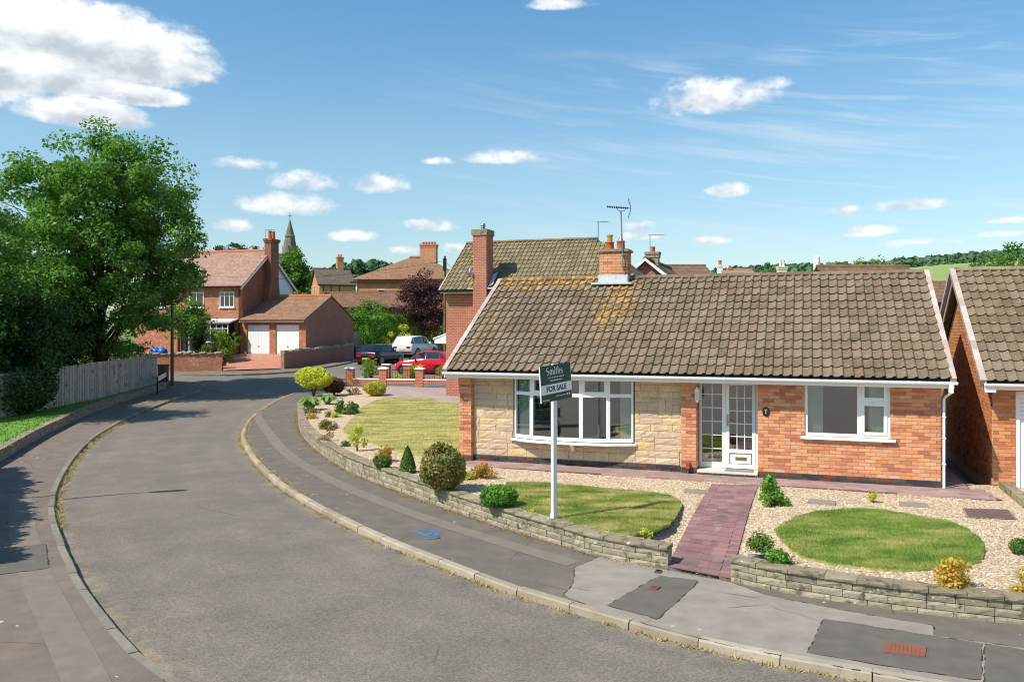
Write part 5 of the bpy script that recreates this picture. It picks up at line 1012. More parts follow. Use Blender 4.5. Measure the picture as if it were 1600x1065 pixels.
# detached house on the far corner
LR = math.radians(-15.2); lo_ = at(377, 551, 60.); lh = thing('corner_house', 'red brick detached house with pinkish roof, big end chimney and white rear wall', 'house', (lo_.x, lo_.y, 1.35), LR)
WZ, DP, AP = 5.05, 7.2, 7.65; b = MB(); b.box(-9, 0, -.8, 0, .2, WZ); b.box(-9, .2, -.8, -8.8, DP, WZ); b.build('wall', 'brick_left', lh)
b = MB(); b.box(-.2, .2, -.8, -.004, 4.2, WZ); b.prism([(-.2, 0.02, WZ), (-.2, 4.2, WZ), (-.2, 4.2, WZ+(DP-4.2)/(DP/2)*(AP-WZ)), (-.2, DP/2, AP)], (.196, 0, 0)); b.build('gable_wall', 'brick_left_shaded', lh)
b = MB(); b.box(-.2, 4.2, -.8, -.004, DP, WZ); b.prism([(-.2, 4.2, WZ), (-.2, DP, WZ), (-.2, 4.2, WZ+(DP-4.2)/(DP/2)*(AP-WZ))], (.196, 0, 0)); b.build('rendered_wall', 'render_white', lh)
rf = link('roof', None, lh); b = MB(); k = (AP-WZ)/(DP/2); slab_roof(b, [(-9.3, -.35, WZ-.35*k+.06), (.25, -.35, WZ-.35*k+.06), (.25, DP/2, AP+.08), (-9.3, DP/2, AP+.08)]); slab_roof(b, [(-9.3, DP/2, AP+.08), (.25, DP/2, AP+.08), (.25, DP+.35, WZ-.35*k+.06), (-9.3, DP+.35, WZ-.35*k+.06)]); b.build('roof_tiling', 'roof_pink', rf)
b = MB(); b.tube((-9.3, DP/2, AP+.08), (.25, DP/2, AP+.08), .12, n=8); b.build('ridge', 'terracotta', rf)
b = MB(); b.prism([(.2, -.36, WZ-.35*k-.03), (.2, DP/2, AP-.02), (.2, DP/2, AP-.20), (.2, -.36, WZ-.35*k-.2)], (.045, 0, 0)); b.prism([(.2, DP+.36, WZ-.35*k-.03), (.2, DP/2, AP-.02), (.2, DP/2, AP-.20), (.2, DP+.36, WZ-.35*k-.2)], (.045, 0, 0)); b.build('barge_board', 'upvc', lh)
gutter(lh, -9.3, .25, -.43, WZ-.2, .06, mat='black_metal'); b = MB(); b.path([(-.12, -.4, WZ-.25), (-.12, -.1, WZ-.5), (-.12, -.06, -.2)], .04, 7); b.build('downpipe', 'black_metal', lh)
st = link('chimney', None, lh); b = MB(); b.box(.0, 2.75, -.5, .55, 4.35, 4.3); b.loft([[(.0, y0, z), (.55, y0, z), (.55, y1, z), (0, y1, z)] for y0, y1, z in ((2.75, 4.35, 4.3), (3.05, 4.15, 5.3), (3.05, 4.15, 8.3))]); b.box(-.04, 3.0, 8.3, .60, 4.2, 8.42); b.box(-.09, 2.95, 8.42, .65, 4.25, 8.58); b.build('stack', 'brick_left_shaded', st)
for y_ in (3.35, 3.85): b = MB(); b.lathe([(.17, 0), (.14, .08), (.12, .55), (.15, .58), (.15, .62), (.1, .62)], (.28, y_, 8.57), 10); b.build('chimney_pot', 'pot', st)
yagi(lh, (.2, 2.9, 8.3), .9, .8, math.pi)
F_, Bk = Vector((1, 0, 0)), Vector((0, -1, 0))
win(lh, (-1.75, 0, 0), F_, Bk, 1.2, 3.35, 4.45, 3, .3); win(lh, (-4.3, 0, 0), F_, Bk, 1.2, 3.35, 4.45, 2); win(lh, (-7.4, 0, 0), F_, Bk, 1.2, 3.35, 4.45, 2)
bw = link('bay_window', None, lh); b = MB(); b.box(-2.5, -.75, -.8, -.55, -.005, .75); b.build('bay_wall', 'brick_left', bw); win(bw, (-2.5, -.75, 0), F_, Bk, 1.95, .82, 2.15, 4, .35, name='bay_front'); b = MB(); b.box(-2.49, -.70, .76, -.56, -.005, 2.2); b.build('bay_glazing', 'dark_glass', bw); b = MB(); b.prism([(-2.75, -.95, 2.2), (-.25, -.95, 2.2), (-.25, -.005, 2.42), (-2.75, -.005, 2.42)], (0, 0, .09)); b.build('bay_roof', 'lead', bw)
po = link('porch', None, lh); b = MB(); b.box(-4.6, -1.2, -.8, -4.45, -.005, 2.1); b.box(-2.75, -1.2, -.8, -2.9, -.005, 2.1); b.build('porch_wall', 'brick_left', po); b = MB(); b.prism([(-4.85, -1.4, 2.1), (-2.5, -1.4, 2.1), (-3.675, -1.4, 3.1)], (0, 1.395, 0)); b.build('porch_roof', 'roof_pink', po); win(po, (-4.4, -.9, 0), F_, Bk, 1.45, .1, 2.0, 2, 0, False)
# attached double garage
gg = thing('double_garage', 'brick double garage with two white doors beside the corner house', 'garage', (lo_.x, lo_.y, 1.35), LR)
GW, GDp, GE, GA = 5.13, 7.6, 2.5, 4.2; b = MB(); b.box(.02, .05, -.9, .42, .25, GE); b.box(2.25, .05, -.9, 2.75, .25, GE); b.box(4.6, .05, -.9, GW, .25, GE); b.box(.42, .05, 2.12, 2.25, .25, GE); b.box(2.75, .05, 2.12, 4.6, .25, GE); b.build('wall', 'brick_left', gg)
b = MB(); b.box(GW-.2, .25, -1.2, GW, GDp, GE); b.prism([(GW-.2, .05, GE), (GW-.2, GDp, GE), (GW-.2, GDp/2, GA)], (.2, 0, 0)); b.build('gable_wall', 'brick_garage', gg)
rf = link('roof', None, gg); b = MB(); k = (GA-GE)/(GDp/2); slab_roof(b, [(.0, -.3, GE-.3*k+.05), (GW+.08, -.3, GE-.3*k+.05), (GW+.08, GDp/2, GA+.06), (0, GDp/2, GA+.06)], .07); slab_roof(b, [(0, GDp/2, GA+.06), (GW+.08, GDp/2, GA+.06), (GW+.08, GDp+.3, GE-.3*k+.05), (0, GDp+.3, GE-.3*k+.05)], .07); b.build('roof_tiling', 'roof_garage', rf)
b = MB(); b.tube((.5, GDp/2, GA+.07), (GW+.08, GDp/2, GA+.07), .1, n=8); b.build('ridge', 'terracotta', rf); b = MB(); b.box(.0, -.28, GE-.26, GW+.05, -.25, GE-.1); b.build('fascia', 'render_white', gg); gutter(gg, 0, GW+.1, -.34, GE-.10, .05, mat='black_metal')
for x0 in (.42, 2.75):
    gd = link('garage_door', None, gg); wd = 1.83 if x0 < 1 else 1.85
    for i in range(8): b = MB(); b.box(x0+.03+(wd-.06)*i/8+.004, .12, -.02, x0+.03+(wd-.06)*(i+1)/8-.004, .15, 2.06); b.build('door_plank', 'garage_white', gd)
    b = MB(); b.box(x0, .10, -.1, x0+.03, .2, 2.12); b.box(x0+wd-.03, .10, -.1, x0+wd, .2, 2.12); b.box(x0+.03, .10, 2.06, x0+wd-.03, .2, 2.12); b.build('frame', 'rust', gd); b = MB(); b.box(x0+wd/2-.06, .09, .5, x0+wd/2+.06, .119, .54); b.build('handle', 'black_metal', gd)
# its forecourt, front walls and bank
dpt = [gp(349, 578, lambda y: R(y)+.1), gp(443, 575, lambda y: R(y)+.1)]
def lw(x, y, z): v = RZ(LR) @ Vector((x, y, 0)); return Vector((lo_.x+v.x, lo_.y+v.y, z))
b = MB(); a0, a1 = lw(-1.5, 0., 1.33), lw(GW, 0., 1.33); N = 10
for i in range(N):
    s, e = i/N, (i+1)/N; b.quad(dpt[0].lerp(a0, s), dpt[1].lerp(a1, s), dpt[1].lerp(a1, e), dpt[0].lerp(a0, e))
b.build('forecourt', 'drive_brick', kind='structure')
sheet('front_garden', [lw(-30, .5, 0), lw(-1.4, .5, 0), gp(348, 575, Pv), gp(100, 579, Pv)], lambda x, y: .95 if y < 57.5 else 1.3, 'soil', 0, kind='structure')
sheet('garage_bank', [lw(GW-.1, 0, 0), gp(446, 574, Pv), gp(552, 560, Pv), lw(GW+.5, 9, 0), lw(GW-.1, 9, 0)], lambda x, y: R(y)+.75, 'soil', 0, kind='structure')
fpv = resample([gp(60, 582, Pv), gp(240, 581, Pv), gp(349, 580, Pv), gp(443, 577, Pv), gp(500, 570, Pv), gp(553, 561, Pv), gp(572, 551, Pv)], n=40); fpo = resample([gp(60, 586.5, Pv), gp(240, 586, Pv), gp(349, 585.5, Pv), gp(448, 581.5, Pv), gp(506, 573.5, Pv), gp(556, 564, Pv), gp(577, 553, Pv)], n=40)
V, Fq = strip(fpo, fpv+[0, .2], pv(fpo), pv(fpv)); pf = link('pavement', mesh_np('pavement', V, Fq, 'pavement_left'), kind='structure'); kerbs(fpo, pf, 1, 1.2)
def brick_run(name, label, a, c, za, h, th, mat, cap, capm, base=None):
    t = thing(name, label, 'wall'); a, c = Vector(a), Vector(c); U = (c-a); L = Vector(U[:2]).length; U = Vector((U.x/L, U.y/L, 0)); N = Vector((U.y, -U.x, 0)); z0 = min(a.z, c.z)-.3; zt = lambda p: p+h
    b = MB(); b.prism([(a.x, a.y, a.z-.2), (c.x, c.y, c.z-.2), (c.x, c.y, c.z+h), (a.x, a.y, a.z+h)], -N*th); b.build('wall_body', mat, t)
    n = max(3, int(L/.45)); tm = rock_tmpl(33, .2); Ms = []
    for i in range(n): p = a.lerp(c, i/n); Ms.append(TM((p.x+N.x*.03, p.y+N.y*.03, p.z+h-.01), RZ(math.atan2(U.y, U.x)), (L/n-.01, th+.06, cap*random.uniform(.6, 1.4))))
    pieces(t, 'capping_stone', 'capping_stones', tm, Ms, capm); return t
brick_run('front_wall', 'patched red brick wall with dark stone capping in front of the corner house', gp(150, 580, Pv), gp(347, 577, Pv), 0, 1.0, .25, 'brick_left', .14, 'block')
brick_run('roadside_wall', 'brick wall with jagged stone capping below the garage hedge', gp(444, 576, Pv), gp(553, 560, Pv), 0, 1.0, .25, 'brick_garage', .22, 'block')
hedge('clipped_hedge', 'low dark clipped hedge on top of the roadside wall by the garage', [gp(478, 566, Pv)+Vector((-.3, 1.2, 0)), gp(553, 556, Pv)], .6, 1.55, 1.6, 'tree_dark', 2500, .06, zf=R)
def crate(): pass
for i, (px, py) in enumerate(((244, 549), (254, 549))):
    p = lw(0, 0, 0); q_ = at(px, py, 56); b = MB(); d = unit(160); r = 1+.25*np.sin(d[:, 0]*9+i)*np.cos(d[:, 2]*7)
    b.lathe([(.05, 0), (.30, .05), (.34, .25), (.28, .42), (.10, .5), (.05, .58)], (0, 0, 0), 10); t_ = b.build('recycling_sack', 'blue_bag', None, True, label=('bright blue sack by the front wall, nearest the fence', 'bright blue sack by the front wall, beside the pole')[i], cat='sack', loc=(q_.x, q_.y, 1.35))
# far buildings
def far_house(name, label, px0, px1, pye, pyr, y, base, depth, wall, roofm, hip=False, rz=0., eave=.25, cat='house'):
    """rectangular house: front from px0 to px1 at depth y, eaves row pye, ridge row pyr"""
    a, c = at(px0, pye, y), at(px1, pye, y); L = c.x-a.x; t = thing(name, label, cat, (a.x, a.y, base), rz); h = a.z-base; rr = at(px0, pyr, y+depth/2).z-base
    b = MB(); b.box(0, 0, -1, L, depth, h); 
    if not hip: b.prism([(0.01, .01, h), (.01, depth-.01, h), (.01, depth/2, rr-.08)], (L-.02, 0, 0))
    b.build('wall', wall, t); rf = link('roof', None, t); e = eave; k = (rr-h)/(depth/2)
    b = MB(); hx = depth/2 if hip else -e
    if hip:
        q_ = [(-e, -e, h-.05), (L+e, -e, h-.05), (L+e, depth+e, h-.05), (-e, depth+e, h-.05)]; r0, r1 = (min(hx, L*.45), depth/2, rr), (L-min(hx, L*.45), depth/2, rr); b.quad(q_[0], q_[1], r1, r0).quad(q_[1], q_[2], r1).quad(q_[2], q_[3], r0, r1).quad(q_[3], q_[0], r0).quad(*q_[::-1])
    else: slab_roof(b, [(-e, -e, h-e*k+.05), (L+e, -e, h-e*k+.05), (L+e, depth/2, rr+.05), (-e, depth/2, rr+.05)]); slab_roof(b, [(-e, depth/2, rr+.05), (L+e, depth/2, rr+.05), (L+e, depth+e, h-e*k+.05), (-e, depth+e, h-e*k+.05)])
    b.build('roof_tiling', roofm, rf)
    b = MB(); b.tube((min(hx, L*.45) if hip else -e, depth/2, rr+.04), (L-min(hx, L*.45) if hip else L+e, depth/2, rr+.04), .12, n=7); b.build('ridge', roofm, rf)
    b = MB(); b.box(-e, -e-.1, h-e*k-.14, L+e, -e, h-e*k-.0); b.build('gutter', 'black_metal', t); return t, L, h, rr
hh, L, h, rr = far_house('hipped_house', 'orange brick house with hipped red roof and many-potted chimney', 557, 720, 436, 403, 85, 2.2, 9., 'brick_orange', 'roof_hip', True, math.radians(-6), .5)
stack(hh, 6.6, 4.5, rr-.6, rr+1.35, 1.7, .9, 'brick_orange', 5, potr=.13, poth=.28); win(hh, (2.2, 0, 0), F_, Bk, .75, h-2.1, h-1.05, 1); yagi(hh, (5.6, 4.5, rr), 1.5, .8, 2.5)
b = MB(); b.box(-.05, -.1, 0, .1, .03, h); b.build('downpipe', 'upvc', hh)
cth, L, h, rr = far_house('cottage', 'old brick cottage with long dark roof beside the church tree', 499, 552, 442, 420, 118, 4., 6., 'brick_orange', 'roof_slate', False, math.radians(24), .3)
win(cth, (0, 3.9, 0), (0, -1, 0), (-1, 0, 0), .9, h-1.6, h-.2, 1); stack(cth, L-1.2, 3.2, rr-.8, rr+1.8, .9, .9, 'brick_orange', 2, poth=.4)
win(cth, (.6, 0, 0), F_, Bk, 1.2, h-2.6, h-1.2, 2); 
for x_ in (.5, 1.6, 2.8): b = MB(); b.box(x_, -.04, -1, x_+.12, -.002, h); b.build('timber', 'bark', cth)
ob, L, h, rr = far_house('outbuilding', 'long low outbuilding with brown tiled roof behind the hedge', 505, 640, 478, 458, 76, 1.2, 6., 'brick_orange', 'roof_brown', False, math.radians(-6), .3, cat='outbuilding')
b = MB(); b.box(-3, .5, 0, -.3, .8, h-.2); b.build('side_wall', 'brick_garage', ob)
# right-hand roofs over the ridge of the bungalow
g1, L, h, rr = far_house('gabled_house', 'house with white edged gable just right of the bungalow chimney', 1096, 1327, 475, 409.5, 45, .5, 6, 'brick_mid', 'roof_right', False, math.radians(70), .3)
b = MB(); k = (rr-h)/3; b.prism([(-.34, -.3, h-.1-.25), (-.34, 3, rr-.1), (-.34, 3, rr+.06), (-.34, -.35, h-.08)], (.05, 0, 0)); b.prism([(-.34, 6.3, h-.35), (-.34, 3, rr-.1), (-.34, 3, rr+.06), (-.34, 6.35, h-.08)], (.05, 0, 0)); b.build('barge_board', 'upvc', g1)
ss = stack(g1, 2.0, 3.0, rr-.6, rr+.55, .5, .7, 'coping', 2, potr=.11); yagi(g1, (2.2, 3.2, rr), 1.6, .9, math.pi-1)
g2, L, h, rr = far_house('tiled_house', 'low brown tiled roof in a row beyond the bungalow ridge', 1058, 1112, 432, 416, 62, .5, 6, 'brick_mid', 'roof_right')
g3, L, h, rr = far_house('pink_roofed_house', 'pink roofed house with a white painted chimney beyond the ridge', 1140, 1184, 436, 422, 90, 1, 6, 'cream', 'roof_pink'); stack(g3, -.3, 3, rr-2, rr+.55, .5, .5, 'render_white', 1, potr=.2, poth=.5); stack(g3, .8, 3, rr-1, rr+.2, .35, .35, 'terracotta', 1)
g4, L, h, rr = far_house('cream_chimney_house', 'house with a cream chimney and two clay pots beyond the ridge', 1205, 1262, 446, 432, 80, 1, 6, 'cream', 'roof_right'); stack(g4, 1.85, 2.5, rr-1, at(1235, 416, 82).z-1, .85, .6, 'cream', 2, 'cream', potr=.13, poth=.6)
g5, L, h, rr = far_house('long_roofed_house', 'long brown roofed brick house between the two bungalows', 1352, 1490, 462, 419, 33, .2, 9, 'brick_near', 'roof_brown', False, 0, .3)
g6, L, h, rr = far_house('rear_extension', 'lower tiled extension with orange wall glimpsed between the bungalows', 1462, 1505, 470, 446, 28, .2, 5, 'brick_near', 'roof_right', False, -AH, .2, cat='extension')
# church
sp_ = at(453, 392, 260); cht = thing('church', 'grey stone church spire rising behind a round tree', 'church', (sp_.x, sp_.y, 4)); b = MB(); tz = sp_.z-4
b.box(-3, -3, 0, 3, 3, tz-1); b.build('tower', 'church_stone', cht); ap = at(453, 343, 260).z-4; b = MB(); ring = lambda r, z: [(r*math.cos(k*math.pi/4+.39), r*math.sin(k*math.pi/4+.39), z) for k in range(8)]
b.loft([ring(2.6, tz-1.5), ring(1.45, tz+(ap-tz)*.45), ring(1.7, tz+(ap-tz)*.46), ring(1.35, tz+(ap-tz)*.52), ring(.12, ap)]); b.build('spire', 'church_stone', cht)
for k in range(4): a = k*math.pi/2+.0; b = MB(); b.prism([(2.35*math.cos(a)-.5*math.sin(a), 2.35*math.sin(a)+.5*math.cos(a), tz-1), (2.35*math.cos(a)+.5*math.sin(a), 2.35*math.sin(a)-.5*math.cos(a), tz-1), (2.35*math.cos(a), 2.35*math.sin(a), tz+1.6)], (-.9*math.cos(a), -.9*math.sin(a), 0)); b.build('lucarne', 'church_stone', cht)
b = MB(); b.tube((0, 0, ap-.2), (0, 0, ap+2.2), .08, n=5); b.box(-.5, -.05, ap+1.1, .5, .05, ap+1.25); b.build('finial', 'black_metal', cht)
# ------------------------------------------------------------------ hills and far wood
def hill(name, px, rows, y, dep, mat):
    n = len(px); V = []; F = []
    for i, (x, r) in enumerate(zip(px, rows)):
        p = at(x, r, y); V += [(p.x*.8, y*.62, 3.), (p.x*.93, y*.85, 3+(p.z-3)*.55), (p.x, y, p.z), (p.x*1.2, y*1.25, p.z*1.0)]
    for i in range(n-1):
        for k in range(3): a = i*4+k; F.append((a, a+4, a+5, a+1))
    return link(name, mesh_np(name, V, F, mat, smooth=True), None, kind='structure')
HPX = list(range(1040, 1981, 20)); HR = [float(np.interp(x, [1040, 1100, 1130, 1200, 1300, 1380, 1450, 1520, 1600, 1700, 1980], [442, 432, 425, 420, 418, 414, 407, 401, 395, 388, 374])) for x in HPX]
hill('hill', HPX, HR, 1500, 600, 'hill_field_hazed')
HPX2 = list(range(360, 761, 40)); HR2 = [446-34*math.exp(-((x-585)/75)**2) for x in HPX2]; hill('hill', HPX2, HR2, 900, 300, 'forest_leaf_hazed')
def wood(name, label, fpt, n, size, mat, leaf):
    Pp = []; 
    for i in range(n): Pp.append(fpt(i))
    Pp = np.array(Pp); m = 46; d = unit(n*m); d[:, 2] = np.abs(d[:, 2]); s = (size*rng.uniform(.6, 1.3, n)).repeat(m)[:, None]; P = np.repeat(Pp, m, 0)+d*s*[1, 1, 1.05]*(rng.random((n*m, 1))**.3)
    V, Fq = leaf_quads(P, d, leaf, .8, .5); return link(name, mesh_np(name, V, Fq, mat, rng.random(len(P))), None, label, 'wood', None, 'stuff')
def hz(x): return float(np.interp(x, HPX, HR))
def wf(i):
    x = random.uniform(1110, 1900); a = random.random(); y = 1500-a*random.uniform(10, 190) if x < 1345 else 1500-random.uniform(0, 45); r = hz(x); p = at(x, r, 1500); f = (1500-y)/225; return (p.x*(1-.07*f), y, p.z-(p.z-3)*.45*f-4)
wood('hillside_wood', 'far belt of dark trees along the crest of the hill', wf, 900, 11, 'forest_leaf_hazed', 5.)
def wf2(i): x = random.uniform(500, 680); r = float(np.interp(x, HPX2, HR2)); p = at(x, r, 900); return (p.x, 900-random.random()*60, p.z-4-random.random()*6)
wood('distant_wood', 'small wooded hilltop left of the hipped house', wf2, 160, 7, 'forest_leaf_hazed', 3.)
s0 = at(1276, 409, 1400); b = MB(); b.lathe([(5.2, -20), (5.2, at(1276, 401.5, 1400).z-s0.z), (4.6, at(1276, 400.5, 1400).z-s0.z), (0, at(1276, 400.2, 1400).z-s0.z)], n=14); tw = thing('water_tower', 'pale concrete water tower on the wooded hill', 'tower', s0); b.build('tank', 'render_white', tw); b = MB(); b.lathe([(3.2, -30), (3.2, -19.9)], n=10); b.build('shaft', 'render_white', tw)
# utility pole
def pole(label, p, h, r, arms=True):
    t = thing('utility_pole', label, 'pole', p); b = MB(); b.tube((0, 0, -.2), (0, 0, h), r, r*.72, 9); b.build('shaft', 'pole_wood', t)
    if arms: b = MB(); b.box(-.14, -.16, h-1.2, .14, .16, h-.2); b.build('head_gear', 'black_metal', t)
    return t
pp_ = at(695, 400, 70); pole('wooden pole with cables behind the brick house', (pp_.x, pp_.y, 0.8), pp_.z-.8, .14)
for (px, py, y, lb) in ((760, 411, 40, 'cable from the pole to the brick house'), (360, 438, 62, 'long cable running from the pole to the corner house')):
    e = at(px, py, y); s = Vector((pp_.x, pp_.y, pp_.z-.4)); pts = [s.lerp(e, k/10)-Vector((0, 0, 1.2*(1-(2*k/10-1)**2)*(s-e).length/60)) for k in range(11)]; b = MB(); b.path(pts, .016, 4); b.build('overhead_cable', 'black_metal', None, label=lb, cat='cable')
# ------------------------------------------------------------------ corner of the lane: fence, verge, pole, name plate
fa, fb = gp(-60, 662, lambda y: Pv(y)+.36), gp(244, 605.5, lambda y: Pv(y)+.12); vz = lambda y: Pv(y)+.33
vg = [Vector((*p, 0)) for p in offset(resample(wl, n=40), .12)]+[fb+Vector((.3, .3, 0)), fb+Vector((-.6, 1, 0)), fa+Vector((-1, .4, 0)), Vector((-40, 25, 0)), Vector((-40, 5, 0))]
sheet('grass_verge', vg, lambda x, y: vz(y), 'verge_grass', res=.4, kind='structure'); blades('grass', 'green grass of the verge between the fence and the low wall', vg, lambda x, y: vz(y), 'blade_green', 60000, .06, .012)
sheet('left_garden', [fb+Vector((-.2, .15, 0)), fb+Vector((-.4, 2.5, 0)), Vector((-22, 49, 0)), Vector((-69, 49, 0)), Vector((-69, 4, 0)), Vector((-40, 4, 0)), Vector((-39.9, 25, 0)), fa+Vector((-1, .3, 0)), fa+Vector((0, .12, 0))], lambda x, y: vz(y)-.02, 'verge_grass', res=.8, kind='structure')
sheet('back_garden', [(2, 29), (45, 14), (45, 81), (10, 81), (4, 52), (1.5, 45)], lambda x, y: max(.03, R(y)+.1), 'verge_grass', res=.8, kind='structure')
fn = thing('board_fence', 'tall weathered vertical board fence under the big tree', 'fence'); U = (fb-fa); L = Vector(U[:2]).length; an = math.atan2(U.y, U.x); tm = MB(); tm.box(0, -.012, 0, 1, .012, 1); Ms = []; x = 0; k = 0
while x < L:
    wd = .1; p = fa.lerp(fb, x/L); zt = 1.52+.30*(x/L)+random.uniform(-.006, .006); Ms.append(TM((p.x+(-.018 if k % 2 else 0)*math.sin(an)*-1, p.y+(-.018 if k % 2 else 0)*math.cos(an), vz(p.y)-.05), RZ(an+random.gauss(0, .01)) @ Matrix.Rotation(random.gauss(0, .006), 4, 'Y'), (wd*1.12, 1, zt-vz(p.y)+.05))); x += wd; k += 1
pieces(fn, 'board', 'boards', tm, Ms, 'board')
for i in range(7): p = fa.lerp(fb, i/6); b = MB(); b.box(-.05, .02, -.2, .05, .12, 1.5+.3*i/6, TM((p.x, p.y, vz(p.y)*0), RZ(an))); b.build('post', 'fence', fn)
for zr in (.35, 1.25): b = MB(); p, q_ = fa, fb; b.prism([(p.x, p.y+.03, vz(p.y)+zr), (q_.x, q_.y+.03, vz(q_.y)+zr+.1), (q_.x, q_.y+.03, vz(q_.y)+zr+.19), (p.x, p.y+.03, vz(p.y)+zr+.09)], (0.0, .04, 0)); b.build('rail', 'fence', fn)
p = gp(249, 603.5, Pv); b = MB(); b.box(-.22, -.18, -.2, .22, .18, 1.1); t_ = thing('brick_pier', 'short shaded brick pier at the end of the board fence', 'pier', (p.x, p.y+.5, p.z), -.1); b.build('shaft', 'brick_left_shaded', t_); b = MB(); b.box(-.26, -.22, 1.1, .26, .22, 1.17); b.build('cap', 'block', t_)
p = gp(269, 601.5, Pv); pole('greenish wooden lamp pole standing at the lane corner', p, 6.2, .095, False)
p0, p1 = gp(246, 616, Pv), gp(260.5, 606, Pv); ns = thing('street_nameplate', 'white street name plate on two black posts by the fence end', 'sign'); 
for q_ in (p0, p1): b = MB(); b.box(q_.x-.03, q_.y-.03, q_.z-.1, q_.x+.03, q_.y+.03, q_.z+.88); b.build('post', 'black_metal', ns)
b = MB(); b.prism([(p0.x, p0.y-.035, p0.z+.62), (p1.x, p1.y-.035, p1.z+.62), (p1.x, p1.y-.035, p1.z+.86), (p0.x, p0.y-.035, p0.z+.86)], (0, .012, 0)); b.build('plate', 'plate_white', ns)
# street lamp whose shadow crosses the road; it stands outside the picture
lp = thing('street_lamp', 'street lamp on the left pavement, seen only by its shadow across the road', 'lamp', (-12.9, 16.0, Pv(16))); b = MB(); b.path([(0, 0, -.2), (0, 0, 1.2)], .075, 10); b.path([(0, 0, 1.2), (0, 0, 5.4)], .045, 10); b.path([(0, 0, 5.4), (.15, .05, 5.62), (.6, .2, 5.7)], .035, 8); b.build('column', 'galv', lp); b = MB(); b.box(.5, -.09, 5.62, 1.15, .09, 5.76, RZ(.33)); b.build('lantern', 'galv', lp)
# ------------------------------------------------------------------ brick planter with railings in front of the red car
zq = lambda y: max(0.02, Pv(y)+.03); pwa, pwb = gp(541, 603, zq), gp(735, 607.5, zq); U = pwb-pwa; PL = Vector(U[:2]).length; pan = math.atan2(U.y, U.x)
pw = thing('brick_planter', 'low red brick planter wall with piers, pale copings and railings', 'wall', (pwa.x, pwa.y, pwa.z), pan); PDp = 3.2
b = MB(); b.box(0, 0, -.3, PL, .22, .17); b.build('blue_brick_base', 'brick_bluebase', pw); b = MB(); b.box(0, .002, .17, PL, .218, .36); b.box(0, .23, -.3, .22, PDp, .36); b.box(0, PDp, -.3, 4.4, PDp+.22, .36); b.box(1.9, .23, -.3, 2.1, PDp, .30); b.build('wall_body', 'brick_red', pw)
px_s = [546, 598, 655, 713]; xs = [max(.18, (Vector((at(p, 600, 1).x, 1, 0)).x)) for p in px_s]; xs = []
for p in px_s:
    k = (p-800)/FPX; d = Vector((math.cos(pan), math.sin(pan))); xs.append((k*pwa.y-pwa.x)/(d.x-k*d.y))
for i, x in enumerate(xs): b = MB(); b.box(x-.2, -.03, -.3, x+.2, .27, .93); b.build('pier', 'brick_red', pw); b = MB(); b.loft([[(x+s*a, .12+s*.8*c, z) for a, c in ((-1, -1), (1, -1), (1, 1), (-1, 1))] for s, z in ((.25, .93), (.25, .98), (.1, 1.04))]); b.build('pier_cap', 'render_white', pw)
for x0, x1 in zip(xs[:-1], xs[1:]):
    b = MB(); b.box(x0+.21, -.03, .36, x1-.21, .25, .42); b.build('coping', 'render_white', pw)
for (x, y) in ((1.1, PDp+.1), (2.35, PDp+.1)): b = MB(); b.box(x-.2, y-.18, -.3, x+.2, y+.18, 1.0); b.build('pier', 'brick_red', pw); b = MB(); b.box(x-.25, y-.23, 1.0, x+.25, y+.23, 1.06); b.build('pier_cap', 'render_white', pw)
rl = link('railing', None, pw)
for k in range(26): x = xs[1]+.35+k*(xs[3]-xs[1]-.6)/25; b = MB(); b.tube((x, .6, .2), (x, .6, .92), .011, n=5); b.build('bar', 'black_metal', rl)
for z in (.35, .85): b = MB(); b.box(xs[1]+.3, .585, z, xs[3]-.2, .615, z+.03); b.build('rail', 'black_metal', rl)
b = MB(); b.box(.2, .24, -.2, PL, PDp-.02, .2); b.build('soil_bed', 'soil', pw)
pw2 = lambda x, y, z=.2: pw_m @ Vector((x, y, z)); pw_m = world_of(pw)
shrub('feathery_shrub', 'tall feathery pale green shrub in the left bay of the planter', 'plant', pw2(.9, 1.4), .75, 1.35, 'tree_light', 1400, .05, 'loose', .3)
shrub('yucca', 'spiky yellow green yucca in front of the red car', 'plant', pw2(3.5, 1.2), .55, .95, 'gold_leaf', 90, .05, 'spike')
shrub('feathery_shrub', 'thin orange red shrub in front of the red car door', 'plant', pw2(5.1, 1.0), .45, 1.15, 'amber_leaf', 500, .04, 'loose', .25)
for i, (x, y) in enumerate(((2.6, .9), (2.1, 2.2), (3.0, .7))): shrub('bedding_plant', ('yellow flowering bedding plant by the middle planter pier', 'yellow bedding plant at the back of the planter', 'yellow bedding plant beside the railing')[i], 'plant', pw2(x, y), .35, .4, 'gold_leaf', 320, .04, 'loose')
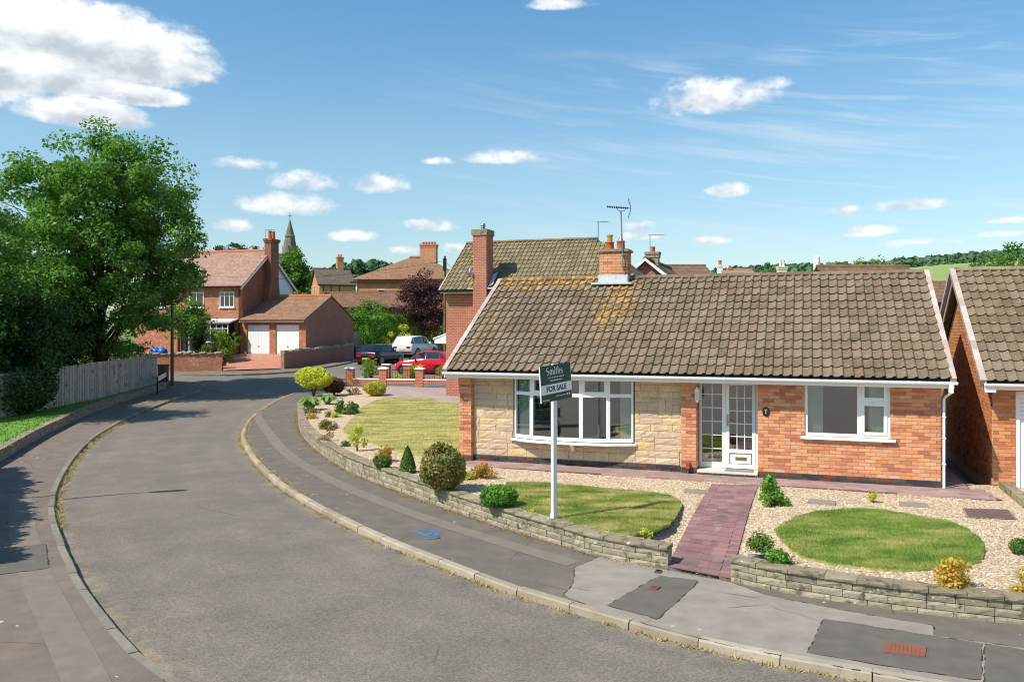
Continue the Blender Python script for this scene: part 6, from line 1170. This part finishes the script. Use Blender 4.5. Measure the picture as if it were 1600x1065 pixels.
# ------------------------------------------------------------------ cars
def car(name, label, p, hd, paint, L, Wd, H, prof, wheels, wr, glassr, tail=True, group='cars parked beyond the side garden', belt=.62, tumble=.72):
    """prof: (x share, sill z, bonnet/belt z, roof z, width share); car points along +x, rear at x = 0"""
    t = thing(name, label, 'car', p, hd, group); b = MB(); rings = []; hw = Wd/2
    for (u, zb, zm, zr, ws) in prof:
        w_ = hw*ws; x = u*L; top = zr > zm+.04; wt = w_*(tumble+.1*0 if top else .86)
        pts = [(w_*.88, zb), (w_*.985, zb+(zm-zb)*.28), (w_, zb+(zm-zb)*.62), (w_*.955, zm-.015), (w_*.93, zm+.02) if top else (w_*.9, zm-.005), (wt*1.02 if top else w_*.7, zr-.05 if top else zm+.006), (wt*.88 if top else w_*.5, zr-.008 if top else zm+.012), (0, zr if top else zm+.018)]
        rings.append([(x, y, z) for y, z in pts]+[(x, -y, z) for y, z in pts[::-1][1:]])
    b.loft(rings, close=True, caps=True); b.build('body', paint, t, True)
    n = len(rings[0])
    def patch(nm, i0, i1, j0, j1, mat, sh=.06, out=.008, shx=None):
        shx = sh if shx is None else shx
        A, B_, C_, D_ = [Vector(q) for q in (rings[i0][j0], rings[i1][j0], rings[i1][j1], rings[i0][j1])]; N = (B_-A).cross(D_-A).normalized(); cen = (A+B_+C_+D_)/4
        if N.dot(cen-Vector((L/2, 0, .6))) < 0: N = -N
        bb = MB(); q = []
        for P_ in (A, B_, C_, D_): q.append(P_+(cen-P_)*sh+N*out)
        bb.quad(*q); bb.build(nm, mat, t)
    for (nm, i0, i1, kind) in glassr:
        if kind == 'side':
            for j0, j1 in ((4, 5), (n-5, n-6)): patch(nm, i0, i1, j0, j1, 'dark_glass', .07)
        else: patch(nm, i0, i1, 5, n-6, 'dark_glass', .08, .012)
    for x in wheels:
        for s in (1, -1):
            wl_ = link('wheel', None, t); y = s*(hw-.10); b = MB(); b.loft([[(x*L+r*math.cos(a), y+s*d, wr+r*math.sin(a)) for a in [k*math.pi/10 for k in range(20)]] for r, d in ((wr*.9, -.1), (wr, -.08), (wr, .075), (wr*.92, .10), (wr*.66, .105))]); b.build('tyre', 'tyre', wl_)
            b = MB(); b.loft([[(x*L+r*math.cos(a), y+s*d, wr+r*math.sin(a)) for a in [k*math.pi/10 for k in range(20)]] for r, d in ((wr*.66, .09), (wr*.66, .11), (wr*.55, .112))], caps=False); 
            for k in range(5): a = k*2*math.pi/5+.3; c, sn = math.cos(a), math.sin(a); b.prism([(x*L+wr*(r*c-o_*sn), y+s*.108, wr+wr*(r*sn+o_*c)) for r, o_ in ((.05, -.09), (.62, -.07), (.62, .07), (.05, .09))], (0, s*.008, 0))
            b.build('rim', 'rim', wl_); b = MB(); b.loft([[(x*L+r*math.cos(a), s*(hw-d), wr+r*math.sin(a)) for a in [k*math.pi/10 for k in range(20)]] for r, d in ((wr*1.17, .02), (wr*1.17, -.006), (wr*1.04, -.004))]); b.build('arch_lip', 'dark_trim', t)
    for s in (1, -1):
        x = prof[-5][0]*L+.12; z = prof[-5][2]; b = MB(); b.loft([[(x+.07*math.cos(a)*r, s*(hw+d), z+.09+.055*math.sin(a)*r) for a in [k*math.pi/4 for k in range(8)]] for r, d in ((.6, -.02), (1, .04), (1, .12), (.6, .15))]); b.build('mirror', paint, t)
    zb = prof[0][2]; b = MB()
    for s in (1, -1): b = MB(); b.box(-.015, s*hw*.62-.17*1, zb-.20, .10, s*hw*.62+.17, zb-.05); b.build('tail_light', 'lamp_red', t); b = MB(); b.box(L-.16, s*hw*.62-.14, zb-.28, L-.02, s*hw*.62+.14, zb-.14); b.build('headlight', 'lantern_glass', t)
    b = MB(); b.box(-.03, -.26, zb-.36, -.005, .26, zb-.25); b.build('number_plate', 'plate_yellow', t); b = MB(); b.box(-.05, -hw*.86, prof[0][1]-.02, .12, hw*.86, prof[0][1]+.1); b.build('rear_bumper', 'dark_trim', t); return t
HD = math.pi/2-math.radians(21)
hatch = [(0, .32, .78, .78, .86), (.02, .25, .95, .95, .94), (.045, .22, .97, 1.03, .98), (.17, .2, .98, 1.40, 1.), (.42, .2, .95, 1.43, 1.), (.55, .2, .94, 1.38, 1.), (.70, .2, .93, .93, 1.), (.86, .2, .85, .85, .98), (.96, .22, .72, .72, .9), (1., .3, .6, .6, .78)]
hg = [('rear_window', 2, 3, 'top'), ('side_window', 3, 4, 'side'), ('side_window', 4, 5, 'side'), ('quarter_window', 2, 3, 'side'), ('windscreen', 5, 6, 'top'), ('front_quarter_window', 5, 6, 'side')]
q_ = gp(590, 570, R); car('hatchback', 'black hatchback parked nearest by the roadside wall, seen from behind', (q_.x-.75, q_.y-.6, R(q_.y)+.0), HD, 'paint_black', 4.3, 1.78, 1.43, hatch, (.17, .79), .31, hg)
suv = [(0, .42, .98, .98, .88), (.015, .32, 1.10, 1.10, .95), (.03, .3, 1.12, 1.20, .98), (.10, .3, 1.13, 1.72, 1.), (.42, .3, 1.10, 1.78, 1.), (.58, .3, 1.09, 1.70, 1.), (.71, .3, 1.08, 1.08, 1.), (.88, .3, 1.02, 1.02, .98), (.97, .34, .9, .9, .9), (1., .42, .75, .75, .8)]
q_ = gp(648, 559, R); car('estate_car', 'white sport utility car parked ahead of the black hatchback', (q_.x-1.0, q_.y-.4, R(q_.y)), HD, 'paint_white', 4.9, 1.95, 1.78, suv, (.19, .8), .38, hg)
mini = [(0, .34, .82, .82, .84), (.025, .24, .97, .97, .93), (.05, .2, .99, 1.06, .97), (.16, .2, .98, 1.43, 1.), (.42, .2, .94, 1.49, 1.), (.58, .2, .93, 1.38, 1.), (.78, .2, .92, .92, 1.), (.9, .2, .84, .84, .97), (.97, .24, .7, .7, .88), (1., .32, .58, .58, .74)]
q_ = gp(640, 586, R); car('small_car', 'bright red small rounded car parked side-on behind the planter', (q_.x+2.55, q_.y+.7, R(q_.y)), math.pi+math.radians(-14), 'paint_red', 3.55, 1.63, 1.49, mini, (.17, .82), .30, hg)
q_ = gp(693, 549, R); car('saloon_car', 'silver car half hidden behind the corner of the brick house', (q_.x-.3, q_.y, R(q_.y)), HD, 'paint_silver', 4.5, 1.8, 1.45, hatch, (.17, .79), .31, hg)
# ------------------------------------------------------------------ trees
z0 = lambda y: Pv(y)+.2
def tp(px, y, z=None): return (at(px, 500, y).x, y, z0(y) if z is None else z)
tree('broad_tree', 'large dense green tree leaning over the board fence', tp(156, 41), 13.3, 4.55, 1.3, 'tree_leaf', 85000, .095, .30, 40, .95, spread=1.05, top_w=.6)
tree('edge_tree', 'pale green tree cut by the left edge beyond the dark shrubs', tp(-75, 31), 9.7, 2.3, 1.0, 'tree_leaf', 16000, .09, .22, 16, .9)
tree('dark_yew', 'very dark evergreen overhanging the grass verge at the left edge', tp(4, 33), 5.4, 2.4, .1, 'tree_dark', 16000, .09, .2, 16, .8, flat=1.2)
tree('dark_yew', 'dark evergreen behind the fence between the yew and the big tree', tp(62, 38.5), 5.6, 2.3, .5, 'tree_dark', 15000, .10, .2, 15, .85, flat=1.2)
shrub('dark_shrub', 'dark shrub spilling onto the verge in front of the fence end', 'shrub', (at(-10, 500, 31).x, 31.5, z0(31)), 1.75, 2.0, 'tree_dark', 9000, .07, 'ball')
hedge('garden_hedge', 'sunlit green hedge behind the board fence', [(fa.x-3, fa.y+5, 0), (fb.x-4.2, fb.y+3, 0), (fb.x-1.4, fb.y+2.6, 0)], 1.8, 2.6, 2.2, 'tree_mid', 9000, .09, jag=.3)
tree('front_tree', 'small leafy tree growing behind the front wall of the corner house', tp(291, 57, 1.0), 4.3, 1.7, 1.0, 'tree_mid', 6000, .09, .09, 10, .6)
shrub('climbing_shrub', 'light green shrub beside the bay window of the corner house', 'shrub', (at(342, 500, 56.5).x, 56.5, .95), 1.2, 2.3, 'tree_light', 2600, .09, 'loose', .3)
shrub('rose_bush', 'dark bush with pink blossom by the corner house porch', 'shrub', (at(313, 500, 57.2).x, 57.2, .95), .8, 2.0, 'tree_dark', 1800, .08, 'loose', .3); shrub('wall_climber', 'pale green climber against the corner house wall', 'shrub', tuple(lw(-.1, -.35, 1.3)), .4, 1.9, 'tree_light', 500, .08, 'loose', .5)
shrub('garden_plant', 'low pink flowering plant over the front wall', 'plant', (at(316, 500, 55.6).x, 55.6, .95), .4, 1.0, 'pink_leaf', 120, .05, 'loose')
tree('round_tree', 'round bright green tree in front of the church spire', tp(459, 170, 3.), at(459, 384, 170).z-3., 3.7, 1., 'tree_mid', 12000, .28, .4, 16, 1.5, top_w=.8)
tree('cedar', 'dark flat-topped cedar behind the corner house roof', tp(375, 120, 3.), at(375, 371, 120).z-3., 2.6, 3, 'tree_dark', 9000, .2, .3, 14, 1.3, flat=.6)
tree('fir_tree', 'small pointed fir between the cedar and the big tree', tp(343, 125, 3.), at(343, 383, 125).z-3, 1.5, 4, 'tree_dark', 1800, .2, .2, 8, .7)
tree('garden_tree', 'light green tree right of the corner house white wall', tp(466, 105, 3.), 5.0, 1.4, 1, 'tree_light', 1600, .16, .12, 7, .7)
tree('fir_tree', 'tiny dark pine between the cottage and the hipped house', tp(561, 150, 3.), at(561, 417, 150).z-3, 1.3, 5, 'tree_dark', 1200, .2, .15, 7, .7)
tree('copper_beech', 'purple leaved copper beech in front of the hipped house', tp(662, 72, .9), at(662, 420, 72).z-.9, 2.35, 1.6, 'purple_leaf', 12000, .10, .16, 18, .8)
tree('street_tree', 'bushy green tree behind the garage gable', tp(574, 75, .9), 4.9, 2.1, .6, 'tree_mid', 8000, .10, .12, 12, .7)
tree('street_tree', 'pale leafy tree beneath the copper beech', tp(636, 79, 1.), 4.4, 2.0, .6, 'tree_light', 4500, .09, .1, 10, .6)
hedge('roadside_hedge', 'tall clipped dark green hedge behind the parked cars', [at(558, 500, 66.5), at(600, 500, 70), at(690, 500, 75), at(720, 500, 76)], 1.8, 2.9, 3.0, 'bright_leaf', 24000, .08, zf=lambda y: R(y)+.3, jag=.22)
for (px, y, z, lb) in ((607, 68.6, 2.2, 'yellow flowering bush at the face of the roadside hedge'), (632, 69.5, 2.6, 'yellow flowers on top of the roadside hedge')): shrub('flowering_bush', lb, 'shrub', (at(px, 500, y).x, y-.9, R(y)+z-1.1), .7, 1.3, 'gold_leaf', 420, .07, 'loose')
bf = thing('fence_panel', 'narrow wooden fence panel between the garage and the hedge', 'fence'); A, B_ = at(551, 528, 66), at(561, 528, 66.5); Ms = [TM(A.lerp(B_, k/5), RZ(.4), ((B_-A).length/5.2, 1, 2.0)) for k in range(5)]; pieces(bf, 'board', 'boards', tm, [TM((M.translation.x, M.translation.y, R(66)), RZ(.4), (.11, 1, 2.1)) for M in Ms], 'board')
brick_run('stone_wall', 'low rubble wall at the foot of the roadside hedge', at(556, 555, 64.5).xy.to_3d()+Vector((0, 0, R(64.5)+.1)), at(690, 540, 72).xy.to_3d()+Vector((0, 0, R(72)+.1)), 0, .9, .3, 'church_stone', .12, 'block')
tree('ridge_tree', 'small bright tree beyond the ridge, left of the cream chimney', tp(1196, 95, 1.), at(1196, 404, 95).z-1, 1.4, 1.5, 'tree_mid', 5000, .13, .12, 8, .6)
tree('purple_tree', 'dull purple tree on the skyline right of the water tower', tp(1312, 180, 2.), at(1312, 409, 180).z-2, 3.6, 4, 'purple_leaf', 3500, .3, .3, 10, 1.3)
tree('lime_tree', 'yellow green tree beside the long brown roof', tp(1343, 75, 1.), at(1343, 401, 75).z-1, 1.5, 1.5, 'tree_light', 3000, .14, .15, 9, .7); tree('lime_tree', 'golden green tree touching the long brown roof', tp(1374, 80, 1.), at(1374, 400, 80).z-1, 1.5, 1.5, 'tree_light', 3000, .14, .15, 9, .7)
tree('skyline_tree', 'tall loose green tree above the neighbouring roof', tp(1580, 55, .5), at(1580, 375, 55).z-.5, 2.7, 1.5, 'tree_mid', 13000, .11, .2, 14, .8); tree('skyline_tree', 'lower dark tree at the right edge above the neighbouring roof', tp(1640, 60, .5), at(1640, 385, 60).z-.5, 2.6, 3, 'tree_dark', 5000, .12, .2, 12, .8)
# hedge and house outside the picture on the left: their shade lies on the near pavement
hedge('pavement_hedge', 'hedge along the near left pavement, seen only by its shadow', [(-9.9, 11.2, 0), (-12.1, 15.2, 0), (-15.1, 20.3, 0)], .8, 2.9, 2.9, 'tree_dark', 16000, .08, jag=.12)
# ------------------------------------------------------------------ shrubs of the front gardens
G0 = lambda px, py: gp(px, py, 0.)
SH = [('golden_privet', 'rounded bright yellow privet on a short trunk by the road bend', 490, 619, .92, 1.40, 'gold_leaf', 5200, .06, 'puff', .35),
 ('barberry', 'round dark maroon bush beside the yellow privet', 522, 617, .52, .88, 'red_leaf', 3000, .045, 'puff', 0),
 ('box_ball', 'clipped yellow box ball at the edge of the drive', 587, 618, .60, .72, 'box_yellow', 4200, .04, 'puff', 0),
 ('heather', 'brown withered heather behind the clipped yellow box', 552, 616, .42, .3, 'dry_leaf', 500, .04, 'loose', 0),
 ('hosta', 'variegated hosta at the far tip of the garden wall', 484, 640, .50, .55, 'hosta_leaf', 110, .12, 'strap', 0),
 ('hosta', 'second variegated hosta behind the first, nearer the lawn', 512, 631, .42, .42, 'hosta_leaf', 90, .12, 'strap', 0),
 ('laurel', 'broad glossy green shrub at the back corner of the side lawn', 541, 646, .50, .62, 'laurel_leaf', 1500, .06, 'loose', 0),
 ('heather', 'low olive heather just inside the wall below the hosta', 487, 645, .32, .22, 'copper_leaf', 500, .03, 'loose', 0),
 ('heather', 'low yellowish heather, next along the wall', 489, 653, .32, .2, 'amber_leaf', 450, .03, 'loose', 0),
 ('heather', 'small dark heather beside the bright yellow tuft', 512, 651, .26, .28, 'copper_leaf', 450, .03, 'loose', 0),
 ('yellow_tuft', 'small bright yellow tuft in the gravel by the side lawn', 525, 652, .22, .22, 'gold_leaf', 300, .03, 'loose', 0),
 ('azalea', 'reddish green low shrub in the gravel near the bend', 511, 670, .38, .40, 'copper_leaf', 900, .035, 'loose', 0),
 ('dry_shrub', 'sparse brown dried shrub close to the wall', 512, 689, .30, .28, 'dry_leaf', 420, .03, 'loose', 0),
 ('sedum', 'tiny dark green plant beside the dried shrub', 538, 697, .17, .16, 'laurel_leaf', 300, .025, 'loose', 0),
 ('spotted_laurel', 'thin tiered yellow shrub at the tip of the side lawn', 558, 704, .24, .62, 'gold_leaf', 700, .03, 'loose', .2),
 ('spirea', 'olive yellow shrub behind a small green one near the conifer', 603, 720, .25, .42, 'amber_leaf', 900, .03, 'loose', 0),
 ('hebe', 'small bright green shrub against the wall left of the conifer', 598, 732, .21, .32, 'laurel_leaf', 800, .03, 'ball', 0),
 ('dwarf_conifer', 'small green cone shaped conifer beside the big rounded bush', 637, 738, .19, .60, 'conifer_leaf', 5200, .018, 'cone', 0),
 ('photinia', 'big rounded copper tinged bush rising over the garden wall', 692, 766, .50, .97, 'copper_leaf', 8500, .032, 'puff', 0),
 ('amber_spirea', 'amber leaved small shrub at the corner of the bungalow', 754, 747, .28, .38, 'amber_leaf', 1100, .025, 'loose', .05),
 ('yellow_tuft', 'tiny yellow plant between the big bush and the amber shrub', 733, 749, .13, .22, 'gold_leaf', 260, .025, 'loose', 0),
 ('fern_bush', 'fluffy bright green mound behind the wall left of the sale board', 779, 793, .36, .42, 'bright_leaf', 4600, .03, 'puff', 0),
 ('weed', 'small yellow weed behind the wall by the sale board', 829, 803, .13, .12, 'gold_leaf', 120, .02, 'loose', 0),
 ('yellow_tuft', 'thin yellow seedling at the front tip of the middle lawn', 1009, 842, .09, .17, 'gold_leaf', 110, .02, 'loose', .03),
 ('rhododendron', 'glossy green shrub beside the top of the path', 1207, 789, .28, .52, 'bright_leaf', 1300, .035, 'loose', .05),
 ('yellow_tuft', 'tiny golden shrub in the gravel under the right window', 1362, 784, .10, .28, 'gold_leaf', 360, .02, 'loose', .06),
 ('hebe', 'low dark green mound at the left end of the right lawn', 1189, 859, .22, .26, 'laurel_leaf', 1500, .024, 'loose', 0),
 ('laurel', 'low glossy green shrub behind the wall by the path', 1220, 883, .21, .24, 'bright_leaf', 800, .028, 'loose', 0),
 ('fire_spirea', 'orange and yellow rounded shrub at the front of the right lawn', 1492, 918, .22, .36, 'fire_leaf', 2200, .024, 'loose', .03),
 ('hebe', 'small green shrub at the right edge beside the driveway wall', 1593, 865, .14, .22, 'laurel_leaf', 700, .02, 'ball', 0),
 ('fire_spirea', 'orange tipped shrub cut by the right edge of the picture', 1606, 928, .2, .3, 'fire_leaf', 900, .022, 'loose', 0)]
for (nm, lb, px, py, rx, h, mt, n, lf, shp, stm) in SH: shrub(nm, lb, 'shrub' if nm not in ('hosta', 'weed', 'sedum') else 'plant', G0(px, py), rx, h, mt, n, lf, shp, stm)
# weeds and dead grass along the kerbs
def kerb_weeds(name, label, line, n, off, zf, h, spread, mats, clump=9):
    c = rng.random((n//clump+1))**1. ; u = np.repeat(c, clump)[:n]+rng.normal(0, .0018, n); u = np.clip(u, 0, .999); k = (u*(len(line)-1)); i = k.astype(int); f = (k-i)[:, None]; P = line[i]*(1-f)+line[np.minimum(i+1, len(line)-1)]*f; P = P+rng.normal(0, spread, P.shape)
    z = np.array([zf(y) for y in P[:, 1]]); a = rng.random(n)*6.28; hh = h*rng.uniform(.3, 1.3, n); s = np.c_[np.cos(a), np.sin(a), 0*a]*.012; B = np.c_[P, z]; tip = B+np.c_[rng.normal(0, .8, (n, 2))*hh[:, None], hh]; V = np.stack([B-s, B+s, tip], 1).reshape(-1, 3)
    link(name, mesh_np(name, V, np.arange(3*n).reshape(-1, 3), mats, rng.random(n)), None, label, 'weeds', None, 'stuff')
krs = resample([(a, b, 0) for a, b in kr[8:120]], n=400, smooth=0); kls = resample([(a, b, 0) for a, b in kl[10:110]], n=400, smooth=0)
kerb_weeds('kerb_weeds', 'dry golden weeds at the foot of the kerb by the gardens', offset(krs, .03), 3400, 0, R, .05, .025, 'weed_leaf')
kerb_weeds('kerb_weeds', 'straw coloured weeds behind the kerb of the garden pavement', offset(krs, -.17)[150:], 2000, 0, Pv, .045, .04, 'weed_leaf')
kerb_weeds('gutter_weeds', 'green and brown weeds along the left kerb', offset(kls[90:330], -.02), 3600, 0, R, .09, .035, 'weed_leaf', 16)
kerb_weeds('wall_foot_litter', 'dead leaves gathered at the foot of the curved garden wall', offset(resample(wr1, n=300), .06), 3000, 0, lambda y: Pv(y)+.002, .02, .05, 'dry_leaf')
